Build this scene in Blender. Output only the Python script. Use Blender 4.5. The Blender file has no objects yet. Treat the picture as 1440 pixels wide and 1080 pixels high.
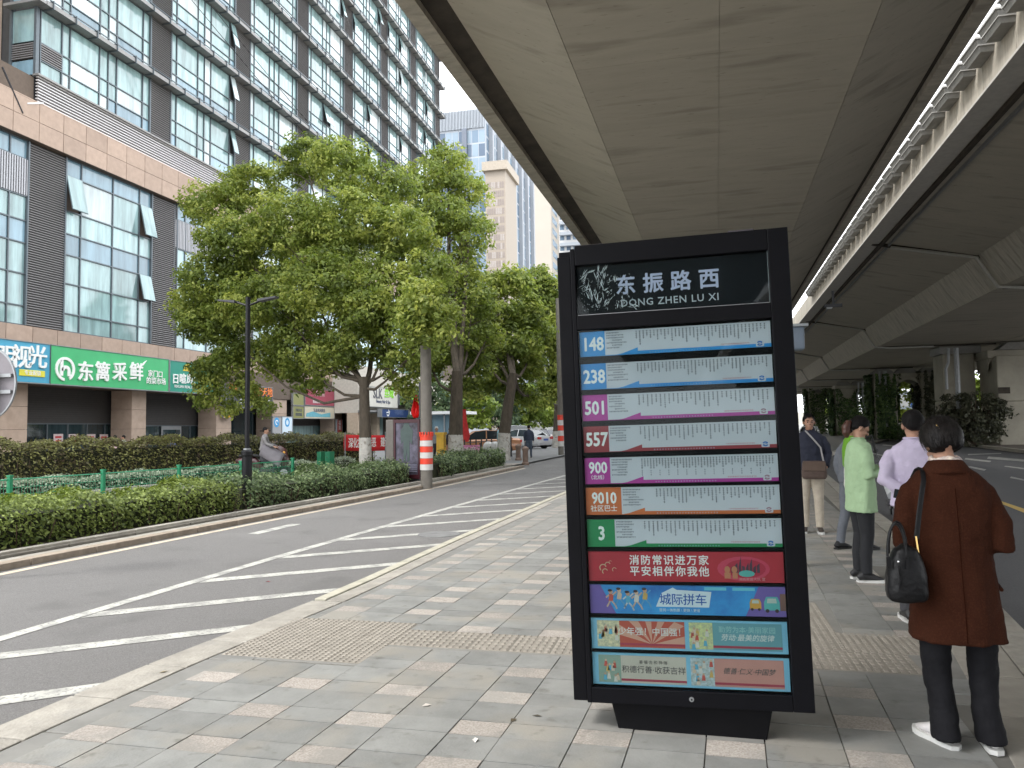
import bpy, math, random
import numpy as np
from mathutils import Vector, Matrix, Euler
random.seed(7); rng = np.random.default_rng(11)
sc = bpy.context.scene
C = sc.collection
R = math.radians
# ------------------------------------------------------------ camera, world, sun, exposure
CAM_H = 1.6; FPX = 1065.0; YAW = R(13.4); PITCH = R(3.3); ROLL = R(0.8)
_f = Vector((-math.sin(YAW)*math.cos(PITCH), math.cos(YAW)*math.cos(PITCH), math.sin(PITCH)))
_r0 = Vector((math.cos(YAW), math.sin(YAW), 0)); _u0 = _r0.cross(_f)
_r = _r0*math.cos(ROLL) - _u0*math.sin(ROLL); _u = _u0*math.cos(ROLL) + _r0*math.sin(ROLL)
cd = bpy.data.cameras.new('camera'); cam = bpy.data.objects.new('camera', cd); C.objects.link(cam)
cd.sensor_width = 36; cd.lens = 36*FPX/1440; cd.clip_end = 3000; cd.clip_start = .05
_m = Matrix(((_r.x,_u.x,-_f.x,0),(_r.y,_u.y,-_f.y,0),(_r.z,_u.z,-_f.z,CAM_H),(0,0,0,1)))
cam.matrix_world = _m; sc.camera = cam
SUN_EL, SUN_AZ = R(52), R(235)      # direction the light comes from: left and behind
world = bpy.data.worlds.new('World'); sc.world = world; world.use_nodes = True
nt = world.node_tree; nt.nodes.clear()
sky = nt.nodes.new('ShaderNodeTexSky'); sky.sky_type = 'NISHITA'; sky.sun_disc = False
sky.sun_elevation = SUN_EL; sky.sun_rotation = SUN_AZ; sky.air_density = 1; sky.dust_density = 4
hsv = nt.nodes.new('ShaderNodeHueSaturation'); hsv.inputs['Saturation'].default_value = .18
mixs = nt.nodes.new('ShaderNodeMix'); mixs.data_type = 'RGBA'; mixs.inputs[0].default_value = .6
mixs.inputs[7].default_value = (10.2, 10.6, 11.0, 1)   # even overcast layer
bg = nt.nodes.new('ShaderNodeBackground'); bg.inputs['Strength'].default_value = .125
out = nt.nodes.new('ShaderNodeOutputWorld')
nt.links.new(sky.outputs[0], hsv.inputs['Color']); nt.links.new(hsv.outputs[0], mixs.inputs[6])
nt.links.new(mixs.outputs[2], bg.inputs['Color']); nt.links.new(bg.outputs[0], out.inputs['Surface'])
sl = bpy.data.lights.new('sun', 'SUN'); sl.energy = .9; sl.angle = R(14); sl.color = (1, .97, .92)
sun = bpy.data.objects.new('sun', sl); C.objects.link(sun)
sd = Vector((math.sin(SUN_AZ)*math.cos(SUN_EL), math.cos(SUN_AZ)*math.cos(SUN_EL), math.sin(SUN_EL)))
sun.rotation_euler = sd.to_track_quat('Z', 'Y').to_euler()
sc.view_settings.view_transform = 'Standard'; sc.view_settings.look = 'None'
sc.view_settings.exposure = 1.8; sc.view_settings.gamma = 1
sc.view_settings.use_curve_mapping = False
sc.render.engine = 'CYCLES'
sc.cycles.max_bounces = 8; sc.cycles.diffuse_bounces = 5; sc.cycles.glossy_bounces = 3; sc.cycles.transparent_max_bounces = 8

# ------------------------------------------------------------ measuring helpers (photo pixel -> place in the street)
def _ray(x, y): return _f + _r*((x-720)/FPX) - _u*((y-540)/FPX)
def G(x, y, z=0.0):
    d = _ray(x, y); t = (z-CAM_H)/d.z; return Vector((0,0,CAM_H)) + d*t
def atY(x, y, Y):
    d = _ray(x, y); return Vector((0,0,CAM_H)) + d*(Y/d.y)
def atX(x, y, X):
    d = _ray(x, y); return Vector((0,0,CAM_H)) + d*(X/d.x)

# ------------------------------------------------------------ materials
MATS = {}
def M(name, col, rough=.7, metal=0, var=.12, scale=6, bump=0, bscale=40, stretch=(1,1,1), col2=None, spots=None, dirt=None, rnd=0, coat=0, detail=4, spec=.5):
    if name in MATS: return MATS[name]
    m = bpy.data.materials.new(name); m.use_nodes = True; n = m.node_tree.nodes; L = m.node_tree.links
    b = n['Principled BSDF']; b.inputs['Roughness'].default_value = rough; b.inputs['Metallic'].default_value = metal
    b.inputs['Specular IOR Level'].default_value = spec
    if coat: b.inputs['Coat Weight'].default_value = coat; b.inputs['Coat Roughness'].default_value = .05
    tc = n.new('ShaderNodeTexCoord'); mp = n.new('ShaderNodeMapping'); mp.inputs['Scale'].default_value = stretch
    ge = n.new('ShaderNodeNewGeometry'); L.new(ge.outputs['Position'], mp.inputs[0])
    c = (*col, 1)
    if var > 0 or col2:
        no = n.new('ShaderNodeTexNoise'); no.inputs['Scale'].default_value = scale; no.inputs['Detail'].default_value = detail; no.inputs['Roughness'].default_value = .65
        L.new(mp.outputs[0], no.inputs['Vector'])
        cr = n.new('ShaderNodeValToRGB'); cr.color_ramp.elements[0].position = .3; cr.color_ramp.elements[1].position = .7
        a = tuple(max(0, v*(1-var)) for v in col); d = tuple(min(1, v*(1+var)) for v in (col2 or col))
        cr.color_ramp.elements[0].color = (*a, 1); cr.color_ramp.elements[1].color = (*d, 1)
        L.new(no.outputs[0], cr.inputs[0]); src = cr.outputs[0]
        for spots in [q for q in (spots, dirt) if q]:   # (scale, threshold, colour, amount)
            n2 = n.new('ShaderNodeTexNoise'); n2.inputs['Scale'].default_value = spots[0]; n2.inputs['Detail'].default_value = 5
            L.new(mp.outputs[0], n2.inputs['Vector'])
            r2 = n.new('ShaderNodeValToRGB'); r2.color_ramp.elements[0].position = spots[1]; r2.color_ramp.elements[1].position = min(1, spots[1]+.12)
            r2.color_ramp.elements[1].color = (spots[3],)*3+(1,)
            L.new(n2.outputs[0], r2.inputs[0])
            mx = n.new('ShaderNodeMix'); mx.data_type = 'RGBA'; L.new(r2.outputs[0], mx.inputs[0]); L.new(src, mx.inputs[6]); mx.inputs[7].default_value = (*spots[2], 1)
            src = mx.outputs[2]
        if rnd:
            oi = n.new('ShaderNodeObjectInfo'); h = n.new('ShaderNodeHueSaturation')
            ma = n.new('ShaderNodeMapRange'); ma.inputs[3].default_value = 1-rnd; ma.inputs[4].default_value = 1+rnd
            L.new(oi.outputs['Random'], ma.inputs[0]); L.new(ma.outputs[0], h.inputs['Value']); L.new(src, h.inputs['Color']); src = h.outputs[0]
        L.new(src, b.inputs['Base Color'])
    else:
        b.inputs['Base Color'].default_value = c
    if bump:
        nb = n.new('ShaderNodeTexNoise'); nb.inputs['Scale'].default_value = bscale; nb.inputs['Detail'].default_value = 3
        L.new(mp.outputs[0], nb.inputs['Vector'])
        bu = n.new('ShaderNodeBump'); bu.inputs['Strength'].default_value = bump; bu.inputs['Distance'].default_value = .02
        L.new(nb.outputs[0], bu.inputs['Height']); L.new(bu.outputs[0], b.inputs['Normal'])
    MATS[name] = m; return m
def leafmat(name, ca, cb, cc=None, transl=.35, scale=1.3):
    m = bpy.data.materials.new(name); m.use_nodes = True; n = m.node_tree.nodes; L = m.node_tree.links
    b = n['Principled BSDF']; b.inputs['Roughness'].default_value = .5; b.inputs['Specular IOR Level'].default_value = .35
    at = n.new('ShaderNodeAttribute'); at.attribute_name = 'leafrand'
    tc = n.new('ShaderNodeTexCoord'); no = n.new('ShaderNodeTexNoise'); no.inputs['Scale'].default_value = scale; no.inputs['Detail'].default_value = 3
    L.new(tc.outputs['Object'], no.inputs['Vector'])
    ad = n.new('ShaderNodeMath'); ad.operation = 'MULTIPLY_ADD'; ad.inputs[1].default_value = .6; 
    mu = n.new('ShaderNodeMath'); mu.operation = 'MULTIPLY'; mu.inputs[1].default_value = .75
    L.new(no.outputs[0], mu.inputs[0]); L.new(at.outputs['Fac'], ad.inputs[0]); L.new(mu.outputs[0], ad.inputs[2])
    cr = n.new('ShaderNodeValToRGB'); e = cr.color_ramp.elements
    e[0].position = .3; e[0].color = (*ca, 1); e[1].position = .65; e[1].color = (*cb, 1)
    e2 = e.new(.93); e2.color = (*(cc or cb), 1)
    L.new(ad.outputs[0], cr.inputs[0]); L.new(cr.outputs[0], b.inputs['Base Color'])
    tr = n.new('ShaderNodeBsdfTranslucent'); mx = n.new('ShaderNodeMixShader'); mx.inputs[0].default_value = transl
    hs = n.new('ShaderNodeHueSaturation'); hs.inputs['Value'].default_value = 1.3; hs.inputs['Saturation'].default_value = 1.1; L.new(cr.outputs[0], hs.inputs['Color'])
    L.new(hs.outputs[0], tr.inputs['Color'])
    L.new(b.outputs[0], mx.inputs[1]); L.new(tr.outputs[0], mx.inputs[2]); L.new(mx.outputs[0], n['Material Output'].inputs['Surface'])
    MATS[name] = m; return m
def clearmat(name, col=(.9,.95,.95), rough=.02, alpha=.12):
    m = bpy.data.materials.new(name); m.use_nodes = True; n = m.node_tree.nodes; L = m.node_tree.links
    n.remove(n['Principled BSDF'])
    t = n.new('ShaderNodeBsdfTransparent'); t.inputs[0].default_value = (*col, 1)
    g = n.new('ShaderNodeBsdfGlossy'); g.inputs['Roughness'].default_value = rough; g.inputs['Color'].default_value = (1,1,1,1)
    fr = n.new('ShaderNodeFresnel'); fr.inputs[0].default_value = 1.17
    mx = n.new('ShaderNodeMixShader'); L.new(fr.outputs[0], mx.inputs[0]); L.new(t.outputs[0], mx.inputs[1]); L.new(g.outputs[0], mx.inputs[2])
    L.new(mx.outputs[0], n['Material Output'].inputs['Surface']); MATS[name] = m; return m

# ------------------------------------------------------------ objects
def settag(o, label=None, cat=None, group=None, kind=None):
    if label: o['label'] = label
    if cat: o['category'] = cat
    if group: o['group'] = group
    if kind: o['kind'] = kind
    return o
def thing(name, label, cat, loc=(0,0,0), rz=0, group=None, rot=None):
    o = bpy.data.objects.new(name, None); C.objects.link(o); o.empty_display_size = .3
    o.location = loc; o.rotation_euler = rot or (0,0,rz)
    return settag(o, label, cat, group)
def wloc(o):
    v = Vector((0,0,0))
    while o is not None: v += Vector(o.location); o = o.parent
    return v
def copytree(o, parent=None, label=None, group=None, loc=None, rz=None):
    c = o.copy(); C.objects.link(c); c.parent = parent
    if label: c['label'] = label
    if group: c['group'] = group
    if loc is not None: c.location = loc
    if rz is not None: c.rotation_euler = (c.rotation_euler[0], c.rotation_euler[1], rz)
    for ch in list(o.children): copytree(ch, c)
    return c
class MB:
    def __init__(s): s.v = []; s.f = []; s.mi = []; s.cur = 0
    def add(s, vs, fs):
        b = len(s.v); s.v += [tuple(v) for v in vs]; s.f += [tuple(b+i for i in f) for f in fs]; s.mi += [s.cur]*len(fs); return s
    def box(s, x0, x1, y0, y1, z0, z1):
        if x0 > x1: x0, x1 = x1, x0
        if y0 > y1: y0, y1 = y1, y0
        if z0 > z1: z0, z1 = z1, z0
        v = [(x0,y0,z0),(x1,y0,z0),(x1,y1,z0),(x0,y1,z0),(x0,y0,z1),(x1,y0,z1),(x1,y1,z1),(x0,y1,z1)]
        return s.add(v, [(0,3,2,1),(4,5,6,7),(0,1,5,4),(1,2,6,5),(2,3,7,6),(3,0,4,7)])
    def hexa(s, q0, q1):     # two quads (bottom, top) with matching corners, bottom counter-clockwise from above
        return s.add(list(q0)+list(q1), [(0,3,2,1),(4,5,6,7),(0,1,5,4),(1,2,6,5),(2,3,7,6),(3,0,4,7)])
    def obox(s, c, size, rot):
        m = Euler(rot).to_matrix(); h = [a/2 for a in size]; c = Vector(c)
        vs = [c + m @ Vector((sx*h[0], sy*h[1], sz*h[2])) for sz in (-1,1) for sx, sy in ((-1,-1),(1,-1),(1,1),(-1,1))]
        return s.add(vs, [(0,3,2,1),(4,5,6,7),(0,1,5,4),(1,2,6,5),(2,3,7,6),(3,0,4,7)])
    def quad(s, a, b, c, d): return s.add([a,b,c,d], [(0,1,2,3)])
    def poly(s, pts): return s.add(pts, [tuple(range(len(pts)))])
    def prism(s, pts, a, b, axis='y'):   # 2D outline extruded
        n = len(pts)
        def P(p, t): return {'y': (p[0], t, p[1]), 'x': (t, p[0], p[1]), 'z': (p[0], p[1], t)}[axis]
        vs = [P(p, a) for p in pts] + [P(p, b) for p in pts]
        fs = [tuple(range(n))[::-1], tuple(range(n, 2*n))] + [(i, (i+1) % n, n+(i+1) % n, n+i) for i in range(n)]
        return s.add(vs, fs)
    def tube(s, pts, rad, n=8, caps=True, flat=1.0, up=None):
        pts = [Vector(p) for p in pts]; rr = rad if isinstance(rad, (list, tuple)) else [rad]*len(pts)
        vs = []; fs = []; prev = None
        for i, p in enumerate(pts):
            t = (pts[min(i+1, len(pts)-1)] - pts[max(i-1, 0)]).normalized()
            if prev is None:
                a = Vector(up) if up else (Vector((0,0,1)) if abs(t.z) < .9 else Vector((1,0,0)))
                prev = (a - t*a.dot(t)).normalized()
            else: prev = (prev - t*prev.dot(t)).normalized()
            w = t.cross(prev); r = rr[i]
            ra, rb = (r if isinstance(r, (tuple, list)) else (r, r*flat))
            for k in range(n):
                an = 2*math.pi*k/n; vs.append(p + w*(math.cos(an)*ra) + prev*(math.sin(an)*rb))
        for i in range(len(pts)-1):
            for k in range(n): fs.append((i*n+k, i*n+(k+1) % n, (i+1)*n+(k+1) % n, (i+1)*n+k))
        if caps: fs += [tuple(range(n))[::-1], tuple((len(pts)-1)*n+k for k in range(n))]
        return s.add(vs, fs)
    def loft(s, rings, n=20, pw=2.0):   # rings (cx, cy, z, rx, ry)
        vs = []; fs = []
        for cx, cy, z, rx, ry in rings:
            for k in range(n):
                a = 2*math.pi*k/n; c_, s_ = math.cos(a), math.sin(a)
                vs.append((cx + rx*math.copysign(abs(c_)**(2/pw), c_), cy + ry*math.copysign(abs(s_)**(2/pw), s_), z))
        m = len(rings)
        for i in range(m-1):
            for k in range(n): fs.append((i*n+k, i*n+(k+1) % n, (i+1)*n+(k+1) % n, (i+1)*n+k))
        up = rings[-1][2] > rings[0][2]
        a, b = tuple(range(n)), tuple((m-1)*n+k for k in range(n))
        fs += [a[::-1], b] if up else [a, b[::-1]]
        return s.add(vs, fs)
    def ball(s, c, r, n=12, m=8):
        rx, ry, rz = r if isinstance(r, (tuple, list)) else (r, r, r)
        rings = []
        for i in range(1, m):
            t = math.pi*i/m; rings.append((c[0], c[1], c[2]-rz*math.cos(t), rx*math.sin(t), ry*math.sin(t)))
        return s.loft(rings, n)
    def lathe(s, c, prof, n=16):
        return s.loft([(c[0], c[1], c[2]+z, r, r) for r, z in prof], n)
    def build(s, name, mats, parent=None, world=False, smooth=False, kind=None, bevel=0, label=None, loc=None, rot=None):
        me = bpy.data.meshes.new(name); vs = s.v
        if world and parent is not None:
            o_ = wloc(parent); vs = [(x-o_.x, y-o_.y, z-o_.z) for x, y, z in vs]
        me.from_pydata(vs, [], s.f)
        mats = mats if isinstance(mats, (list, tuple)) else [mats]
        for m in mats: me.materials.append(m)
        if len(mats) > 1: me.polygons.foreach_set('material_index', s.mi)
        if smooth:
            me.polygons.foreach_set('use_smooth', [True]*len(me.polygons))
            if smooth != 'all':
                try: me.set_sharp_from_angle(angle=R(40))
                except Exception: pass
        me.update()
        o = bpy.data.objects.new(name, me); C.objects.link(o); o.parent = parent
        if loc is not None: o.location = loc
        if rot is not None: o.rotation_euler = rot
        if bevel:
            b = o.modifiers.new('bevel', 'BEVEL'); b.width = bevel; b.segments = 2; b.limit_method = 'ANGLE'
        if kind: o['kind'] = kind
        if label: o['label'] = label
        return o
def shared(name, me, parent, loc, rot=(0,0,0), scale=(1,1,1)):
    o = bpy.data.objects.new(name, me); C.objects.link(o); o.parent = parent
    o.location = loc; o.rotation_euler = rot; o.scale = scale; return o
_unit = {}
def unitbox(mat):    # box spanning -.5...5
    if mat.name not in _unit:
        b = MB().box(-.5,.5,-.5,.5,-.5,.5).build('unit', mat); _unit[mat.name] = b.data; bpy.data.objects.remove(b)
    return _unit[mat.name]
def pbox(name, mat, parent, x0, x1, y0, y1, z0, z1, rot=(0,0,0)):   # world-aligned part box as a shared scaled cube
    w = wloc(parent) if parent else Vector((0,0,0))
    return shared(name, unitbox(mat), parent, ((x0+x1)/2-w.x, (y0+y1)/2-w.y, (z0+z1)/2-w.z), rot, (abs(x1-x0), abs(y1-y0), abs(z1-z0)))
_fontcache = {}
def text(body, size, mat, parent, loc, rot=(math.pi/2,0,0), bold=0, ext=.0008, align='CENTER', name='lettering', sx=1.0, spacing=1.0, shear=0):
    cu = bpy.data.curves.new('t', 'FONT'); cu.body = body; cu.size = size; cu.align_x = align; cu.align_y = 'CENTER'
    cu.extrude = ext; cu.resolution_u = 2; cu.space_character = spacing; cu.shear = shear
    o = bpy.data.objects.new('t', cu); C.objects.link(o)
    dg = bpy.context.evaluated_depsgraph_get(); me = bpy.data.meshes.new_from_object(o.evaluated_get(dg))
    bpy.data.objects.remove(o)
    if bold:      # heavier strokes: shifted layers, each a hair deeper than the last
        n_ = len(me.vertices); co = np.empty(n_*3, np.float32); me.vertices.foreach_get('co', co); co = co.reshape(-1,3)
        fs_ = [tuple(p.vertices) for p in me.polygons]; q = bold*size*.75; V_ = []; F_2 = []
        for i_, (dx, dz) in enumerate(((0,0),(q,0),(-q,0),(0,q),(0,-q),(q*.7,q*.7),(-q*.7,-q*.7))):
            V_ += [(a+dx, b+dz, c-i_*.00007) for a, b, c in co.tolist()]; F_2 += [tuple(k+i_*n_ for k in f) for f in fs_]
        me = bpy.data.meshes.new(name); me.from_pydata(V_, [], F_2)
    me.materials.clear(); me.materials.append(mat)
    t = bpy.data.objects.new(name, me); C.objects.link(t); t.parent = parent; t.location = loc; t.rotation_euler = rot; t.scale = (sx,1,1)
    return t
def tri_soup(name, V, F, mat, parent=None, rand=None, kind=None, flatmats=None):
    me = bpy.data.meshes.new(name); V = np.asarray(V, np.float32); F = np.asarray(F, np.int32); k = F.shape[1]
    me.vertices.add(len(V)); me.vertices.foreach_set('co', V.ravel())
    me.loops.add(F.size); me.loops.foreach_set('vertex_index', F.ravel())
    me.polygons.add(len(F)); me.polygons.foreach_set('loop_start', np.arange(0, F.size, k, dtype=np.int32)); 
    me.polygons.foreach_set('loop_total', np.full(len(F), k, np.int32))
    if rand is not None:
        a = me.attributes.new('leafrand', 'FLOAT', 'FACE'); a.data.foreach_set('value', np.asarray(rand, np.float32))
    me.materials.append(mat); me.update(calc_edges=True); me.validate()
    o = bpy.data.objects.new(name, me); C.objects.link(o); o.parent = parent
    if kind: o['kind'] = kind
    return o
def leaves(P, N, size, aspect=.5, jitter=.7):
    """quads (rhombic leaves) at points P with rough normals N"""
    n = len(P); Nn = N + rng.normal(0, jitter, (n,3)); Nn /= np.linalg.norm(Nn, axis=1)[:,None]+1e-9
    a = rng.normal(0, 1, (n,3)); T = np.cross(Nn, a); T /= np.linalg.norm(T, axis=1)[:,None]+1e-9; B = np.cross(Nn, T)
    s = (size*rng.uniform(.6, 1.3, n))[:,None]
    V = np.stack([P - T*s, P - B*s*aspect + Nn*s*.12, P + T*s, P + B*s*aspect + Nn*s*.12], 1).reshape(-1,3)
    F = np.arange(4*n).reshape(n,4); return V, F
def clump_points(blobs, sub, per, subr, shell=.55):
    """blobs (x,y,z,rx,ry,rz): sub-clumps near each blob's outside, leaves in each sub-clump"""
    P = []; N = []; Q = []
    for b in blobs:
        c = np.array(b[:3]); r = np.array(b[3:6]); k = max(4, int(sub*(r[0]*r[1]*r[2])**(2/3)))
        d = rng.normal(0,1,(k,3)); d /= np.linalg.norm(d,axis=1)[:,None]
        rad = rng.uniform(shell, 1.05, (k,1)); cc = c + d*r*rad
        cr = rng.random(k)
        m = per; dd = rng.normal(0,1,(k,m,3)); dd /= np.linalg.norm(dd,axis=2)[...,None]
        pr = rng.uniform(.2,1.0,(k,m,1))**.6; sr = subr*rng.uniform(.6,1.4,(k,1,1))
        pts = cc[:,None,:] + dd*pr*sr*np.array([1,1,.6])
        P.append(pts.reshape(-1,3)); N.append((dd*.8 + d[:,None,:]*.5 + np.array([0,0,.5])).reshape(-1,3))
        Q.append(np.clip(np.repeat(cr[:,None], m, 1)*.6 + rng.random((k,m))*.4, 0, 1).reshape(-1))
    return np.concatenate(P), np.concatenate(N), np.concatenate(Q)
def remeshed(mb, name, mat, parent, voxel=.012, smooth=6, disp=0, dscale=.1, kind=None):
    """union of overlapping closed shapes as one smooth continuous skin"""
    o = mb.build(name, mat)
    r = o.modifiers.new('r', 'REMESH'); r.mode = 'VOXEL'; r.voxel_size = voxel; r.use_smooth_shade = True
    s = o.modifiers.new('s', 'SMOOTH'); s.iterations = smooth; s.factor = .5
    if disp:
        tx = bpy.data.textures.new(name, 'CLOUDS'); tx.noise_scale = dscale; tx.noise_depth = 2
        d = o.modifiers.new('d', 'DISPLACE'); d.texture = tx; d.strength = disp; d.mid_level = .5; d.texture_coords = 'LOCAL'
    dg = bpy.context.evaluated_depsgraph_get(); me = bpy.data.meshes.new_from_object(o.evaluated_get(dg))
    me.materials.clear(); me.materials.append(mat); bpy.data.objects.remove(o)
    me.polygons.foreach_set('use_smooth', [True]*len(me.polygons))
    t = bpy.data.objects.new(name, me); C.objects.link(t); t.parent = parent
    if kind: t['kind'] = kind
    return t
def pl(pts, y):      # x of a polyline (x,y) at y, extrapolated
    for i in range(len(pts)-1):
        if y <= pts[i+1][1] or i == len(pts)-2:
            (x0,y0),(x1,y1) = pts[i], pts[i+1]; return x0+(x1-x0)*(y-y0)/(y1-y0)
# ------------------------------------------------------------ materials used all over
asphalt = M('asphalt', (.165,.16,.157), .85, var=.32, scale=110, bump=.6, bscale=200, spots=(.6,.55,(.21,.205,.2),.45), dirt=(1.1,.58,(.11,.108,.105),.5), detail=3)
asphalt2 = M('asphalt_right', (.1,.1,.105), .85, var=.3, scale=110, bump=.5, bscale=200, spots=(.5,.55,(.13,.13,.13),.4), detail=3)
paint = M('road_paint', (.46,.455,.42), .8, var=.12, scale=8, bump=.2, bscale=120, spots=(5,.48,(.22,.22,.21),.65), dirt=(38,.54,(.15,.15,.15),.75))
yellow = M('yellow_paint', (.6,.42,.12), .7, var=.1)
slate = M('slate_tile', (.215,.217,.208), .7, var=.16, scale=3.5, bump=.15, bscale=60, rnd=.12, spots=(1.4,.5,(.27,.25,.215),.7), dirt=(9,.6,(.12,.115,.1),.6))
slate_j = M('tile_bedding', (.15,.145,.13), .95, var=.1)
pink = M('pink_granite_tile', (.3,.265,.235), .75, var=.25, scale=90, bump=.1, rnd=.14, col2=(.36,.33,.3), spots=(3,.5,(.25,.24,.22),.7), dirt=(9,.6,(.15,.14,.12),.5))
tact = M('tactile_stone', (.235,.215,.185), .8, var=.2, scale=5, bump=.2, rnd=.1)
kerbm = M('kerb_granite', (.33,.31,.27), .8, var=.18, scale=7, bump=.3, bscale=80, rnd=.08, spots=(1.6,.57,(.25,.21,.17),.5))
kerbd = M('kerb_brown', (.29,.24,.19), .85, var=.2, scale=6, bump=.3, bscale=80, rnd=.08)
soil = M('soil', (.12,.095,.07), 1, var=.3, scale=9, bump=.6)
conc = M('viaduct_concrete', (.43,.395,.325), .85, var=.1, scale=1.1, bump=.2, bscale=18, stretch=(.35,1.6,1), detail=8, rnd=.035, spots=(1.1,.56,(.24,.215,.175),.6), dirt=(11,.64,(.13,.12,.1),.7))
conc_l = M('barrier_concrete', (.43,.395,.335), .85, var=.22, scale=2.2, bump=.2, stretch=(1,2.5,.25), detail=6, rnd=.05, spots=(1.2,.58,(.2,.18,.15),.5))
conc_d = M('stained_concrete', (.055,.045,.035), .9, var=.45, scale=1.5, bump=.4, detail=8)
pierm = M('pier_concrete', (.37,.34,.275), .85, var=.16, scale=.8, bump=.15, detail=6)
black = M('black_metal', (.008,.008,.01), .45, metal=.1, var=.2, scale=3, spec=.3)
darkg = M('dark_grey_metal', (.05,.05,.055), .5, metal=.4, var=.1)
steel = M('grey_steel', (.3,.31,.32), .45, metal=.6, var=.1)
white = M('white_print', (.74,.76,.78), .5, var=.02)
whitep = M('white_paint', (.75,.75,.75), .4, var=.03)
rubber = M('black_rubber', (.02,.02,.02), .8, var=.1)
# ------------------------------------------------------------ ground, roads, pavement
LEDGE = [(-3.75,-2),(-3.63,3.38),(-3.57,4.7),(-3.36,6.93),(-3.3,10.5),(-3.03,17.6),(-2.55,30),(-1.6,60),(1,140)]   # left edge of the pavement
WLINE = [(-5.7,-2),(-5.5,5.1),(-5.34,9.2),(-4.79,18.4),(-4.31,25.1),(-3.6,36),(-2.2,60)]
KERBL = [(-8.5,-6),(-8.24,7.6),(-7.89,12.3),(-7.56,16.1),(-7.21,21.2),(-6.87,30.5)]
RKERB = [(1.55,-2),(2.0,4),(2.4,6.5),(2.55,7.5),(3.1,13.8),(3.5,19.4),(4.3,28.3),(6.5,41),(12,62),(22,90),(45,140)]
def strip(A, B, z, ys):
    b = MB()
    for i in range(len(ys)-1):
        y0, y1 = ys[i], ys[i+1]
        b.quad((A(y0),y0,z),(B(y0),y0,z),(B(y1),y1,z),(A(y1),y1,z))
    return b
ys = list(np.arange(-6, 150, 2.0))
o = MB().quad((-900,-600,-.2),(900,-600,-.2),(900,1500,-.2),(-900,1500,-.2)).build('ground', M('far_ground', (.16,.155,.145), .9, var=.2, scale=.05)); settag(o, kind='structure')
o = strip(lambda y: -9.5 if y < 33 else -60, lambda y: pl(LEDGE, y)-.14, -.05, ys).build('left_road', asphalt); settag(o, kind='structure')
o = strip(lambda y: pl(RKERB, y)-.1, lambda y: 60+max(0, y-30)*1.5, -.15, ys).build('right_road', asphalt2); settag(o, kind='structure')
side = strip(lambda y: pl(LEDGE, y)+.16, lambda y: pl(RKERB, y)-.24, -.006, ys).build('sidewalk', slate_j); settag(side, kind='structure')
# body of the footway strip left of the road (behind planters), z 0
# tiles
TW, TD, SH = .325, .235, .05
def bands(i):    # skip tactile area
    return None
tact_rects = [(-3.35,-2.25,4.9,5.98), (-2.25,2.0,5.36,5.80), (1.0,1.9,5.80,6.3), (.68,1.02,5.8,7.3)]
def in_tact(x, y): return any(a-.03 <= x <= b+.03 and c-.03 <= y <= d+.03 for a, b, c, d in tact_rects)
tiles = []
def cx_(i): return (i//2)*.655 + (.285 if i % 2 else 0)
def cy_(j): return 1.985 + (j//2)*.475 + (.19 if j % 2 else 0)
for j in range(0, 190):
    y0 = cy_(j); d_ = cy_(j+1)-y0
    for i in range(-16, 24):
        xs = cx_(i)+.02 + SH*(y0-4); w_ = cx_(i+1)-cx_(i); xc, yc = xs+w_/2, y0+d_/2
        if not (pl(LEDGE, yc)+.17 < xs+w_*.3 and xs+w_*.7 < pl(RKERB, yc)-.58): continue
        if in_tact(xc, yc): continue
        ispink = (i % 2 == 0) and (j % 2 == 0) and random.random() > .04
        tiles.append((xs, y0, ispink, yc, xc, w_, d_))
def visible_rank(t):
    p = Vector((t[4], t[3], 0)) - Vector((0,0,CAM_H)); d = p.dot(_f)
    px = 720+FPX*p.dot(_r)/d; py = 540-FPX*p.dot(_u)/d
    return (0 if (-20 < px < 1460 and 0 < py < 1095 and not (850 < px < 1130 and 650 < py < 1030)) else 1, d)
tiles.sort(key=visible_rank)
tm = {}
def tile_mesh(pk, tw, td):
    key = (pk, round(tw,3), round(td,3))
    if key not in tm:
        b = MB(); e = .0012; w, d, zt = tw-.004, td-.004, .0035
        b.hexa([(0,0,-.02),(w,0,-.02),(w+SH*d,d,-.02),(SH*d,d,-.02)], [(e,e,zt),(w-e,e,zt),(w+SH*d-e,d-e,zt),(SH*d+e,d-e,zt)])
        ob = b.build('tile', pink if pk else slate); tm[key] = ob.data; bpy.data.objects.remove(ob)
    return tm[key]
for t in tiles[:290]:
    shared('paving_tile', tile_mesh(t[2], t[5], t[6]), side, (t[0], t[1], random.uniform(-.0015,.0025)), (random.uniform(-.004,.004), random.uniform(-.004,.004), 0))
# slate tiles beyond: real tiles joined into one part, with the tint of each stone as a face attribute
def tilestuff(sel, mat, nm):
    b = MB()
    for t in sel:
        w, d = t[5]-.007, t[6]-.007; x, y = t[0], t[1]; z = random.uniform(.0025,.0055)
        b.add([(x,y,-.01),(x+w,y,-.01),(x+w+SH*d,y+d,-.01),(x+SH*d,y+d,-.01),(x,y,z),(x+w,y,z),(x+w+SH*d,y+d,z),(x+SH*d,y+d,z)], [(4,5,6,7),(0,1,5,4),(1,2,6,5),(2,3,7,6),(3,0,4,7)])
    return b.build(nm, mat, side, kind='stuff')
tilestuff([t for t in tiles[290:] if not t[2]], M('slate_far', (.225,.222,.208), .72, var=.2, scale=2.2, spots=(1.1,.5,(.27,.25,.22),.6), dirt=(7,.6,(.14,.13,.12),.5)), 'paving_tiles')
tilestuff([t for t in tiles[290:] if t[2]], pink, 'pink_tiles')
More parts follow.
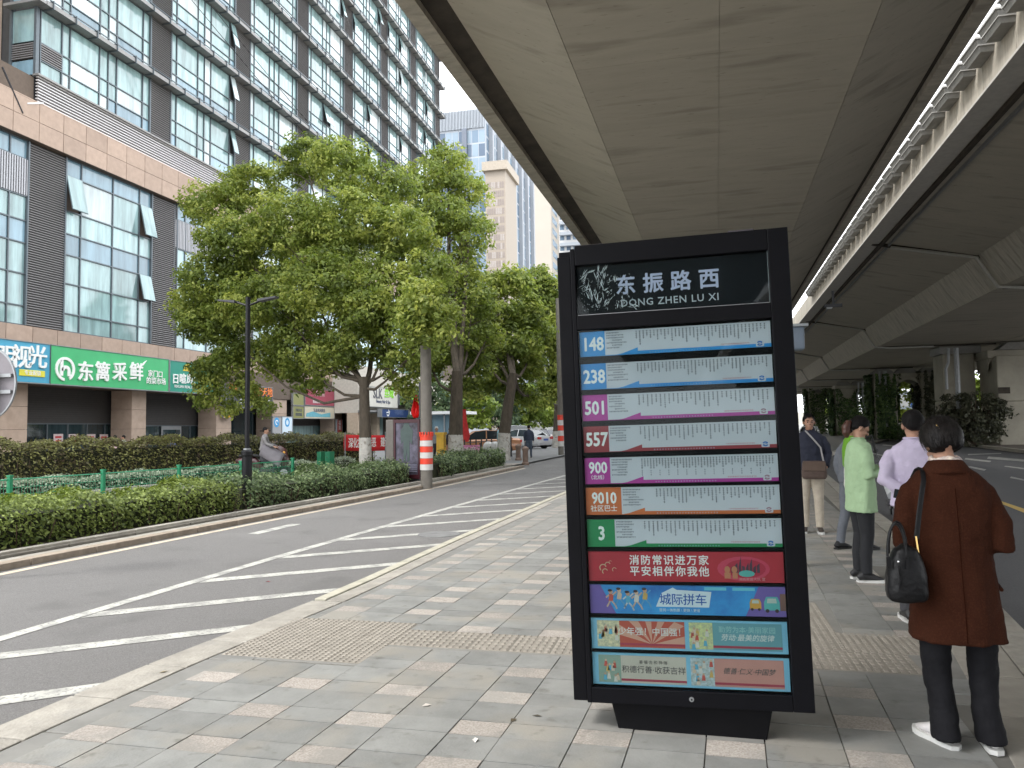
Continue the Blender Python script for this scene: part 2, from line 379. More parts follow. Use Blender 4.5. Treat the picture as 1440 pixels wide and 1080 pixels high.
# tactile paving: slabs with raised nubs
b = MB(); nb = MB()
MB().box(-3.2,1.7,4.86,6.34,-.02,-.002).box(.6,1.3,6.34,7.7,-.02,-.002).build('bedding_patch', M('mortar_bed', (.22,.215,.2), .9, var=.1), side)
for a, bb, c, d in tact_rects:
    nx = max(1, round((bb-a)/.3)); ny = max(1, round((min(d,14)-c)/.3))
    for i in range(nx):
        for j in range(ny):
            x0 = a+(bb-a)*i/nx; x1 = a+(bb-a)*(i+1)/nx; y0 = c+(min(d,14)-c)*j/ny; y1 = c+(min(d,14)-c)*(j+1)/ny
            if x1 > pl(RKERB, y0)-.55: continue
            b.box(x0+.002, x1-.002, y0+.002, y1-.002, -.02, .001)
            n = 6 if y0 < 9 else 3
            for u in range(n):
                for v in range(n):
                    cx = x0+(x1-x0)*(u+.5)/n; cy = y0+(y1-y0)*(v+.5)/n; r = .3*(x1-x0)/n; r2 = .37*(y1-y0)/n
                    nb.add([(cx-r,cy-r2,.001),(cx+r,cy-r2,.001),(cx+r,cy+r2,.001),(cx-r,cy+r2,.001),(cx-r*.7,cy-r2*.7,.0055),(cx+r*.7,cy-r2*.7,.0055),(cx+r*.7,cy+r2*.7,.0055),(cx-r*.7,cy+r2*.7,.0055)],
                           [(4,5,6,7),(0,1,5,4),(1,2,6,5),(2,3,7,6),(3,0,4,7)])
b.build('tactile_slabs', tact, side, kind='stuff'); nb.build('tactile_nubs', M('nub_stone', (.275,.25,.215), .8, var=.2, scale=8), side, kind='stuff')
# edging stones of the pavement, left: flush slabs near, raised rim further on
def stones(A, off0, off1, z0, z1, y0, y1, step, mat, parent, name, gap=.008, world=True):
    y = y0; k = 0
    while y < y1-.05:
        e = min(y1, y+step)
        a0, a1 = pl(A, y+gap), pl(A, e-gap)
        bb = MB().hexa([(a0+off0,y+gap,z0),(a0+off1,y+gap,z0),(a1+off1,e-gap,z0),(a1+off0,e-gap,z0)], [(a0+off0,y+gap,z1),(a0+off1,y+gap,z1),(a1+off1,e-gap,z1),(a1+off0,e-gap,z1)])
        ob = bb.build(name, mat, parent); 
        m = ob.modifiers.new('bevel','BEVEL'); m.width = .008; m.segments = 2
        y = e; k += 1
stones(LEDGE, -.14, .17, -.12, .004, 1.5, 6.6, .62, M('edging_slab', (.32,.3,.265), .8, var=.2, scale=5, bump=.3, rnd=.1, spots=(3,.56,(.26,.25,.23),.6)), side, 'edging_slab')
stones(LEDGE, -.14, -.02, -.12, .014, 6.62, 40, 1.0, M('rim_stone', (.4,.38,.31), .8, var=.2, scale=5, rnd=.08, bump=.3), side, 'rim_stone')
stones(LEDGE, -.02, .17, -.12, .003, 6.62, 30, .8, M('edging_slab'+'', (0,0,0)), side, 'edging_slab')
stones(LEDGE, .175, .5, -.03, .0005, 1.5, 40, .66, M('border_slate', (.2,.197,.185), .75, var=.18, scale=3, rnd=.08, dirt=(6,.6,(.12,.115,.1),.5)), side, 'border_slab')
stones(RKERB, -.25, 0, -.3, .006, .5, 44, 1.0, kerbm, side, 'kerb_stone')
b = MB()
for y0 in np.arange(44, 138, 2.0): b.hexa([(pl(RKERB,y)+o_,y,-.3) for y,o_ in ((y0,-.25),(y0,0),(y0+2,0),(y0+2,-.25))], [(pl(RKERB,y)+o_,y,.006) for y,o_ in ((y0,-.25),(y0,0),(y0+2,0),(y0+2,-.25))])
b.build('far_kerb', kerbm, side, kind='stuff')
stones(RKERB, -.6, -.26, -.1, .003, .5, 30, .7, M('beige_edge_slab', (.28,.26,.225), .8, var=.15, scale=4, rnd=.08, bump=.2), side, 'edging_slab')
# road markings (thin sheets)
lr = bpy.data.objects['left_road']; zt = -.046
b = MB()
for y0 in np.arange(-2, 46, 1.0): 
    xa, xb = pl(WLINE,y0), pl(WLINE,y0+1); b.quad((xa-.07,y0,zt),(xa+.07,y0,zt),(xb+.07,y0+1,zt),(xb-.07,y0+1,zt))
b.build('lane_line', paint, lr)
k = 0; y = 2.75
while y < 42:
    pr = pl(LEDGE, y)-.2; plx = pl(WLINE, y-1.45)+.09
    ylft = y-1.52*(pr-plx)/(3.7-.0+pr*0)*2.0 if False else y - .78*(pr-plx)
    w = .125
    MB().quad((plx,ylft-w,zt),(pr-.02*math.sin(k),y-w,zt),(pr+.03,y+w,zt),(plx,ylft+w,zt)).build('hatch_stripe', paint, lr)
    y += 1.53 if y < 20 else 1.7; k += 1
b = MB()
for y0 in np.arange(2, 30, 1.0):
    xa, xb = pl(KERBL,y0)+.16, pl(KERBL,y0+1)+.16; b.quad((xa,y0,zt),(xa+.13,y0,zt),(xb+.13,y0+1,zt),(xb,y0+1,zt))
b.build('edge_line', M('old_edge_line', (.5,.43,.34), .8, var=.15, scale=4), lr)
g = G(400,737); MB().quad((g.x-.15,g.y-.9,zt),(g.x+.05,g.y-.9,zt),(g.x+.1,g.y+.4,zt),(g.x-.1,g.y+.4,zt)).build('lane_dash', paint, lr)
g = G(617,747)   # manhole
b = MB(); b.lathe((g.x,g.y,-.05), [(.33,0),(.33,.006),(.3,.008),(.27,.005),(.01,.005)], 24)
mh = b.build('manhole_cover', M('cast_iron', (.2,.2,.2), .6, metal=.3, var=.2)); settag(mh, 'round iron manhole cover set in the hatched part of the road', 'manhole cover')
rr = bpy.data.objects['right_road']; zr = -.146
def rq(name, pts, mat): return MB().quad(*[tuple(G(x,y,zr)) for x,y in pts]).build(name, mat, rr)
rq('yellow_line', [(1395,703),(1397,701),(1445,717),(1445,723)], yellow)
for q in ([(1353,655),(1384,662),(1387,660),(1356,654)],[(1356,646),(1392,650),(1394,648),(1358,644)],[(1388,645),(1440,649),(1440,646),(1390,642)],[(1361,640),(1408,638),(1408,637),(1361,638.5)],
          [(1412,656),(1440,660),(1440,658),(1414,655)],[(1225,638),(1241,641),(1243,640),(1227,637)],[(1172,640),(1192,647),(1194,646),(1175,639)],[(1168,619),(1186,623),(1187,622),(1170,618)],[(1240,626),(1262,628),(1263,627),(1242,625)],[(1420,672),(1440,676),(1440,674),(1422,670)]):
    rq('lane_dash', q, paint)
# small litter: a red petal on the road, leaves on the pavement
for (x, y, z, c, nm) in ((377,818,-.045,(.5,.02,.05),'flower_petal'),(722,1013,.006,(.1,.08,.05),'dry_leaf'),(755,1007,.006,(.08,.07,.05),'dry_leaf'),(600,992,.006,(.6,.55,.5),'paper_scrap'),(668,1041,.006,(.65,.63,.6),'paper_scrap'),(230,945,.006,(.35,.3,.2),'dry_leaf')):
    p = G(x,y,z); a = random.uniform(0,6)
    ob = MB().add([(p.x+.03*math.cos(a),p.y+.03*math.sin(a),z),(p.x-.015*math.sin(a),p.y+.015*math.cos(a),z+.008),(p.x-.03*math.cos(a),p.y-.03*math.sin(a),z+.002),(p.x+.015*math.sin(a),p.y-.015*math.cos(a),z+.004)],[(0,1,2,3)]).build(nm, M(nm+str(x), c, .8))
    lab = {377:'small crimson petal lying on the road between two hatch stripes',722:'curled brown leaf on the pavement tiles left of the other leaf near the sign foot',755:'tiny dark leaf on the grey tiles nearest the bus sign foot',600:'white paper scrap on the grey tiles in the middle of the pavement',668:'pale paper scrap beside a pink tile near the bottom of the photo',230:'withered pale leaf lying on the edging stones by the road'}[x]
    settag(ob, lab, {'flower_petal':'petal','dry_leaf':'leaf','paper_scrap':'litter'}[nm])
# ------------------------------------------------------------ left verge: kerbs, planter soil, walkway, hedges
verge = strip(lambda y: -60, lambda y: pl(KERBL,y)-.4, .06, list(np.arange(-6,34,2.0))).build('left_verge', M('brick_path', (.3,.27,.24), .85, var=.15, scale=3)); settag(verge, kind='structure')
stones(KERBL, -.16, .03, -.15, .035, 3, 30.6, 1.0, kerbd, verge, 'kerb_stone')
stones(KERBL, -.42, -.17, -.1, .02, 3, 30.6, 1.0, kerbm, verge, 'edging_slab')
stones(KERBL, -.56, -.43, -.1, .10, 3, 30.4, 1.2, kerbm, verge, 'planter_kerb')
o = strip(lambda y: pl(KERBL,y)-3.0, lambda y: pl(KERBL,y)-.57, .07, list(np.arange(-2,31,1.0))).build('planting_bed', soil); settag(o, kind='structure')
lm_h1 = leafmat('hedge_bright_leaf', (.05,.08,.015), (.12,.16,.03), (.27,.33,.09), .25, 3)
lm_h2 = leafmat('hedge_red_leaf', (.07,.045,.025), (.11,.11,.035), (.24,.24,.08), .25, 2)
lm_h3 = leafmat('shrub_leaf', (.035,.06,.025), (.1,.15,.06), (.25,.32,.15), .25, 3)
lm_h4 = leafmat('silver_leaf', (.09,.12,.07), (.25,.3,.2), (.5,.55,.42), .2, 4)
twig = M('twig', (.08,.05,.035), .9, var=.3)
core = M('hedge_core', (.025,.028,.014), 1, var=.4, scale=8)
def hedge(name, label, cat, path, width, z0, z1, n, size, lmat, uneven=.12, red=None, group=None):
    """path of (x,y): leaf shell round a solid dark core"""
    t = thing(name, label, cat, (path[0][0], path[0][1], z0), group=group); P = np.array(path, float)
    seg = np.linalg.norm(np.diff(P, axis=0), axis=1); cum = np.concatenate([[0], np.cumsum(seg)]); L_ = cum[-1]
    s = rng.uniform(0, L_, n); idx = np.clip(np.searchsorted(cum, s)-1, 0, len(seg)-1); f = (s-cum[idx])/seg[idx]
    base = P[idx]*(1-f[:,None]) + P[idx+1]*f[:,None]; dr = (P[idx+1]-P[idx])/seg[idx][:,None]; nr = np.stack([dr[:,1], -dr[:,0]], 1)
    u = rng.uniform(-1, 1, n); v = rng.uniform(0, 1, n); m = rng.random(n)
    top = m < .5; sd_ = ~top
    u = np.where(sd_, np.sign(u)*rng.uniform(.78,1.02,n), u); v = np.where(top, rng.uniform(.86,1.03,n), v**.8)
    lump = 1+uneven*np.sin(s*2.1+u)+uneven*.8*np.sin(s*5.3+2*u+1)+uneven*.5*rng.normal(0,1,n)
    pos = np.concatenate([base + nr*(u*width/2*(1-.15*(v>.9)))[:,None]*lump[:,None]**.4, (z0+(z1-z0)*v*lump)[:,None]], 1)
    N = np.concatenate([nr*u[:,None], (.4+v)[:,None]], 1)
    V, F = leaves(pos - np.array(t.location), N, size, .55, .6)
    tri_soup('foliage', V, F, lmat, t, rng.random(n))
    b = MB(); ww = width*.38
    for i in range(len(path)-1):
        (x0,y0),(x1,y1) = path[i], path[i+1]; d = Vector((x1-x0,y1-y0)).normalized(); q = Vector((d.y,-d.x))*ww
        zz = z0+(z1-z0)*.78
        b.hexa([(x0-q.x,y0-q.y,z0),(x0+q.x,y0+q.y,z0),(x1+q.x,y1+q.y,z0),(x1-q.x,y1-q.y,z0)],[(x0-q.x,y0-q.y,zz),(x0+q.x,y0+q.y,zz),(x1+q.x,y1+q.y,zz),(x1-q.x,y1-q.y,zz)])
    b.build('dark_core', core, t, world=True)  # solid dark box filling the inside of the leaf shell
    b = MB()
    for k in range(int(L_*9)):
        ss = random.uniform(0, L_); i = min(len(seg)-1, max(0, int(np.searchsorted(cum, ss)-1))); ff = (ss-cum[i])/seg[i]
        p = P[i]*(1-ff)+P[i+1]*ff; d = (P[i+1]-P[i])/seg[i]; q = np.array([d[1],-d[0]])*width*.46
        p = p+q*random.choice((-1,1)); b.tube([(p[0],p[1],z0),(p[0]+random.uniform(-.1,.1),p[1]+random.uniform(-.1,.1),z0+(z1-z0)*.6)], .008, 4)
    b.build('stems', twig, t, world=True, kind='stuff')
    return t
def kp(off, ys_): return [(pl(KERBL, y)+off, y) for y in ys_]
hedge('clipped_hedge', 'bright green clipped hedge behind the kerb nearest the road on the left', 'hedge', kp(-1.5, [3,5.5,8,10.5,13.2]), 1.6, .07, .6, 30000, .034, lm_h1)
hedge('shrub_bed', 'darker loose shrubs in the kerbside bed around the black lamp post', 'shrub', kp(-1.45, [13.4,15,17,19,20.8]), 1.5, .07, .56, 17000, .036, lm_h3, .22)
hedge('shrub_bed', 'low dark shrubs in the kerbside bed beyond the striped concrete pole', 'shrub', kp(-1.3, [22.6,25,27.5,30.0]), 1.6, .07, .6, 12000, .045, lm_h3, .22)
hedge('tall_hedge', 'long tall olive green hedge with reddish leaves in front of the shops', 'hedge', [(-21.3,11),(-20.3,15),(-18.9,21),(-17.4,27),(-15.6,34.2)], 1.5, .06, 1.38, 42000, .05, lm_h2, .05)
hedge('silver_shrub_row', 'low silvery green shrub row between the green fence and the tall hedge', 'shrub', [(-17.0,9),(-16.2,14),(-15.2,19),(-14.3,24),(-13.4,28)], .9, .06, .48, 14000, .045, lm_h4, .1)
# path kerb line between fence and shrub row
stones([(-16.0,9),(-14.1,21),(-12.2,33)], -.08, .08, .0, .17, 9, 33, 1.2, kerbm, verge, 'path_kerb')
# mesh fence
green = M('green_fence_paint', (.01,.2,.09), .4, var=.08)
ft = thing('mesh_fence', 'green wire mesh fence with square posts behind the clipped hedge', 'fence', (-12.4,15,.06))
FL = [(-16.9,9.5),(-15.74,16.5),(-14.5,19.2),(-12.9,24.9)]
FL = [(-13.7,8),(-12.9,13),(-11.3,21)]
yy = [8.2,10.2,12.2,14.2,16.2,18.2,20.2]; pts = [(pl(FL,y),y) for y in yy]
for (x,y) in pts: 
    MB().box(x-.035,x+.035,y-.035,y+.035,.06,.78).box(x-.045,x+.045,y-.045,y+.045,.78,.81).build('post', green, ft, world=True)
    MB().box(x-.09,x+.09,y-.05,y+.05,.06,.2).build('post_base', M('fence_block', (.5,.5,.5), .8), ft, world=True)
for i in range(len(pts)-1):
    (x0,y0),(x1,y1) = pts[i], pts[i+1]; b = MB()
    for z in (.14,.28,.42,.56,.72): b.tube([(x0,y0,z),(x1,y1,z)], .006 if z not in (.14,.72) else .013, 4)
    for k in range(1, 34): f_ = k/34; b.tube([(x0+(x1-x0)*f_,y0+(y1-y0)*f_,.12),(x0+(x1-x0)*f_,y0+(y1-y0)*f_,.74)], .004, 3)
    b.build('mesh_panel', green, ft, world=True)
gp = Vector((-10.95,21.2,.06))
b = MB(); b.box(gp.x-.16,gp.x+.16,gp.y-.05,gp.y+.05,.06,1.15)
gate = thing('green_gate_post', 'pair of green slatted gate posts standing at the end of the mesh fence', 'gate post', (gp.x,gp.y,.06))
for dx in (-.14,.14):
    for k in range(4):
        MB().box(gp.x+dx-.06+k*.035,gp.x+dx-.045+k*.035,gp.y-.1,gp.y+.25,.1,.95).build('slat', green, gate, world=True)
MB().box(gp.x-.22,gp.x+.22,gp.y-.11,gp.y-.07,.06,.12).build('foot_bar', green, gate, world=True)
# ------------------------------------------------------------ office building on the left
def glassmat(name, col, rough=.06, var=.25, rnd=.25):
    m = M(name, col, rough, var=var, scale=.9, rnd=rnd, stretch=(1,3,.4), coat=.6); return m
gl_hi = glassmat('curtain_reflection_glass', (.25,.37,.375), var=.35); gl_lo = glassmat('blue_glass', (.17,.27,.33)); gl_wh = glassmat('bright_glass', (.45,.52,.53), .12)  # stronger noise paints varied reflections and curtains into the first pane colour
gl_dk = glassmat('shop_glass', (.025,.04,.045), .05, .4, .3)
mull = M('mullion', (.11,.13,.145), .45, metal=.4, var=.08)
louv = M('louvre_metal', (.2,.19,.19), .6, metal=.2, var=.1)
louv_b = M('louvre_back', (.08,.078,.078), .9, var=.1)
stone = M('facade_granite', (.37,.27,.21), .7, var=.1, scale=4, rnd=.1, spots=(1.1,.58,(.3,.21,.16),.4), bump=.05)
stone_j = M('facade_joint', (.12,.09,.07), .9, var=.1)
ledgem = M('ledge_metal', (.25,.245,.24), .5, metal=.3, var=.12)
wallin = M('inner_wall', (.06,.06,.06), .9, var=.1)
BX = -27.0
bld = thing('office_building', 'tall office block with glass bays, louvred piers and brown granite podium above the shops', 'building', (BX,26,0))
MB().box(-50,BX-.12,26.25,80.1,16.9,56).build('tower_wall', wallin, bld, world=True)
MB().box(-50,BX-.12,4,96,5.5,16.9).build('podium_wall', stone_j, bld, world=True)
MB().box(-50,-29.0,2,26.2,16.9,52).build('side_wing_wall', M('wing_wall', (.42,.33,.25), .8, var=.1), bld, world=True)
# window bays of the tower
def bay_frame(cols, rows, depth=.09, w=.05):
    """frame mesh, origin at lower left corner (y,z)"""
    b = MB()
    for c in cols: b.box(-depth,0.0,c-w/2,c+w/2,0,rows[-1])
    for r in rows: b.box(-depth+.002,-.004,cols[0],cols[-1],r-w/2,r+w/2)
    return b
FH = 3.35; z_first = 17.02
rows = [0,.72,1.5,2.98]
def cols_of(L): return [0,.5,.5+(L-2.2)/2,1.1+(L-2.2)/2,1.7+(L-2.2)/2,L-.5,L]
frames = {}; panes_left = 288; rest = {0:MB(),1:MB(),2:MB()}
bays = [(26.3,33.05)] + [(34.65+7.52*i, 40.5+7.52*i) for i in range(6)]
bays.append((80.1-.4,80.1))
bays = bays[:-1]
def put_pane(parent, mat, y, z, w, h, opened=False, alone=True):
    if alone:
        if opened:
            ob = shared('pane', unitbox(mat), parent, (.02+.5*h*math.sin(R(13)), y+w/2, z+h-.5*h*math.cos(R(13))), (0,-R(13),0), (.03,w,h))
            shared('open_sash', unitbox(mull), parent, (.0+.5*h*math.sin(R(13)), y+w/2, z+h-.5*h*math.cos(R(13))), (0,-R(13),0), (.025,w+.06,h+.05))
        else: shared('pane', unitbox(mat), parent, (-.065, y+w/2, z+h/2), (random.uniform(-.002,.002),random.uniform(-.003,.003),0), (.012,w-.04,h-.04))
gm = [gl_hi, gl_lo, gl_wh]
for bi, (y0, y1) in enumerate(bays):
    L = y1-y0; cols = cols_of(L)
    if bi == 0: cols = [0,1.15,1.6,3.35,3.9,4.45,6.25,6.75]
    key = round(L,1)
    if key not in frames:
        ob = bay_frame(cols, rows).build('frame', mull); frames[key] = ob.data; bpy.data.objects.remove(ob)
    for fl in range(0, 11):
        z = z_first + FH*fl
        w = shared('window', frames[key], bld, (BX-bld.location.x, y0-26, z))
        alone = (bi <= 1 and fl <= 6) or (bi == 2 and fl <= 3)
        for c in range(len(cols)-1):
            for r in range(3):
                yy0, ww = cols[c], cols[c+1]-cols[c]; zz0, hh = rows[r], rows[r+1]-rows[r]
                rnd_ = random.random(); k = 2 if rnd_ < .2 else (1 if (r == 0 and rnd_ < .7) else 0)
                op = (r == 2 and ww < .7 and random.random() < .2)
                if bi == 0 and c == 0 and r == 1:
                    b = MB(); 
                    for q in range(7): b.box(-.08,.0,yy0+.03,yy0+ww-.03,zz0+.06+q*.105,zz0+.11+q*.105)
                    lv = b.build('louvre', louv, w); continue
                if alone: put_pane(w, gm[k], yy0+.02, zz0, ww-.04, hh, op)
                else:
                    if op:
                        a = R(13); q = rest[k]; q.obox((BX+.5*hh*math.sin(a), y0+yy0+ww/2, z+zz0+hh-.5*hh*math.cos(a)), (.03,ww-.03,hh), (0,-a,0))
                        rest[k].box(BX-.3,BX-.29,y0+yy0,y0+yy0+ww,z+zz0,z+zz0+hh) if False else None
                    else: rest[k].box(BX-.07,BX-.058,y0+yy0,y0+yy0+ww,z+zz0,z+zz0+hh)
for k in rest: rest[k].build('window_panes', gm[k], bld, world=True, kind='stuff')
# ledges with brackets
for fl in range(0, 11):
    z = z_first+FH*fl+3.0
    MB().box(BX-.1,BX+.5,26.1,80.3,z,z+.1).box(BX+.42,BX+.5,26.1,80.3,z+.1,z+.2).build('ledge', ledgem, bld, world=True)
    MB().box(BX+.5,BX+.54,26.1,80.4,z+.25,z+.3).build('ledge_rail', mull, bld, world=True)
    MB().box(BX-.1,BX-.01,26.2,80.2,z+.1,z+.36).build('spandrel', louv_b, bld, world=True)
    b = MB()
    for y in np.arange(26.4, 80.3, 1.25): b.box(BX+.02,BX+.56,y-.02,y+.02,z-.06,z+.32)
    b.build('ledge_brackets', mull, bld, world=True, kind='stuff')
# louvred piers of the tower
for i in range(7):
    ya = 33.05+7.52*i if i else 33.05; yb = ya+1.6
    if i: ya, yb = bays[i][1], bays[i][1]+1.65
    if yb > 80.2: yb = 80.1
    MB().box(BX-.12,BX-.05,ya,yb,16.9,54).build('pier_back', louv_b, bld, world=True)
    b = MB()
    for z in np.arange(17.0, 54, .115): b.add([(BX-.04,ya,z),(BX-.04,yb,z),(BX+.02,yb,z-.05),(BX+.02,ya,z-.05),(BX-.04,ya,z+.025),(BX-.04,yb,z+.025),(BX+.02,yb,z-.025),(BX+.02,ya,z-.025)], [(0,1,2,3),(7,6,5,4),(3,2,6,7),(0,3,7,4),(1,5,6,2)])
    b.build('pier_louvres', louv, bld, world=True, kind='stuff')
    MB().box(BX-.04,BX+.05,ya-.04,ya+.04,16.95,54).box(BX-.04,BX+.05,yb-.04,yb+.04,16.95,54).build('pier_edge', mull, bld, world=True)
# end face of the tower corner (faces the camera)
for fl in range(0, 11):
    z = z_first+FH*fl
    for (a, b_, m_) in ((0,.72,gl_lo),(1.5,2.98,gl_hi)):
        pbox('pane', m_, bld, -28.3,BX-.08,26.12,26.16,z+a+.03,z+b_-.03)
    b = MB()
    for q in range(7): b.box(-28.3,BX-.08,26.08,26.2,z+.78+q*.1,z+.83+q*.1)
    b.build('louvre', louv, bld, world=True)
    MB().box(-28.4,BX+.5,25.7,26.06,z+3.0,z+3.12).build('ledge', ledgem, bld, world=True)
MB().box(BX-.13,BX,26.05,26.22,16.9,54).box(-28.42,-28.3,26.05,26.22,16.9,54).build('corner_post', mull, bld, world=True)
# side wing windows (tan wall at far left)
for fl in range(0, 8):
    z = 17.9+FH*fl
    for y in (21.2,23.3):
        w = MB().box(-29.0,-28.93,y,y+1.9,z-.05,z+2.2).build('window', mull, bld, world=True)
        for a, b2, c, d in ((.05,.9,0,.7),(.98,1.85,0,.7),(.05,.9,.78,2.15),(.98,1.85,.78,2.15)):
            pbox('pane', gl_lo, w, -28.93,-28.915,y+a,y+b2,z+c,z+d)
    for k in range(8): pbox('stone_panel', stone, bld, -29.0,-28.96,16+k*1.25+.01,17.24+k*1.25,z+2.35,z+3.2)
# white and dark horizontal louvre band
b = MB()
for k in range(9):
    z = 15.8+k*.135; b.box(BX-.02,BX+.1,26.1,80.2,z,z+.05)
b.build('louvre_band', M('white_louvre', (.6,.58,.58), .5, var=.08), bld, world=True, kind='stuff')
MB().box(BX-.12,BX-.1,26.1,80.2,15.7,16.95).build('louvre_band_back', M('deep_black',(.006,.006,.008),.9,var=.1), bld, world=True)
MB().box(BX-.1,BX+.22,26.0,80.3,16.93,17.01).build('sill', ledgem, bld, world=True)
# granite cornice: two courses of panels
MB().box(-29.5,BX+.27,4,96,13.99,15.62).build('cornice_back', stone_j, bld, world=True)
k = 0
for r_, (za, zb) in enumerate(((14.0,14.82),(14.84,15.64))):
    y = 12.0+.0*r_
    while y < 84:
        pbox('stone_panel', stone, bld, BX+.27,BX+.30+random.uniform(0,.006),y+.012,y+1.26,za,zb); y += 1.275
MB().box(-29.4,BX+.3,4,96,15.65,15.7).build('coping', stone, bld, world=True)
# terrace clutter at upper left
b = MB(); b.box(-29.4,-28.2,18,26,15.7,16.0).build('terrace_step', stone, bld, world=True)
b = MB()
for y in (22.2,23.2,24.6): b.tube([(-28.3,y,15.8),(-28.3,y,16.6),(-28.3,y+.35,16.8),(-28.3,y+.6,16.6),(-28.3,y+.6,15.8)], .05, 6)
b.build('vent_pipe', steel, bld, world=True)
pp = MB(); pp.tube([(BX+.3,24.2,16.4),(BX+.3,25.2,14.9)], .04, 5); pp.build('slanting_pipe', darkg, bld, world=True)
pp = MB(); pp.tube([(BX+.3,25.4,15.4),(BX+.3,26.2,15.75)], .03, 5); pp.build('white_strut', whitep, bld, world=True)
# podium: glazed bays and louvre piers
prow = [0,.8,2.15,3.45,4.4,5.43,7.02,7.82]; pz = 6.15
def pod_frame(cols, rows): 
    ob = bay_frame(cols, rows, .1, .055).build('frame', mull); me = ob.data; bpy.data.objects.remove(ob); return me
colsA = [0,.9,2.85,4.65,5.5]; frA = pod_frame(colsA, prow)
podium_bays = [(12.7,'A'),(20.3,'B'),(27.8,'A'),(35.1,'B'),(42.6,'A'),(50.1,'B'),(57.6,'A'),(65.1,'B'),(72.6,'A')]
for y0, ty in podium_bays:
    w = shared('window', frA, bld, (BX-bld.location.x, y0-26, pz))
    for c in range(4):
        for r in range(7):
            yy0, ww = colsA[c], colsA[c+1]-colsA[c]; zz0, hh = prow[r], prow[r+1]-prow[r]
            if ty == 'B' and r == 5:
                b = MB()
                for q in range(int(ww/.12)): b.box(-.03,.03,yy0+.05+q*.12,yy0+.11+q*.12,zz0+.03,zz0+hh-.03)
                b.build('slats', M('balcony_slats', (.4,.4,.42), .5, metal=.3, var=.05), w, kind='stuff')
                shared('pane', unitbox(gl_dk), w, (-.08,yy0+ww/2,zz0+hh/2), (0,0,0), (.01,ww-.04,hh-.04)); continue
            op = ty == 'A' and ((c in (0,3) and r == 5) or (c == 3 and r == 2) or (c == 0 and r == 2 and False))
            k = 2 if (c == 1 and r == 5) else (1 if r in (6,3) else 0)
            put_pane(w, gm[k], yy0+.02, zz0, ww-.04, hh, op)
    yb = y0+5.5
    ye = y0+7.5 if y0 > 27 else y0+7.5
    MB().box(BX-.12,BX-.06,yb+.02,ye-.05,pz-.05,13.98).build('pier_back', louv_b, bld, world=True)
    b = MB()
    for z in np.arange(pz+.05, 13.95, .105): b.add([(BX-.05,yb,z+.03),(BX-.05,ye-.03,z+.03),(BX+.03,ye-.03,z-.03),(BX+.03,yb,z-.03),(BX-.05,yb,z+.055),(BX-.05,ye-.03,z+.055),(BX+.03,ye-.03,z-.005),(BX+.03,yb,z-.005)], [(0,1,2,3),(7,6,5,4),(3,2,6,7),(0,3,7,4),(1,5,6,2)])
    b.build('pier_louvres', louv, bld, world=True, kind='stuff')
    MB().box(BX-.05,BX+.06,yb-.03,yb+.04,pz,13.98).box(BX-.05,BX+.06,ye-.07,ye,pz,13.98).build('pier_edge', mull, bld, world=True)
# granite band under the glazing, columns
MB().box(-29.5,BX+.18,4,96,3.72,6.1).build('fascia_back', stone_j, bld, world=True)
y = 12.0
while y < 84:
    pbox('stone_panel', stone, bld, BX+.18,BX+.2+random.uniform(0,.006),y+.012,y+1.26,5.3,6.1); y += 1.275
colm = M('column_granite', (.36,.27,.21), .7, var=.12, scale=3, rnd=.08, spots=(1.4,.57,(.28,.2,.15),.4))
def column(ya, yb, xf=BX+.1, z1=3.7):
    for q in range(4):
        z0 = -.1+q*(z1+.1)/4; MB().box(xf-1.2,xf,ya,yb,z0+.008,z0+(z1+.1)/4-.004).build('column_stone', colm, bld, world=True)
for x0, x1 in ((-25,38),(185,205),(304,325),(383,403),(470,481)):
    ya = atX(max(x0,-150),600,BX+.1).y; yb = atX(x1,600,BX+.1).y; column(ya, yb)
ycol = atX(481,600,BX+.1).y
for yy_ in (58,66,74): column(yy_, yy_+1.6)
# shop fronts set back 1.4 m
SX = BX-1.3
MB().box(-45,SX-.5,4,96,-.2,3.7).build('shop_interior_wall', M('dark_interior', (.03,.03,.03), .9), bld, world=True)
def shopfront(xa, xb, shutter, door=None, mats=gl_dk, n=4, notices=()):
    ya = atX(xa,600,SX).y; yb = atX(xb,600,SX).y
    f = MB(); 
    for i in range(n+1): yy_ = ya+(yb-ya)*i/n; f.box(SX-.06,SX,yy_-.03,yy_+.03,-.1,shutter)
    f.box(SX-.06,SX+.01,ya,yb,shutter-.06,shutter).box(SX-.06,SX+.01,ya,yb,-.1,.05)
    w = f.build('shop_window', mull, bld, world=True)
    for i in range(n): pbox('pane', mats, w, SX-.05,SX-.04,ya+(yb-ya)*i/n+.03,ya+(yb-ya)*(i+1)/n-.03,.05,shutter-.06)
    s = MB()
    zz = shutter
    while zz < 3.68: s.box(SX-.02,SX+.03,ya,yb,zz+.005,zz+.095); zz += .1
    s.build('roller_shutter', M('shutter', (.055,.05,.048), .6, metal=.2, var=.1), bld, world=True, kind='stuff')
    for nx_ in notices:
        p = atX(nx_,617,SX+.02); q = MB().box(SX+.015,SX+.02,p.y-.27,p.y+.27,p.z-.22,p.z+.22).build('notice', M('notice_paper', (.62,.5,.5), .7), bld, world=True)
        MB().box(SX+.021,SX+.024,p.y-.18,p.y+.18,p.z+.03,p.z+.12).box(SX+.021,SX+.024,p.y-.15,p.y+.15,p.z-.13,p.z-.06).build('notice_print', M('red_print', (.5,.05,.05), .7), q, world=True) if False else None
        MB().box(.004,.007,-.18,.18,.03,.12).box(.004,.007,-.15,.15,-.13,-.06).build('notice_print', M('red_print', (.5,.05,.05), .7), bld, loc=(SX+.017-BX,p.y-26,p.z))
shopfront(36,172,2.1,notices=(82,103,128,146), n=5)
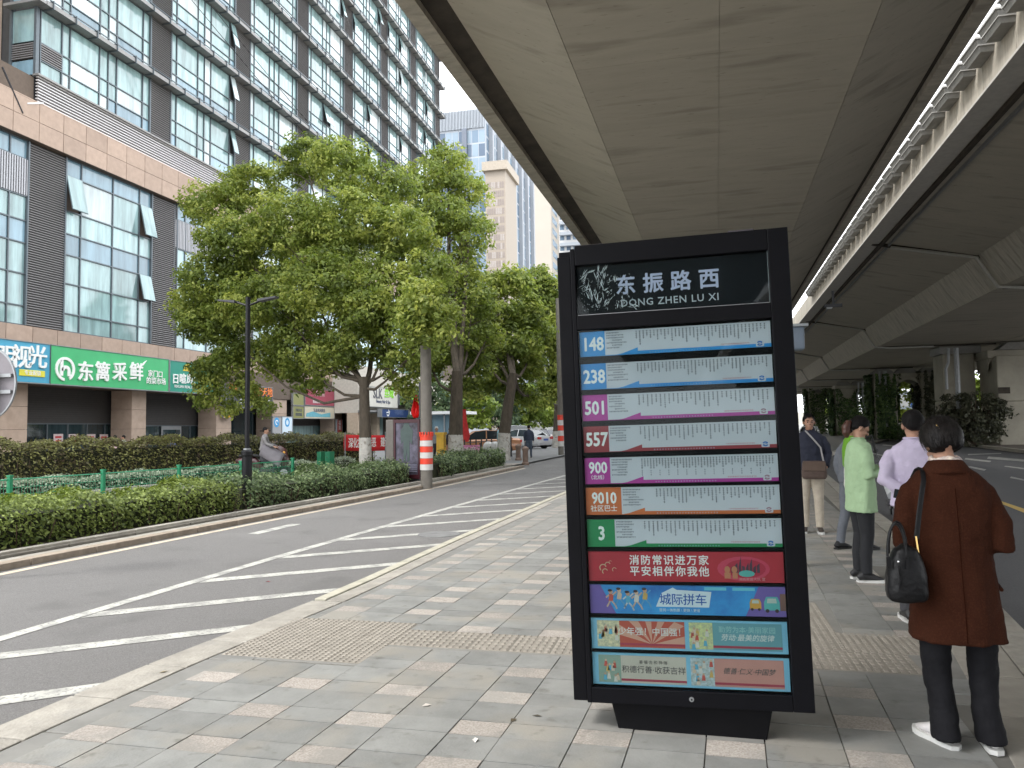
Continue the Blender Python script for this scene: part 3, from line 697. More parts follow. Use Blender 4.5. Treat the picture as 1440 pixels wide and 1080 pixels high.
shopfront(203,296,2.0, n=3)
shopfront(322,386,2.9, n=2)
shopfront(400,476,2.0, mats=gl_hi, n=2)
MB().box(SX+.01,SX+.05,atX(226,600,SX).y,atX(254,600,SX).y,-.1,1.95).build('door_frame', steel, bld, world=True)
MB().box(SX+.05,SX+.06,atX(228,600,SX).y,atX(252,600,SX).y,-.1,1.75).build('door_pane', gl_dk, bld, world=True)
MB().box(-50,BX+.6,60,96,3.55,3.7).build('canopy', ledgem, bld, world=True)
# pavement in front of shops
# ---- shop sign boards
RY = (math.pi/2, 0, math.pi/2)
def board(name, label, x0, x1, y0b, y1b, col, X=BX+.75, ztop=None, zbot=None, depth=.35, rim=None, rough=.45):
    a = atX(x0, (y0b+y1b)/2, X); b_ = atX(x1, (y0b+y1b)/2, X)
    zt = ztop if ztop is not None else atX(x0,y0b,X).z; zb = zbot if zbot is not None else atX(x0,y1b,X).z
    t = thing(name, label, 'shop sign', (X, a.y, zb))
    MB().box(-depth,0,0,b_.y-a.y,0,zt-zb).build('panel', M(name+'_'+str(x0), col, rough, var=.06, scale=1.5), t, bevel=.01)
    MB().box(-depth-.02,.03,-.03,0,-.03,zt-zb+.03).box(-depth-.02,.03,b_.y-a.y,b_.y-a.y+.03,-.03,zt-zb+.03).box(-depth-.02,.03,0,b_.y-a.y,-.04,0).box(-depth-.02,.03,0,b_.y-a.y,zt-zb,zt-zb+.03).build('rim', rim or steel, t)
    MB().box(-depth-.9,-depth,.1,.16,.3,.36).box(-depth-.9,-depth,b_.y-a.y-.16,b_.y-a.y-.1,.3,.36).build('bracket', darkg, t)
    return t, b_.y-a.y, zt-zb
ZT, ZB = 5.35, 3.72
def on(t, W, Hh, px, py, X=BX+.75):    # local y,z on the board below a photo pixel
    p = atX(px, py, X); return p.y - t.location.y, p.z - t.location.z
t, W, Hh = board('shop_sign', 'blue optician sign board with white characters left of the green grocery sign', -60, 70, 480, 541, (.06,.32,.48), ztop=ZT, zbot=ZB)
for ch, px in (('明',6),('视',39),('光',69-17)):
    pass
wl = M('sign_white', (.8,.8,.78), .45, var=.02)
for ch, px in (('明',7),('视',29.5),('光',52)):
    yy_, zz_ = on(t,W,Hh,px,504); text(ch, .98, wl, t, (.03,yy_,zz_), RY, .015, .03, name='character')
yy_, zz_ = on(t,W,Hh,45,525); MB().box(0,.03,yy_-.62,yy_+.62,zz_-.13,zz_+.13).build('strip', M('sign_yellow', (.65,.6,.05), .5), t, bevel=.03)
text('专业配镜', .2, wl, t, (.035,yy_,zz_), RY, .01, .004)
t, W, Hh = board('shop_sign', 'long green grocery sign board with round leaf logo and white characters', 70.6, 237, 485, 550, (.05,.42,.16), ztop=ZT, zbot=ZB)
for ch, px in (('东',119.5),('篱',143.5),('采',167.5),('鲜',191)):
    yy_, zz_ = on(t,W,Hh,px,524.5); text(ch, .92, wl, t, (.03,yy_,zz_), RY, .022, .04, name='character')
yy_, zz_ = on(t,W,Hh,91,519)
b = MB()
def ringpoly(b, cy, cz, r0, r1, a0, a1, x0, x1, n=20):
    for i in range(n):
        p, q = a0+(a1-a0)*i/n, a0+(a1-a0)*(i+1)/n
        P = [(cy+r0*math.cos(p),cz+r0*math.sin(p)),(cy+r1*math.cos(p),cz+r1*math.sin(p)),(cy+r1*math.cos(q),cz+r1*math.sin(q)),(cy+r0*math.cos(q),cz+r0*math.sin(q))]
        b.prism(P, x0, x1, 'x')
ringpoly(b, yy_, zz_, .40, .52, R(-60), R(265), 0, .05); b.box(0,.05,yy_-.27,yy_-.12,zz_-.3,zz_+.36)
ringpoly(b, yy_+.03, zz_-.08, .1, .24, R(0), R(180), 0, .05, 10); b.box(0,.05,yy_+.13,yy_+.27,zz_-.3,zz_-.08)
b.build('logo', wl, t)
yy_, zz_ = on(t,W,Hh,201,512)
lf = MB().prism([(yy_-.2,zz_-.12),(yy_,zz_-.06),(yy_+.24,zz_+.2),(yy_+.02,zz_+.08)], 0, .04, 'x').build('leaf_mark', wl, t)
for s_, px, py in (('家门口',218,526.5),('的菜市场',219,536.5)):
    yy_, zz_ = on(t,W,Hh,px,py); text(s_, .36, wl, t, (.03,yy_,zz_), RY, .015, .01)
t, W, Hh = board('shop_sign', 'teal real estate sign board with small yellow sun right of the grocery sign', 238.6, 300, 508, 552, (.01,.24,.17), ztop=ZT-.03, zbot=ZB)
for ch, px in (('日',246.5),('暄',256.5),('房',266.5),('产',276.5)):
    yy_, zz_ = on(t,W,Hh,px,533.5); text(ch, .56, wl, t, (.02,yy_,zz_), RY, .02, .02, name='character')
yy_, zz_ = on(t,W,Hh,263,544.5); text('RIXUAN REAL ESTATE', .2, wl, t, (.02,yy_,zz_), RY, .01, .004, sx=1.05)
yy_, zz_ = on(t,W,Hh,263,518); b = MB(); ringpoly(b, yy_, zz_-.07, .01, .17, 0, math.pi, 0, .03, 10)
for k in range(9):
    a = math.pi*k/8; c_, s_ = math.cos(a), math.sin(a)
    b.prism([(yy_+.2*c_-.03*s_,zz_-.07+.2*s_+.03*c_),(yy_+.33*c_,zz_-.07+.33*s_),(yy_+.2*c_+.03*s_,zz_-.07+.2*s_-.03*c_)], 0, .03, 'x')
b.box(0,.03,yy_-.33,yy_+.33,zz_-.15,zz_-.1).build('sun_logo', M('sun_yellow', (.75,.55,.04), .5), t)
# LED sign and small boards further along
orange = M('led_orange', (.8,.22,.05), .5)
t, W, Hh = board('shop_sign', 'dark shop sign with orange and white lettering behind the lamp post', 318, 383, 540, 572, (.04,.04,.05), X=BX+.6)
for s_, px, py, m_, z_ in (('美食天地',368,552,orange,.62),('少儿园',345,564,wl,.42),('毛丁教',371,564.5,wl,.42),('招租',307+22,546,orange,.5)):
    yy_, zz_ = on(t,W,Hh,px,py,BX+.6); text(s_, z_, m_, t, (.02,yy_,zz_), RY, .02, .01)
t, W, Hh = board('shop_sign', 'small yellow square sign on the column right of the dark shop opening', 314, 325, 571, 587, (.75,.4,.02), X=BX+.35, depth=.1)
yy_, zz_ = on(t,W,Hh,319.5,579,BX+.35); text('彩', .6, wl, t, (.01,yy_,zz_), RY, .01, .004)
# blue and white sticker panels on the column
t, W, Hh = board('shop_sign', 'white panel with round blue emblem and faint text on the column behind the lamp post', 396.5, 411, 586, 613, (.62,.72,.8), X=BX+.35, depth=.08)
b = MB(); yy_, zz_ = on(t,W,Hh,404,594,BX+.35); ringpoly(b, yy_, zz_, .18, .3, 0, 2*math.pi, 0, .012); b.build('emblem', M('emblem_blue', (.05,.3,.6), .5), t)
t, W, Hh = board('shop_sign', 'round blue emblem on a grey panel left of the white emblem panel', 383, 396, 586, 613, (.33,.33,.34), X=BX+.35, depth=.08)
b = MB(); yy_, zz_ = on(t,W,Hh,389,594,BX+.35); ringpoly(b, yy_, zz_, .01, .32, 0, 2*math.pi, 0, .012); b.build('emblem', M('emblem_blue', (.05,.3,.6), .5), t)
ringp = MB(); ringpoly(ringp, yy_, zz_, .1, .17, 0, 5, .013, .02); ringp.build('emblem_mark', wl, t)
# posters above the shutters
def poster(label, x0, x1, y0, y1, col, txts=(), X=BX+.35):
    t, W, Hh = board('poster_board', label, x0, x1, y0, y1, col, X=X, depth=.1)
    for s_, px, py, size, m_ in txts:
        yy_, zz_ = on(t,W,Hh,px,py,X); text(s_, size, m_, t, (.01,yy_,zz_), RY, .01, .003)
    return t
navyp = M('navy_print', (.03,.05,.12), .6)
poster('maroon poster board with pale heading above the beige one', 429, 470, 546, 569, (.3,.05,.08), (('龙河票',450,554,.5,M('pale_pink_print',(.6,.4,.4))),('招商热线',445,565,.28,wl)))
pt = poster('beige poster board with a blue wave, below the maroon one', 428, 470, 571, 588, (.52,.47,.36), (('生态休闲商务',449,577.5,.3,navyp),))
b = MB(); b.prism([(.2,.1),(pt.children[0].dimensions.y*.9,.1),(pt.children[0].dimensions.y*.9,.45),(2.5,.3),(1.2,.5),(.3,.35)], 0, .01, 'x').build('wave', M('wave_blue', (.12,.35,.42), .5), pt)
poster('narrow olive poster board left of the maroon one', 412, 427, 553, 569, (.22,.22,.08))
poster('narrow grey green poster board left of the beige one', 412, 427, 571, 588, (.22,.25,.22), (('开业大吉',420,577,.22,navyp),('欢迎光临',420,583,.22,navyp)))
poster('small red and white vertical notice beside the glass door under the trees', 474, 481, 590, 608, (.5,.08,.07), (('福',477.5,595,.4,wl),('到',477.5,602,.4,wl)))
# lighter shop row beyond the granite columns
row = thing('shop_annex', 'pale low shop building with plain fascia beyond the granite columns', 'building', (-24.6,52,0))
ya = atX(505,600,-24.6).y
MB().box(-27,-24.7,ya,78,2.9,6.5).build('wall', M('annex_wall', (.5,.46,.4), .8, var=.1), row, world=True)
for i in range(7):
    y0_ = ya+i*3.6
    MB().box(-25.6,-24.7,y0_,y0_+.5,-.1,2.9).build('column', M('annex_column', (.42,.33,.25), .8, var=.1), row, world=True)
    w = MB().box(-25.4,-25.3,y0_+.5,y0_+3.6,-.1,2.9).build('shop_window', mull, row, world=True)
    for q in range(3): pbox('pane', gl_hi if (i+q) % 3 else gl_dk, w, -25.3,-25.28,y0_+.6+q,y0_+1.5+q,.1,2.7)
MB().box(-24.7,-24.0,ya,78,2.95,3.1).build('canopy', ledgem, row, world=True)
t, W, Hh = board('shop_sign', 'cream sign board with dark SLK lettering and green characters behind the tree trunk', 514, 559, 543, 571, (.6,.58,.52), X=-24.2)
for s_, px, py, z_, m_ in (('SLK',531,554,1.1,M('grey_print',(.12,.12,.13))),('丝域',547,553.5,.95,M('lime_print',(.25,.6,.05)))):
    yy_, zz_ = on(t,W,Hh,px,py,-24.2); text(s_, z_, m_, t, (.02,yy_,zz_), RY, .02, .02)
yy_, zz_ = on(t,W,Hh,539,565,-24.2); text('Beauty Hair & Spa', .38, navyp, t, (.02,yy_,zz_), RY, .01, .004)
t, W, Hh = board('shop_sign', 'plain bright lime green sign board left of the striped pole', 562, 592, 546, 569, (.3,.72,.08), X=-24.2)
t, W, Hh = board('shop_sign', 'dark blue telecom sign board with white swirl above the light box', 537, 574, 575, 586, (.02,.05,.16), X=-23.6)
b = MB(); yy_, zz_ = on(t,W,Hh,545.5,580.5,-23.6); ringpoly(b, yy_, zz_, .2, .28, R(200), R(430), 0, .02); b.prism([(yy_-.3,zz_+.05),(yy_+.35,zz_+.12),(yy_+.35,zz_+.02),(yy_-.3,zz_-.02)],0,.02,'x').build('logo', wl, t)
yy_, zz_ = on(t,W,Hh,561,580.5,-23.6); text('中国电信', .5, M('dim_blue_print',(.1,.15,.3)), t, (.02,yy_,zz_), RY, .01, .005)
# small canopy kiosk at the end
kz = thing('kiosk', 'small white flat roofed kiosk with dark windows between the two tree trunks', 'kiosk', (-19.8,58,0))
MB().box(-22,-17.6,57,61,2.75,2.98).build('roof', whitep, kz, world=True)
MB().box(-21.6,-18.1,57.6,60.6,-.1,1.0).build('wall', M('kiosk_wall',(.45,.43,.4)), kz, world=True)
for x in (-21.6,-20.4,-19.3,-18.1): MB().box(x-.05,x+.05,57.5,57.62,-.1,2.75).build('post', steel, kz, world=True)
MB().box(-21.55,-18.15,57.7,57.75,1.0,2.7).build('pane', gl_lo, kz, world=True)
# ------------------------------------------------------------ far towers
def grid_face(parent, axis, fixed, a0, a1, z0, z1, nu, nv, frame_m, glass, fw=.25, out_=1, proud=.25, solid=.25):
    """facade grid: wall slab with separate window panes; axis 'y' = face looks to -y, 'x' = face looks to +x"""
    du, dv = (a1-a0)/nu, (z1-z0)/nv; cells = MB()
    pm = {}
    for i in range(nu):
        for j in range(nv):
            u0, u1 = a0+du*i+fw*du/2, a0+du*(i+1)-fw*du/2; v0, v1 = z0+dv*j+solid*dv/2, z0+dv*(j+1)-solid*dv/2
            k = glass[int(random.random()*len(glass))]; q = pm.setdefault(k.name, (MB(), k))[0]
            if axis == 'y': q.box(u0,u1,fixed-.02,fixed+.05,v0,v1)
            else: q.box(fixed-.05,fixed+.02,u0,u1,v0,v1)
    for q, k in pm.values(): q.build('window_panes', k, parent, world=True, kind='stuff')
farg = [M('far_glass_a',(.13,.19,.26),.15,var=.2,scale=.05), M('far_glass_b',(.22,.29,.36),.15,var=.2,scale=.05), M('far_glass_c',(.08,.12,.18),.15,var=.2,scale=.05)]
farw = M('far_white_frame', (.34,.37,.41), .6, var=.05)
YT = 118
xl, xr = atY(600,300,YT).x, atY(683.5,300,YT).x; zt_ = atY(640,157,YT).z
t1 = thing('glass_tower', 'distant blue glass office tower with white finned side seen above the tree tops', 'building', ((xl+xr)/2,YT,0))
ye = atX(752,400,xr).y
MB().box(xl-8,xr,YT,ye,-.2,zt_).build('wall', farw, t1, world=True)
grid_face(t1,'y',YT,xl,xr,4,zt_-3.4,9,20,farw,farg,.09,solid=.12)
b = MB()
for k in range(40): x = xl+(xr-xl)*k/40; b.box(x,x+.12,YT-.25,YT-.02,zt_-3.2,zt_+.2)
b.build('parapet_fins', farw, t1, world=True, kind='stuff')
MB().box(xl+(xr-xl)*.62,xl+(xr-xl)*.70,YT-.4,YT-.06,4,zt_-3.2).build('dark_strip', M('far_dark',(.12,.14,.18),.6), t1, world=True)
grid_face(t1,'x',xr,YT+.5,ye,4,zt_-2,12,20,farw,farg[:2],.2,solid=.15)
for k in range(7):
    y_ = YT+(ye-YT)*(k+.5)/7; MB().box(xr+.03,xr+.7,y_-.5,y_+.5,2,zt_).build('fin', M('far_fin',(.3,.32,.35),.6), t1, world=True)
Y2 = 104
xa, xb = atY(683,300,Y2).x, atY(711,300,Y2).x; z2 = atY(695,240,Y2).z
t2 = thing('stone_tower', 'tan stone clad tower with small square windows in front of the glass tower', 'building', ((xa+xb)/2,Y2,0))
MB().box(xa,xb,Y2,Y2+7,-.2,z2).build('wall', M('far_tan', (.36,.31,.26), .8, var=.05), t2, world=True)  # haze of distance mixed into the tan colours, paler and less orange
MB().box(xa-.4,xb+.4,Y2-.4,Y2+7.4,z2,z2+1.3).build('crown', M('far_tan2', (.4,.35,.29), .8), t2, world=True)
grid_face(t2,'y',Y2,xa+.2,xb-.2,4,z2-1.5,8,26,farw,[M('far_tan_glass',(.42,.38,.36),.3),M('far_tan_glass2',(.3,.26,.24),.3)],.25,solid=.3)
Y3 = 190
xa, xb = atY(751,330,Y3).x, atY(775,330,Y3).x; z3 = atY(760,200,Y3).z
t3 = thing('cream_tower', 'plain cream residential tower between the glass tower and the viaduct edge', 'building', ((xa+xb)/2,Y3,0))
MB().box(xa-3,xb,Y3,Y3+12,-.2,z3).build('wall', M('far_cream', (.36,.325,.28), .8, var=.05, scale=.1), t3, world=True)
b = MB()
for k in range(24): b.box(xb-.01,xb+.05,Y3+2,Y3+9,4+k*3,5.6+k*3)
b.build('window_panes', farg[1], t3, world=True, kind='stuff')
Y4 = 210
xa, xb = atY(773,330,Y4).x, atY(850,330,Y4).x; z4 = atY(780,250,Y4).z
t4 = thing('white_apartment_tower', 'white apartment tower with rows of grey windows just left of the bus sign', 'building', ((xa+xb)/2,Y4,0))
MB().box(xa,xb,Y4,Y4+14,-.2,z4).build('wall', M('far_white_wall', (.5,.5,.5), .8, var=.04), t4, world=True)
grid_face(t4,'y',Y4,xa+.8,xb,3,z4-1,8,int(z4/3.1),farw,farg,.35,solid=.45)
for k in range(int(z4/3.1)): MB().box(xa+3,xa+9,Y4-1.2,Y4-.05,3+k*3.1,3.9+k*3.1).build('balcony', farw, t4, world=True) if k < 20 else None
# low buildings at the end of the street
t5 = thing('street_end_building', 'hazy white low building visible through the trees at the end of the street', 'building', (-12,150,0))
MB().box(-44,6,150,165,-.2,17).build('wall', M('end_wall', (.55,.54,.5), .8, var=.06, scale=.1), t5, world=True)
grid_face(t5,'y',150,-43,5,3,16,22,5,farw,farg,.4,solid=.4)
# overhead wires
wirem = M('cable_rubber', (.03,.03,.03), .7)
for k, (a, b_) in enumerate((((-26.9,26,29.5),(-14,62,9)),((-26.9,26,28.5),(-14,62,8.2)),((-14,62,9.5),(-4,120,17)))):
    P = [Vector(a).lerp(Vector(b_), s/16) - Vector((0,0,1.6*math.sin(math.pi*s/16))) for s in range(17)]
    ob = MB().tube(P, .022, 4).build('overhead_cable', wirem)
    settag(ob, ['upper black cable sagging from the office block over the tree tops','lower black cable sagging from the office block over the tree tops','black cable strung past the distant towers'][k], 'cable')
# ------------------------------------------------------------ elevated road
VD = .03   # drift of the viaduct to the right per metre
def vx(x, y): return x+VD*(y-15)
YA, YB = -121, 150
left = thing('elevated_road_deck', 'left concrete viaduct deck passing right over the camera and the bus sign', 'viaduct', (0,15,8))
right_ = thing('elevated_road_deck', 'right concrete viaduct deck over the far lanes, resting on the tall piers', 'viaduct', (14,15,7))
def vprism(prof, y0, y1, mat, parent, name, **k):
    n = len(prof); vs = [(vx(x,y0),y0,z) for x,z in prof]+[(vx(x,y1),y1,z) for x,z in prof]
    b = MB(); b.add(vs, [tuple(range(n))[::-1], tuple(range(n,2*n))]+[(i,(i+1)%n,n+(i+1)%n,n+i) for i in range(n)])
    return b.build(name, mat, parent, world=True, **k)
def vslab(p, q, th, y0, y1, mat, parent, name):   # panel under a line p->q in the cross-section
    (xa,za),(xb,zb) = p, q
    return vprism([(xa,za),(xb,zb),(xb,zb+th),(xa,za+th)], y0, y1, mat, parent, name)
vprism([(-4.1,9.12),(-1.9,8.03),(3.1,8.03),(5.2,9.12),(5.2,9.5),(-4.1,9.5)], YA, YB, conc, left, 'deck_body')
PL = 3.05; y = YA
while y < YB:
    e = y+PL
    g_ = .005
    vslab((-3.85,8.985),(-1.86,8.0), .03, y+g_, e-g_, conc, left, 'wing_panel')
    vslab((-1.85,8.0),(.657,8.0), .03, y+g_, e-g_, conc, left, 'soffit_panel')
    vslab((.663,8.0),(3.05,8.0), .03, y+g_+.01, e-g_+.01, conc, left, 'soffit_panel')
    vslab((3.06,8.0),(4.9,8.93), .03, y+g_, e-g_, conc, left, 'wing_panel')
    if y < 90: vslab((-4.6,8.82),(-4.28,8.82), 1.15, y+.01, e-.01, conc_l, left, 'edge_stone')
    vslab((5.02,8.84),(5.3,8.84), 1.15, y+.01, e-.01, conc_l, left, 'edge_stone')
    y = e
vprism([(-4.28,8.95),(-3.84,8.99),(-3.84,9.15),(-4.28,9.2)], YA, YB, conc_d, left, 'stained_drip_strip')
vprism([(4.9,8.95),(5.03,8.99),(5.03,9.15),(4.9,9.2)], YA, YB, conc_d, left, 'stained_drip_strip')
vprism([(-4.66,9.95),(-4.2,9.95),(-4.2,10.05),(-4.66,10.05)], YA, YB, conc_l, left, 'coping')
# right deck: wing, web, soffit
vprism([(6.85,9.2),(10.85,8.32),(11.6,7.03),(27.3,7.03),(28.2,8.32),(32.5,9.2),(32.5,9.6),(6.85,9.6)], YA, YB, conc, right_, 'deck_body')
joints = [-121,-90,-60,-22,9.5,34,58.5,81.5,100,118,136,150]
for i in range(len(joints)-1):
    y0, y1 = joints[i], joints[i+1]; n = max(1, round((y1-y0)/4.1))
    for k in range(n):
        a = y0+.12+(y1-y0-.24)*k/n; e = y0+.12+(y1-y0-.24)*(k+1)/n
        vslab((6.9,9.14),(10.8,8.29), .03, a+.008, e-.008, conc, right_, 'wing_panel')
        vslab((11.66,7.0),(15.4,7.0), .03, a+.008, e-.008, conc, right_, 'soffit_panel')
        vslab((15.41,7.0),(19.2,7.0), .03, a+.02, e+.004, conc, right_, 'soffit_panel')
    vprism([(19.3,7.0),(23.2,7.0),(23.2,7.03),(19.3,7.03)], y0+.3, y1-.3, conc, right_, 'soffit_panel'); vprism([(23.25,7.0),(27.2,7.0),(27.2,7.03),(23.25,7.03)], y0+.3, y1-.3, conc, right_, 'soffit_panel')
    # web face panels
    vprism([(10.8,8.3),(11.62,7.0),(11.66,7.03),(10.86,8.33)], y0+.35, y1-.35, conc_l, right_, 'web_panel')
    # joint: cross rib, dark slot and drain pipes
    if 0 < y1 < 140:
        yj = y1
        vprism([(6.9,9.02),(10.9,8.18),(10.9,8.3),(6.9,9.14)], yj-.09, yj+.09, conc_d, right_, 'joint_seal')
        b = MB(); X0 = vx(10.72,yj-.3)
        b.tube([(vx(7.6,yj),yj-.1,8.85),(vx(10.5,yj),yj-.1,8.28),(X0,yj-.3,8.18),(vx(11.5,yj)-.08,yj-.3,6.95),(vx(12.4,yj),yj-.3,6.86),(vx(15.2,yj),yj-.3,6.86)], .07, 8)
        b.build('drain_pipe', M('drain_pipe', (.42,.41,.38), .5, var=.1), right_, world=True, smooth=True)
        vprism([(11.7,6.9),(19.2,6.9),(19.2,7.0),(11.7,7.0)], yj-.05, yj+.05, conc_d, right_, 'joint_seal')
# outer barrier of the right deck facing the gap, seen in daylight
y = YA
while y < 90:
    vslab((6.55,9.1),(6.85,9.1), 1.0, y+.006, y+1.99, conc_l, right_, 'barrier_panel'); y += 2
vprism([(6.5,9.04),(7.15,9.04),(7.15,9.1),(6.5,9.1)], YA, YB, M('drip_edge_lit',(.5,.48,.44),.7,var=.1), right_, 'drip_edge')  # pale colour paints the bright line of light along the barrier's lower edge
vprism([(7.2,8.95),(7.32,8.95),(7.32,9.08),(7.2,9.08)], YA, YB, conc_d, right_, 'cable_tray')
vprism([(7.5,8.9),(7.56,8.9),(7.56,9.0),(7.5,9.0)], YA, YB, steel, right_, 'cable_pipe')
vprism([(6.85,9.6),(7.1,9.6),(7.1,10.1),(6.85,10.1)], YA, YB, conc_l, right_, 'barrier_back')
# flower boxes hanging on the barrier, each with stepped ribs
fbm = M('planter_plastic', (.22,.215,.2), .55, var=.15, scale=4)
def flowerbox():
    t = thing('flower_box', 'x', 'planter', group='empty grey flower boxes hung on the viaduct barrier in the gap')
    MB().hexa([(-.26,-.42,0),(.02,-.42,0),(.02,.42,0),(-.26,.42,0)],[(-.36,-.5,.26),(.02,-.5,.26),(.02,.5,.26),(-.36,.5,.26)]).build('tub', fbm, t)
    MB().box(-.39,.02,-.53,.53,.26,.31).box(-.33,.02,-.48,.48,.12,.145).build('rim', M('planter_rim',(.33,.32,.3),.5), t)
    MB().box(-.02,.14,-.3,-.26,.2,.36).box(-.02,.14,.26,.3,.2,.36).build('hook', darkg, t)
    return t
ORD = ['first','second','third','fourth','fifth','sixth','seventh','eighth','ninth','tenth','eleventh','twelfth','thirteenth','fourteenth','fifteenth','sixteenth','seventeenth','eighteenth','nineteenth']
ORD += ['twentieth']+['twenty-'+q for q in ORD[:9]]+['thirtieth']+['thirty-'+q for q in ORD[:9]]
fb = None
for k, y in enumerate(np.arange(11.2, 52, 1.24)):
    lab = 'ribbed grey flower box in the bright viaduct gap, %s from the near top right end' % ORD[k]
    if fb is None: fb = flowerbox(); fb['label'] = lab; fb.location = (vx(6.53,y),y,9.72); continue
    copytree(fb, None, lab, loc=(vx(6.53,y),y,9.72))
# camera/lamp hanging under the right deck and the lamp at the sign's right
t = thing('ceiling_lamp', 'small dark floodlight hanging from the underside of the right deck', 'lamp', tuple(atY(1172,432,30)))
MB().box(-.3,.3,-.08,.08,0,.12).build('housing', darkg, t); MB().box(-.04,.04,-.04,.04,.12,.62).build('stem', darkg, t); MB().box(-.25,-.05,-.07,.07,-.06,0).build('lens', steel, t)
t = thing('street_light_box', 'blue grey lamp box sticking out right behind the bus sign edge', 'lamp', tuple(atY(1122,478,9)))
MB().box(-.3,.06,-.1,.1,-.12,.14).build('housing', M('lamp_box_blue',(.12,.15,.19),.5), t, bevel=.02); MB().box(-.3,.1,-.12,.12,.14,.17).build('lid', M('lamp_lid',(.25,.27,.28),.4), t)
MB().tube([(-.2,0,-.12),(-.2,0,-3.9)], .05, 8).build('post', darkg, t)
# ---- median strip with piers
MED = [(14.5,-5),(15.4,20),(17.2,45),(19.6,66),(21.5,84),(27,118),(34,150)]
o = strip(lambda y: pl(MED,y), lambda y: pl(MED,y)+7.5, .0, list(np.arange(-5,150,3.0))).build('median_strip', soil); settag(o, kind='structure')
stones(MED, -.15, .12, -.3, .03, 16, 120, 2.0, M('median_kerb',(.4,.36,.3),.8,var=.12,rnd=.06), o, 'kerb_stone')
ivy = leafmat('ivy_leaf', (.02,.04,.016), (.06,.11,.035), (.13,.19,.06), .15, 1.2)
ivy2 = leafmat('dry_ivy_leaf', (.03,.03,.02), (.075,.08,.045), (.13,.125,.085), .1, 1.2)
padm = M('bearing_block', (.3,.29,.27), .8, var=.1)
def ivy_on(x0,x1,y0,y1,z0,z1,n,lm,label,top_ragged=1.0):
    t = thing('climbing_ivy', label, 'climbing plant', ((x0+x1)/2,(y0+y1)/2,0))
    f = rng.integers(0,4,n); u = rng.random(n); v = rng.random(n)**.9; d = rng.uniform(0,.35,n)
    bul = .25+.25*np.sin(v*9+u*7)
    X = np.where(f==0, x0-d-bul*.6, np.where(f==1, x1+d+bul*.6, x0+(x1-x0)*u)); Y = np.where(f==2, y0-d-bul*.8, np.where(f==3, y1+d+bul, y0+(y1-y0)*u))
    Z = z0+(z1-z0)*v+np.sin(u*11+f)*top_ragged*v
    Nn = np.stack([np.where(f==0,-1,np.where(f==1,1,0)), np.where(f==2,-1,np.where(f==3,1,0)), np.full(n,.2)],1).astype(float)
    P = np.stack([X,Y,np.minimum(Z, z1+.2)],1)-np.array([(x0+x1)/2,(y0+y1)/2,0])
    V, F = leaves(P, Nn, .16, .6, .5); tri_soup('foliage', V, F, lm, t, rng.random(n)); return t
def portal(y, xl, xr, label, w=2.4, d=2.2, opening=None, arch=True):
    """two rectangular piers joined by an arched cross head, with bearing blocks on top"""
    t = thing('viaduct_pier', label, 'bridge pier', ((xl+xr)/2,y,0))
    for xx in (xl, xr-w):
        for q in range(2):
            z0 = -.2+q*3.1; MB().box(xx,xx+w,y-d/2,y+d/2,z0+.01,z0+3.1).build('pier_shaft', pierm, t, world=True, bevel=.12)
    if xr-xl > 2*w+.2:
        xa, xb = xl+w, xr-w; n = 10; b = MB(); c_ = (xa+xb)/2; r_ = (xb-xa)/2
        bot = [(c_-r_*math.cos(math.pi*k/n), 4.7+min(1.0,r_)*math.sin(math.pi*k/n)) for k in range(n+1)]
        b.prism([(xa,6.0)]+bot+[(xb,6.0)][::1], y-d/2+.1, y+d/2-.1, 'y').build('arch_head', pierm, t, world=True)
    MB().box(xl,xr,y-d/2+.05,y+d/2-.05,6.0,6.35).build('cross_head', pierm, t, world=True, bevel=.05)
    for bx in (xl+w*.5, (xl+xr)/2, xr-w*.5):
        MB().hexa([(bx-1.1,y-.7,6.36),(bx+1.1,y-.7,6.36),(bx+1.1,y+.7,6.36),(bx-1.1,y+.7,6.36)],[(bx-.5,y-.5,6.86),(bx+.5,y-.5,6.86),(bx+.5,y+.5,6.86),(bx-.5,y+.5,6.86)]).build('bearing_block', padm, t, world=True)
    return t
P1 = thing('viaduct_pier', 'bare concrete pier with pale pipes rising behind the rounded dark bush', 'bridge pier', (18.5,60,0))
for q in range(2): MB().box(17.35,19.45,59.4,61.6,-.2+q*3.3+.01,-.2+q*3.3+3.3).build('pier_shaft', pierm, P1, world=True, bevel=.12)
MB().box(17.2,19.85,59.3,61.7,6.4,6.95).build('bearing_block', padm, P1, world=True, bevel=.03)
P1b = thing('viaduct_pier', 'nearest broad concrete pier with a small rectangular plaque at the right edge', 'bridge pier', (22.5,58,0))
for q in range(2):
    z0 = -.2+q*3.1
    MB().box(20.0,22.25,57.2,60.4,z0+.01,z0+3.1).build('pier_shaft', pierm, P1b, world=True, bevel=.08)
    MB().box(22.5,28.5,57.9,60.4,z0+.01,z0+3.1).build('pier_shaft', pierm, P1b, world=True, bevel=.08)
MB().box(19.6,28.6,57.5,60.3,5.85,6.4).build('cross_head', pierm, P1b, world=True, bevel=.05)
MB().prism([(19.75,5.0),(19.85,5.5),(20.0,5.75),(20.0,5.85),(19.75,5.85)], 58, 60, 'y').build('arch_head', pierm, P1b, world=True)
MB().hexa([(20.2,57.3,6.41),(22.9,57.3,6.41),(22.9,58.7,6.41),(20.2,58.7,6.41)],[(20.9,57.5,6.92),(22.2,57.5,6.92),(22.2,58.5,6.92),(20.9,58.5,6.92)]).build('bearing_block', padm, P1b, world=True)
p_ = atY(1410,549,57.4); MB().box(p_.x-.35,p_.x+.35,57.12,57.19,p_.z-.22,p_.z+.2).build('plaque', conc_d, P1b, world=True)
P2 = portal(81, 17.2, 23.4, 'second pier pair covered in ivy, framing the arched view of trees and a blue sign', 2.05, 2.4)
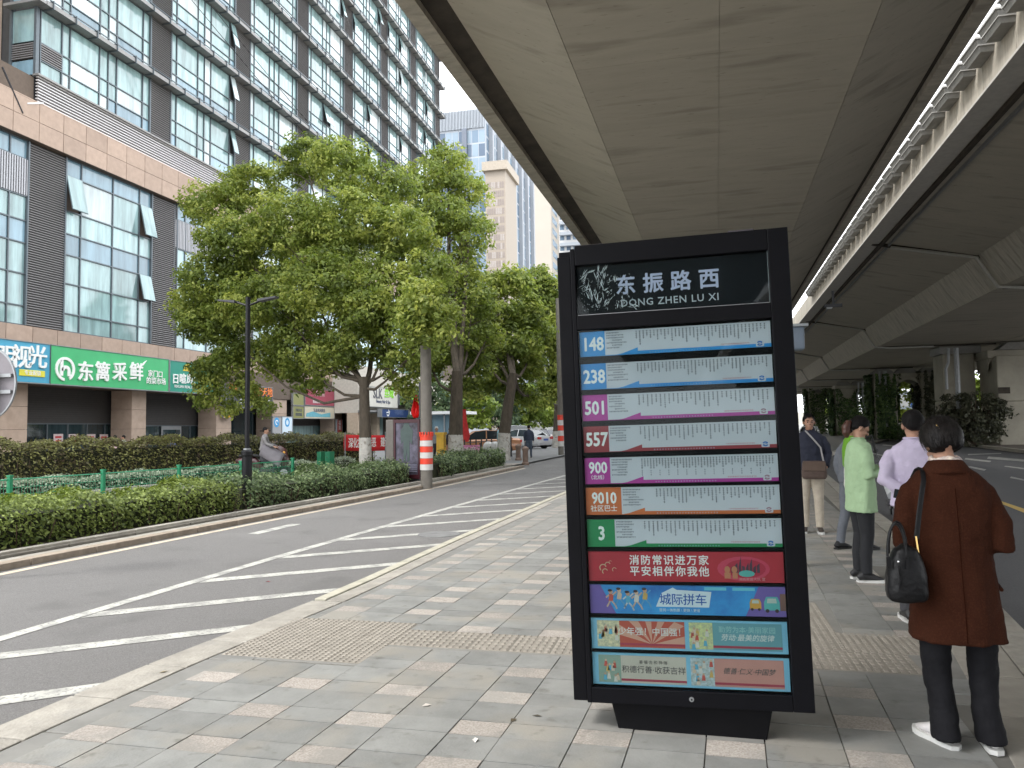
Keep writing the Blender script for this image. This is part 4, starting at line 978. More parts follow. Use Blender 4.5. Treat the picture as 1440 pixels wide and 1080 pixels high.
P3 = portal(104, 17.6, 23.5, 'third pier pair with two pale drain pipes, hidden under ivy', 2.3, 2.4)
P4 = portal(126, 17.5, 24.5, 'farthest pier pair wrapped in dark ivy at the left end of the row', 2.3, 2.4)
for (t_, x, y) in ((P1,17.0,57.2),(P2,17.6,79.6),(P3,20.2,102.5)):
    b = MB(); b.tube([(x+.1,y-.1,6.6),(x+.05,y-.1,5.6),(x-.12,y-.1,5.2),(x-.1,y-.1,3.8)], .09, 8); b.tube([(x+.6,y,6.6),(x+.6,y,1.2)], .16, 8)
    b.build('drain_pipe', M('pale_pipe', (.36,.37,.38), .5, var=.1), t_, world=True, smooth=True)
ivy_on(17.3,19.0,79.8,82.2,0,6.0,9000,ivy,'dark green ivy thickly covering the left pier of the pair around the arched opening')
ivy_on(21.6,23.4,79.8,82.2,0,6.2,8000,ivy2,'brownish sparse ivy on the right pier of the pair around the arched opening')
ivy_on(17.6,23.5,102.8,105.2,0,5.6,9000,ivy,'mass of dark ivy across the third pier pair')
ivy_on(17.5,23,124.8,127.2,0,7.0,9000,leafmat('ivy_green_leaf', (.015,.03,.012), (.06,.1,.035), (.13,.18,.06), .2, 1.2),'tall green ivy covering the farthest piers at the left end')
# rounded bush in front of the nearest pier pair
bt = thing('dry_bush', 'large rounded dark bush growing against the foot of the bare pier', 'bush', (18.2,56,0))
P, N, Q = clump_points([(17.4,56.3,1.8,1.7,1,1.8),(19.0,56.3,2.0,1.4,1,1.7),(16.7,57,1.0,1.3,1,1.3),(18.3,56.2,1.3,1.7,1,1.4)], 50, 34, .35)
V, F = leaves(P-np.array([18.2,56,0]), N, .11); tri_soup('foliage', V, F, ivy2, bt, Q)
b = MB()
for k in range(24):
    a = random.uniform(0,6.28); b.tube([(18.2,56.4,0),(18.2+1.3*math.cos(a),56.4+.8*math.sin(a),random.uniform(1,3))], .03, 5)
b.build('stem', twig, bt, world=True)
hedge('median_shrubs', 'low dark shrubs growing on the median between the viaduct piers', 'shrub', [(18.6,66),(20.6,84),(25,110),(30,130)], 2.6, 0, 1.1, 12000, .12, ivy, .15)
# road sign seen through the arch
p_ = atY(1277,563,130)
t = thing('road_direction_sign', 'blue and white road direction sign seen through the arched opening between piers', 'road sign', (p_.x,130,0))
MB().box(-2.3,2.3,-.05,.05,p_.z-1.4,p_.z+1.4).build('panel', M('sign_pale',(.55,.6,.66),.5), t)
MB().box(.3,2.1,-.09,-.055,p_.z-1.1,p_.z+1.1).build('blue_field', M('sign_blue',(.03,.14,.5),.4), t); text('北环路', .55, wl, t, (1.2,-.1,p_.z+.3), (math.pi/2,0,0), .01, .002); text('→', .7, wl, t, (1.2,-.1,p_.z-.5), (math.pi/2,0,0), .01, .002)
MB().box(-2.0,0.1,-.09,-.055,p_.z-.9,p_.z+.9).build('white_field', wl, t)
for x in (-1.6,1.6): MB().tube([(x,.1,0),(x,.1,p_.z+1.2)], .09, 8).build('post', steel, t)
# bridge far away crossing
t = thing('far_footbridge', 'pale bridge with railings crossing the bright gap left of the ivy piers', 'bridge', (22,205,0))
zz = atY(1140,590,200).z; zu = atY(1140,572,200).z
MB().box(5,60,198,204,zz-1.2,zz+1.8).build('deck', M('far_bridge',(.5,.48,.42),.8,var=.1,scale=.3), t, world=True)
b = MB()
for x in np.arange(5,60,1.0): b.box(x,x+.12,197.9,198,zz+1.8,zz+4.2)
b.box(5,60,197.85,198.05,zz+4.2,zz+4.5).box(5,60,197.85,198.05,zz+3,zz+3.15).build('railing', M('far_rail',(.6,.58,.52),.6), t, world=True)
for x in (12,34,56): MB().box(x,x+2,199,203,-.2,zz-1.2).build('pier', pierm, t, world=True)
# ------------------------------------------------------------ trees
bark = M('bark', (.085,.068,.05), .95, var=.35, scale=9, bump=.9, bscale=30, stretch=(1,1,.3), detail=8)
limew = M('limewashed_bark', (.46,.44,.4), .9, var=.2, scale=6, bump=.8, bscale=26, spots=(7,.55,(.16,.13,.1),.7))
lt1 = leafmat('camphor_leaf', (.055,.08,.02), (.185,.24,.05), (.4,.43,.11), .45, .4)
lt2 = leafmat('camphor_leaf_light', (.06,.095,.02), (.2,.27,.05), (.4,.45,.1), .42, .5)
lt3 = leafmat('bluegreen_leaf', (.03,.055,.03), (.1,.15,.08), (.2,.26,.12), .35, .5)
def tree(name, label, base, blobs, trunk_r, fork_z, lean=(0,0), lm=None, leaf=.085, sub=26, per=26, subr=.42, white=True, group='street trees along the verge', cat='tree'):
    t = thing(name, label, cat, base, group=group); bx, by, bz = base
    bl = [(b[0]-bx, b[1]-by, b[2]-bz, *b[3:]) for b in blobs]
    P, N, Q = clump_points(bl, sub, per, subr)
    keep = P[:,2] > 1.6
    V, F = leaves(P[keep], N[keep], leaf, .5, .8); tri_soup('crown', V, F, lm or lt1, t, Q[keep])
    fx, fy = lean
    tr = MB(); path = [(0,0,-.1),(fx*.15,fy*.15,fork_z*.3),(fx*.5,fy*.5,fork_z*.65),(fx,fy,fork_z)]
    if white:
        MB().tube([(0,0,-.1),(0,0,.12),(fx*.1,fy*.1,1.28)], [trunk_r*1.35,trunk_r*1.12,trunk_r*1.0], 14).build('limewashed_trunk', limew, t, smooth=True)
        path = [(fx*.1,fy*.1,1.27)]+path[1:] if fork_z*.3 > 1.3 else [(fx*.1,fy*.1,1.27)]+path[2:]
    tr.tube(path, [trunk_r*1.0]+[trunk_r*(1-.12*i) for i in range(1,len(path))], 12); tr.build('trunk', bark, t, smooth=True)
    for bi_, b in enumerate(bl[:22:2]):
        c = Vector(b[:3]); f = Vector((fx,fy,fork_z-.15-.25*(bi_%3))); L_ = (c-f).length; r0 = trunk_r*(.55 if bi_ < 3 else .3)
        mid = f.lerp(c,.45)+Vector((random.uniform(-.3,.3),random.uniform(-.3,.3),-.12*L_)); br = MB()
        br.tube([f, f.lerp(mid,.5)+Vector((0,0,-.05*L_)), mid, mid.lerp(c,.6)+Vector((0,0,.1)), c], [r0,r0*.8,r0*.6,r0*.4,r0*.15], 7)
        for q in range(5):
            s_ = mid.lerp(c, random.uniform(.2,.9)); e_ = s_+Vector((random.gauss(0,1),random.gauss(0,1),random.gauss(.5,.7))).normalized()*b[3]*random.uniform(.6,1)
            br.tube([s_, s_.lerp(e_,.5)+Vector((0,0,.1)), e_], [r0*.28,r0*.18,r0*.06], 5)
        br.build('limb', bark, t, smooth=True)
    return t
def PB(px, py, Y, rpx, sq=.85):     # crown lobe below a photo pixel at distance Y, radius given in photo pixels
    p = atY(px, py, Y); r = rpx/FPX*(p-Vector((0,0,CAM_H))).dot(_f); return (p.x, p.y, p.z, r, r, r*sq)
b1 = G(514,668,.1)
tree('camphor_tree', 'big broad camphor tree with forked limewashed trunk nearest the red banner', (b1.x,b1.y,.06),
 [PB(*a) for a in ((300,290,25,40),(360,265,26,42),(430,225,26,38),(480,235,25,45),(545,262,25,40),(330,345,24.5,50),(405,320,24,55),(490,310,24,55),(560,330,24.5,50),(300,395,24.5,45),(285,450,25,35),(325,500,24.5,32),(380,420,23.5,55),(460,400,23,60),(540,410,23.5,55),(590,440,23,40),(420,480,24,48),(500,480,23.5,45),(560,500,23.5,35),(365,505,25,35),(600,485,22.5,28),(350,400,26,50),(450,350,28,70),(290,520,25,22),(600,380,24,36),(402,520,25.5,22),(598,450,19.3,28),(590,430,19.2,24),(608,470,19.2,20),(580,462,19.4,22),(600,415,19.6,26),(300,455,24.5,38),(300,520,24.6,24),(345,545,25,20),(330,430,24,40),(460,500,23.5,34),(265,430,25,26),(520,440,23,44),(620,440,23,28),(290,556,25,20),(430,532,24.5,26),(570,542,24,18),(368,568,25.2,17),(325,572,25.2,14))],
 .2, 3.3, (.0,-.1), lm=lt1, sub=66, per=56, subr=.42, leaf=.078)
b2 = G(641,654,.1)
tree('camphor_tree', 'tall upright camphor tree behind the striped concrete pole', (b2.x,b2.y,.06),
 [PB(*a) for a in ((630,225,33,30),(600,250,32,32),(655,265,33,32),(620,300,32,40),(660,330,32,34),(590,330,32,36),(640,385,32,40),(610,430,32,40),(665,425,32,32),(640,480,31.5,38),(600,510,32,30),(670,510,32,26),(690,470,32,22),(655,545,32,22))],
 .3, 3.9, (.1,0), lm=lt1, leaf=.095, sub=54, per=42, subr=.48)
b3 = G(708,645,.1)
tree('camphor_tree', 'leaning limewashed tree beside the second thin black lamp post', (b3.x,b3.y,.06),
 [PB(*a) for a in ((690,405,39,26),(722,400,39,28),(700,445,38,32),(740,440,39,28),(690,490,38,28),(725,490,38,32),(755,470,40,24),(745,520,39,24),(700,530,38,22),(670,545,38,18),(660,440,38,26),(650,500,37,24),(745,560,40,18),(715,545,39,22))],
 .3, 4.2, (.5,.3), lm=lt1, leaf=.13, sub=50, per=30, subr=.5)
tree('camphor_tree', 'light green tree directly left of the bus sign with bare curved limb', (*tuple(G(783,628,.1))[:2],.0),
 [PB(*a) for a in ((752,392,50,22),(775,405,50,20),(770,440,50,24),(790,460,50,22),(760,480,50,22),(785,510,50,24),(805,420,50,22),(800,490,50,25),(750,520,52,18),(775,540,50,16),(760,415,50,24),(745,455,50,24),(770,470,49,26),(740,490,50,22),(765,560,50,18),(790,540,50,20))],
 .32, 5.0, (.2,0), lm=lt1, leaf=.16, sub=36, per=30, subr=.55)
for k, (px, Y, tp, w, lm, lab) in enumerate(((600,62,545,40,lt3,'rounded dark tree beyond the kiosk roof'),(655,70,560,38,lt2,'yellow green tree above the orange car'),(690,78,545,40,lt3,'bushy round tree behind the parked white van'),(735,86,555,36,lt2,'pale tree standing over the parked cars'),(765,95,545,34,lt3,'blue green conifer like tree at the end of the street'),(795,90,560,34,lt2,'tree at the street end mostly hidden by the bus sign'),(560,70,530,34,lt3,'dark tree behind the lime green sign board'))):
    g_ = atY(px, 615, Y)
    tree('background_tree', lab, (g_.x, Y, 0), [PB(px+a*w, tp+b*w, Y, w*.55) for a, b in ((-.6,.3),(.1,0),(.7,.4),(0,.8),(-.5,1),(.5,1.1))], .2, 2.2, lm=lm, leaf=.24, sub=12, per=26, subr=.7, white=False, group='trees at the end of the street')
# trees beyond the piers on the right
for k, (X_, Y_, lab) in enumerate(((30,74,'bushy tree behind the broad pier at the right edge'),(37,92,'tall tree filling the view right of the ivy piers'),(31,112,'green tree beyond the second pier pair'),(46,120,'farthest rounded tree right of the viaduct'))):
    tree('background_tree', lab, (X_,Y_,0), [(X_+a*3,Y_+b,3.2+c*2.2,2.8,2.8,2.4) for a,b,c in ((-1,0,0),(1,1,.2),(0,0,1),(-.8,.5,1.6),(.8,0,1.5),(0,.5,2.3))], .3, 2.5, lm=lt2, leaf=.3, sub=5, per=22, subr=.9, white=False, group='trees beyond the viaduct piers')
for k, (px, py, Y, r, lab) in enumerate(((1275,575,150,42,'bright green tree filling the arched opening between the piers'),(1374,545,110,26,'bright green tree in the narrow slit beside the bare pier'),(1160,570,180,16,'small pale tree in the bright gap at the far left of the piers'))):
    g_ = atY(px, 600, Y); tree('background_tree', lab, (g_.x, Y, 0), [PB(px+a*r, py+b*r, Y, r*.6) for a, b in ((-.5,-.2),(.5,-.3),(0,.3),(-.6,.6),(.6,.6))], .3, 3, lm=lt2, leaf=.35, sub=5, per=20, subr=1.0, white=False, group='trees beyond the viaduct piers')
# ------------------------------------------------------------ street furniture on the left
lp = G(347,712,.1)
t = thing('lamp_post', 'slim black double arm lamp post standing in the hedge bed on the left', 'lamp post', (lp.x,lp.y,.1))
hz = atY(347,418,lp.y).z-.1
MB().lathe((0,0,0), [(.13,0),(.13,.05),(.1,.08),(.1,1.0),(.12,1.02),(.12,1.1),(.06,1.14)], 16).build('base_sleeve', black, t, smooth=True)
MB().tube([(0,0,1.1),(0,0,hz)], .048, 12).build('pole', black, t, smooth=True)
MB().tube([(0,0,1.1),(0,0,1.16)], .075, 12).build('collar', steel, t, smooth=True)
for s_ in (-1,1):
    MB().tube([(0,0,hz-.18),(s_*.18,0,hz-.12),(s_*.3,0,hz-.08)], .022, 8).build('arm', black, t)
    MB().hexa([(s_*.26-.0,-.09,hz-.11),(s_*.66,-.07,hz-.05),(s_*.66,.07,hz-.05),(s_*.26,.09,hz-.11)][::s_],[(s_*.26,-.09,hz-.06),(s_*.66,-.07,hz-.02),(s_*.66,.07,hz-.02),(s_*.26,.09,hz-.06)][::s_]).build('lamp_head', darkg, t)
lq = G(717,642,.1)
t = thing('lamp_post', 'distant thin black lamp post right beside the leaning tree trunk', 'lamp post', (lq.x,lq.y,.1))
MB().lathe((0,0,0), [(.14,0),(.14,.05),(.11,.08),(.1,1.0),(.06,1.1)], 12).build('base_sleeve', black, t); MB().tube([(0,0,1.0),(0,0,5.2)], .055, 10).build('pole', black, t)
MB().tube([(-.6,0,5.05),(0,0,5.15),(.6,0,5.05)], .04, 6).build('arm', black, t)
# concrete utility pole with red and white bands
cp = G(600,682,.05)
upole = thing('utility_pole', 'grey concrete pole wrapped in red and white reflective bands', 'utility pole', (cp.x,cp.y,.0))
MB().tube([(0,0,-.1),(0,0,3.0),(0,0,4.9)], [.165,.155,.145], 18).build('shaft', M('pole_concrete', (.17,.155,.135), .85, var=.15, scale=5, bump=.2), upole, smooth=True)
z = .42
redb = M('red_band', (.75,.06,.03), .45, var=.05); whb = M('white_band', (.62,.6,.58), .45, var=.05)
zs = [(atY(600,y_,cp.y).z) for y_ in (659,645.5,637.5,629.5,621.5,614,612)]
seq = [whb, redb, whb, redb, whb, redb]
zz0 = atY(600,661,cp.y).z; zt2 = atY(600,611,cp.y).z; st = (zt2-zz0)/6
for k in range(6): MB().tube([(0,0,zz0+st*k+.003),(0,0,zz0+st*(k+1)-.003)], .178, 20).build('band', seq[k], upole, smooth=True)
b = MB()
for k in range(14): a = k*math.pi/7; b.obox((.17*math.cos(a),.17*math.sin(a),zt2+.01),(.05,.03,.12),(0,0,a))
b.build('torn_edge', redb, upole)
MB().box(-.19,-.16,-.05,.05,1.9,2.9).build('cable_clamp', darkg, upole)
# second striped pole near the sign edge
c2 = G(789,640,.0); t = thing('utility_pole', 'far pole with red and white bands just left of the bus sign', 'utility pole', (c2.x,c2.y,0))
MB().tube([(0,0,0),(0,0,9)], .16, 12).build('shaft', MATS['pole_concrete'], t, smooth=True)
for k in range(6): MB().tube([(0,0,.5+.3*k),(0,0,.79+.3*k)], .175, 12).build('band', seq[k], t)
# advertising light box
ab = G(549,678,.05); adm = M('ad_frame', (.16,.145,.13), .5, metal=.3, var=.08)
t = thing('advertising_light_box', 'grey standing advertising box with dark poster next to the striped pole', 'light box', (ab.x,ab.y,.06), rz=R(-8))
hb = atY(562,590,ab.y).z-.06
MB().box(-.08,.98,-.02,.4,.0,.1).build('foot', darkg, t)
MB().box(-.12,.14,-.06,.42,.1,hb).build('side_column', adm, t, bevel=.02)
MB().box(.14,1.0,.0,.4,.1,hb).build('body', darkg, t, bevel=.01)
MB().box(.14,1.0,-.05,.0,hb-.1,hb).box(.14,1.0,-.05,.0,.1,.22).box(.14,.2,-.05,.0,.22,hb-.1).box(.94,1.0,-.05,.0,.22,hb-.1).build('front_frame', M('maroon_frame',(.05,.008,.014),.4), t)
MB().box(.2,.94,-.02,-.005,.22,hb-.1).build('poster', M('poster_dark', (.03,.03,.04), .4, var=.5, scale=4, col2=(.1,.09,.13)), t)
pf = MB(); pf.prism([(.5,1.75),(.62,1.75),(.68,1.6),(.78,1.5),(.74,1.1),(.66,1.2),(.66,.6),(.58,.6),(.57,.95),(.53,.6),(.46,.6),(.46,1.2),(.38,1.1),(.36,1.5),(.45,1.6)], -.028, -.021, 'y'); pf.build('printed_figure', M('figure_print',(.06,.09,.085),.5), t)
for k in range(9): MB().box(.24,.9,-.026,-.021,.28+k*.03,.295+k*.03).build('printed_line', M('poster_line',(.3,.3,.4)), t) if k % 2 else None
# red banner on poles
bn0 = atY(484,630,27.5); bn1 = atY(590,625,31.5)
t = thing('cloth_banner', 'red slogan banner with white characters stretched behind the tree trunk', 'banner', (bn0.x,bn0.y,0))
L_ = Vector((bn1.x-bn0.x, bn1.y-bn0.y, 0)); ang = math.atan2(L_.y, L_.x); ln = L_.length
zt3, zb3 = atY(484,611,bn0.y).z, atY(484,634,bn0.y).z
hold = MB()
n = 24; vs = []; fs = []
for i in range(n+1):
    for j in range(5):
        u = ln*i/n; sag = -.06*math.sin(math.pi*i/n); vs.append((math.cos(ang)*u - math.sin(ang)*(.03*math.sin(i*1.3+j)), math.sin(ang)*u+math.cos(ang)*(.03*math.sin(i*1.3+j)), zb3+(zt3-zb3)*j/4+sag))
for i in range(n):
    for j in range(4): fs.append((i*5+j,(i+1)*5+j,(i+1)*5+j+1,i*5+j+1))
hold.add(vs, fs); bn = hold.build('cloth', M('banner_red', (.6,.015,.02), .7, var=.08), t, smooth=True)
so = bn.modifiers.new('thick','SOLIDIFY'); so.thickness = .008
for i, ch in enumerate('深化扫黑除恶 建设平安'):
    if ch == ' ': continue
    u = .3+i*.25
    if u > ln-.2: break
    text(ch, .42, wl, t, (math.cos(ang)*u+.05*math.sin(ang), math.sin(ang)*u-.05*math.cos(ang), (zt3+zb3)/2-.05), (math.pi/2,0,ang), .02, .002, name='character', sx=.62)
for u in (-.03,ln*.5,ln+.03): MB().tube([(math.cos(ang)*u+.04,math.sin(ang)*u+.05,0),(math.cos(ang)*u+.04,math.sin(ang)*u+.05,zt3+.08)], .022, 6).build('pole', steel, t)
# red flag
fl = atY(583,585,24.5)
t = thing('red_flag', 'hanging bright red flag left of the striped concrete pole', 'flag', (fl.x,24.5,0))
zt4, zb4 = atY(583,554,24.5).z, atY(583,588,24.5).z
vs = []; fs = []; n = 10
for i in range(n+1):
    z_ = zt4+(zb4-zt4)*i/n; w = .03+.15*min(1, i/n*1.5)*(1 if i < 8 else (1-(i-8)*.35))
    for j in range(9): a = -1+j/4; vs.append((a*w+.04, .05*math.sin(j*2.0+i*.3), z_))
for i in range(n):
    for j in range(8): fs.append((i*9+j,i*9+j+1,(i+1)*9+j+1,(i+1)*9+j))
MB().add(vs, fs).build('cloth', M('flag_red', (.75,.01,.01), .6, var=.1), t, smooth=True).modifiers.new('thick','SOLIDIFY').thickness = .006
MB().tube([(.15,.04,0),(.02,.04,zt4+.15)], .015, 6).build('flagpole', steel, t)
# folded red parasol
pf_ = atY(653,600,38)
t = thing('folded_parasol', 'closed red parasol standing behind the pink banner', 'parasol', (pf_.x,38,0))
zt5 = atY(653,586,38).z; MB().loft([(0,0,.9,.22,.22),(0,0,1.2,.3,.28),(0,0,1.9,.16,.16),(0,0,2.6,.09,.09),(0,0,zt5,.02,.02)], 10, 1.2).build('canopy', M('parasol_red',(.6,.03,.03),.7,var=.2), t, smooth=True)
MB().tube([(0,0,0),(0,0,1)], .03, 6).build('pole', steel, t)
# pink banners on low fence
for k, (x0,x1,y0,y1,Y,lab) in enumerate(((640,675,626,640,37,'pink printed banner on the low fence below the folded red parasol'),(575,582,625,640,33,'pink printed banner strip left of the striped pole'))):
    a, b_ = atY(x0,y0,Y), atY(x1,y1,Y)
    t = thing('fence_banner', lab, 'banner', (a.x,Y,0)); MB().box(0,b_.x-a.x,-.02,.0,b_.z,a.z).build('sheet', M('pink_print',(.62,.12,.34),.6,var=.35,scale=3,col2=(.7,.3,.5)), t)
    if k == 0: text('欢迎光临', .3, wl, t, ((b_.x-a.x)*.4,-.03,(a.z+b_.z)/2), (math.pi/2,0,0), .01, .002)
    MB().box(-.03,.03,0,.05,0,a.z+.1).box(b_.x-a.x-.03,b_.x-a.x+.03,0,.05,0,a.z+.1).build('frame', darkg, t)
# railing beyond the shrubs
def railing(label, P0, P1, n, h=.95, mat=darkg):
    t = thing('low_railing', label, 'railing', (P0[0],P0[1],0)); P0 = Vector((*P0,0)); P1 = Vector((*P1,0))
    for k in range(n+1): p = P0.lerp(P1,k/n); MB().box(p.x-.03,p.x+.03,p.y-.03,p.y+.03,0,h+.05).build('post', mat, t, world=True)
    for z in (.35,h-.1): MB().tube([(P0.x,P0.y,z),(P1.x,P1.y,z)], .02, 4).build('rail', mat, t, world=True)
g0, g1 = G(640,655), G(700,648); railing('dark thin railing behind the pink banner and tree trunks', (g0.x-1.5,37.5), (g1.x-2.2,44), 6)
g0, g1 = G(725,640), G(775,628); railing('dark railing along the car park next to the walking man in navy', (g0.x-.5,48), (g1.x-1.0,60), 7)
for k, (x, y, lab) in enumerate(((624,650,'yellow post box like bollard behind the striped pole'),)):
    g_ = atY(620,640,30); MB_ = MB().box(g_.x-.16,g_.x+.16,29.9,30.2,0,1.35).box(g_.x-.2,g_.x+.2,29.86,30.24,1.35,1.45)
    t = MB_.build('yellow_bin', M('bin_yellow',(.7,.42,.03),.5)); settag(t, lab, 'bin')
for k, (x, lab) in enumerate(((687,'left one of two round white stone balls beyond the shrubs'),(696,'right one of two round white stone balls beyond the shrubs'))):
    p = atY(x,637,40); b = MB(); b.ball((p.x,40,.55),.32,14,10); b.lathe((p.x,40,0),[(.2,0),(.16,.25)],10); o = b.build('stone_ball', whitep, smooth=True); settag(o, lab, 'stone ball', 'white stone balls')
for k, (x, y, lab) in enumerate(((739,650,'short brown bollard at the kerb corner, nearest the walking man'),(729,644,'farther short bollard left of the walking man'))):
    p = G(x,y+4); b = MB().lathe((p.x,p.y,0), [(.16,0),(.16,.1),(.12,.14),(.12,.6),(.15,.64),(.15,.72),(.05,.8)], 12); o = b.build('bollard', M('bollard_stone',(.2,.14,.11),.8,var=.2), smooth=True); settag(o, lab, 'bollard', 'short bollards at the crossing')
# walkway at the street end
o = MB().quad((-9,31.5,.012),(-2.8,31.5,.012),(-1.5,75,.012),(-14,75,.012)).build('cross_path', M('pale_concrete_path',(.3,.29,.27),.85,var=.12,scale=1)) if False else None
o = MB().quad((-60,30.8,.02),(pl(KERBL,30.5)-.5,30.8,.02),(-5.6,95,.02),(-60,95,.02)).build('car_park', M('car_park_asphalt',(.2,.2,.2),.85,var=.12,scale=1)); settag(o, kind='structure')
# round sign seen from behind at the left edge
rp = atY(-20,540,7.2)
t = thing('round_traffic_sign', 'back of a round grey metal sign cut off by the left edge of the photo', 'traffic sign', (rp.x-.0,7.2,0))
rad = (atY(22,540,7.2)-atY(-20,540,7.2)).x
cy = atY(-20,540,7.2).z
b = MB(); n = 40; P_ = [(rad*math.cos(2*math.pi*k/n), cy+rad*math.sin(2*math.pi*k/n)) for k in range(n)]; b.prism(P_, 0, .004, 'y')
b.build('disc', M('sign_back', (.2,.185,.2), .6, metal=.3, var=.1), t)
b = MB(); 
for k in range(n):
    a, c_ = 2*math.pi*k/n, 2*math.pi*(k+1)/n; b.prism([(rad*.99*math.cos(a),cy+rad*.99*math.sin(a)),(rad*1.03*math.cos(a),cy+rad*1.03*math.sin(a)),(rad*1.03*math.cos(c_),cy+rad*1.03*math.sin(c_)),(rad*.99*math.cos(c_),cy+rad*.99*math.sin(c_))], -.012, .01, 'y')
b.build('rim', steel, t)
MB().box(-rad*.9,rad*.9,-.03,-.002,cy+.07,cy+.11).box(-rad*.9,rad*.9,-.03,-.002,cy-.12,cy-.08).build('crossbar', steel, t)
MB().tube([(rad*.35,-.06,0),(rad*.35,-.06,cy+.13)], .03, 10).build('post', steel, t)
MB().box(rad*.35-.05,rad*.35+.05,-.1,-.03,cy+.06,cy+.12).box(rad*.35-.05,rad*.35+.05,-.1,-.03,cy-.13,cy-.07).build('clamp', darkg, t)
# ------------------------------------------------------------ cars
carglass = M('car_glass', (.02,.025,.03), .05, var=.1, coat=.5); tail = M('tail_lamp', (.5,.01,.01), .3); tyre = rubber; rimm = M('alloy_rim', (.45,.45,.47), .35, metal=.8, var=.05)
def car(name, label, loc, rz, col, kind='sedan', group='cars parked at the end of the street'):
    t = thing(name, label, 'car', loc, rz, group); m = M('car_paint_%s' % label[:12].replace(' ','_'), col, .3, metal=.2, var=.03, coat=.8)
    L_, W = (4.6, 1.8) if kind == 'sedan' else (4.6, 1.85); H = 1.45 if kind == 'sedan' else 1.75
    # body: stations along the length with rounded section (x = length axis)
    if kind == 'sedan': st = [(-2.3,.45,.75,.72),(-2.2,.3,.95,.84),(-1.6,.22,1.0,.9),(-.5,.2,.98,.9),(.6,.2,.96,.9),(1.2,.22,.92,.9),(2.0,.26,.8,.86),(2.3,.4,.62,.72)]
    else: st = [(-2.3,.45,1.0,.78),(-2.22,.3,1.1,.88),(-1.6,.25,1.1,.92),(0,.25,1.08,.92),(1.0,.25,1.05,.92),(1.9,.3,.95,.88),(2.3,.42,.75,.74)]
    def sect(x, z0, z1, w): return [(x,-w*.9,z0),(x,w*.9,z0),(x,w,z0+.12),(x,w,(z0+z1)/2),(x,w*.97,z1-.1),(x,w*.86,z1),(x,-w*.86,z1),(x,-w*.97,z1-.1),(x,-w,(z0+z1)/2),(x,-w,z0+.12)]
    b = MB(); vs = []; 
    for s_ in st: vs += sect(s_[0], s_[1], s_[2], s_[3])
    n = 10; fs = [tuple(range(n))] + [(i*n+k,(i+1)*n+k,(i+1)*n+(k+1)%n,i*n+(k+1)%n) for i in range(len(st)-1) for k in range(n)] + [tuple((len(st)-1)*n+k for k in range(n))[::-1]]
    b.add(vs, fs).build('body', m, t, smooth=True, bevel=.03)
    zb = .95 if kind == 'sedan' else 1.06
    pr = [(-1.75,zb),(-1.15,H-.04),(-.2,H),(.5,H-.06),(1.25,zb-.02)] if kind == 'sedan' else [(-2.15,zb),(-1.9,H-.06),(-.6,H),(.5,H-.05),(1.2,zb)]
    g_ = MB(); w0, w1 = .82, .62
    vs = [(x,-w0+(z-zb)/(H-zb)*(w0-w1),z) for x,z in pr]+[(x,w0-(z-zb)/(H-zb)*(w0-w1),z) for x,z in pr]; k = len(pr)
    g_.add(vs, [tuple(range(k))[::-1], tuple(range(k,2*k))]+[(i,i+1,k+i+1,k+i) for i in range(k-1)]).build('window_band', carglass, t, bevel=.02)
    r_ = MB(); pr2 = pr[1:-1]; r_.add([(x,-w1-.02,z-.01) for x,z in pr2]+[(x,w1+.02,z-.01) for x,z in pr2]+[(x,-w1-.02,z+.03) for x,z in pr2]+[(x,w1+.02,z+.03) for x,z in pr2], [(0,1,4,3),(1,2,5,4),(6,9,10,7),(7,10,11,8),(0,6,7,1),(1,7,8,2),(3,4,10,9),(4,5,11,10),(0,3,9,6),(2,8,11,5)]).build('roof', m, t, bevel=.01)
    for sy in (-1,1):
        pm = MB()
        for (xa,za),(xb,zb2) in ((pr[0],pr[1]),(pr[-1],pr[-2])): pm.tube([(xa,sy*w0,za),(xb,sy*(w1+.01),zb2)], .04, 5)
        pm.tube([(-.2,sy*(w0+.0),zb),(-.2,sy*(w1+.02),H-.02)], .035, 5); pm.build('pillar', m, t)
        for x in (-1.4,1.4):
            w_ = MB().tube([(x,sy*.72,.33),(x,sy*.93,.33)], .33, 18).build('wheel', tyre, t, smooth=True)
            MB().tube([(x,sy*.9,.33),(x,sy*.94,.33)], .21, 12).build('rim', rimm, w_)
        MB().box(-2.32,-2.2,sy*.5,sy*.82,.72,.88).build('tail_light', tail, t); MB().box(2.2,2.31,sy*.5,sy*.78,.55,.68).build('headlight', white, t)
        MB().box(.85,1.0,sy*.9,sy*1.08,.95,1.08).build('side_mirror', m, t)
    MB().box(-2.34,-2.31,-.25,.25,.62,.76).build('number_plate', M('plate_blue',(.05,.12,.45),.4), t); return t
def at2(px, py, Y): p = atY(px,py,Y); return (p.x, Y, .0)
car('parked_car', 'orange tan sedan parked behind the pink fence banner', at2(678,620,44), R(200), (.42,.2,.1))
car('parked_car', 'white boxy suv left of the red tail lights, behind the leaning tree', at2(712,610,60), R(185), (.6,.62,.63), 'suv')
car('parked_car', 'white sedan showing a red tail light behind the walking man', at2(735,612,56), R(150), (.65,.65,.66))
car('parked_car', 'dark purple sedan parked to the right of the white sedan', at2(755,610,62), R(110), (.06,.055,.09))
car('parked_car', 'white car at the right end of the row near the far striped pole', at2(773,612,64), R(120), (.62,.62,.6))
car('parked_car', 'silver car far back between the white suv and the dark sedan', at2(735,606,74), R(170), (.4,.41,.43))
pcar = atY(1376,610,92); car('parked_car', 'white car peeking out beside the bare viaduct pier', (pcar.x,92,0), R(170), (.6,.62,.63), group='cars beyond the viaduct')
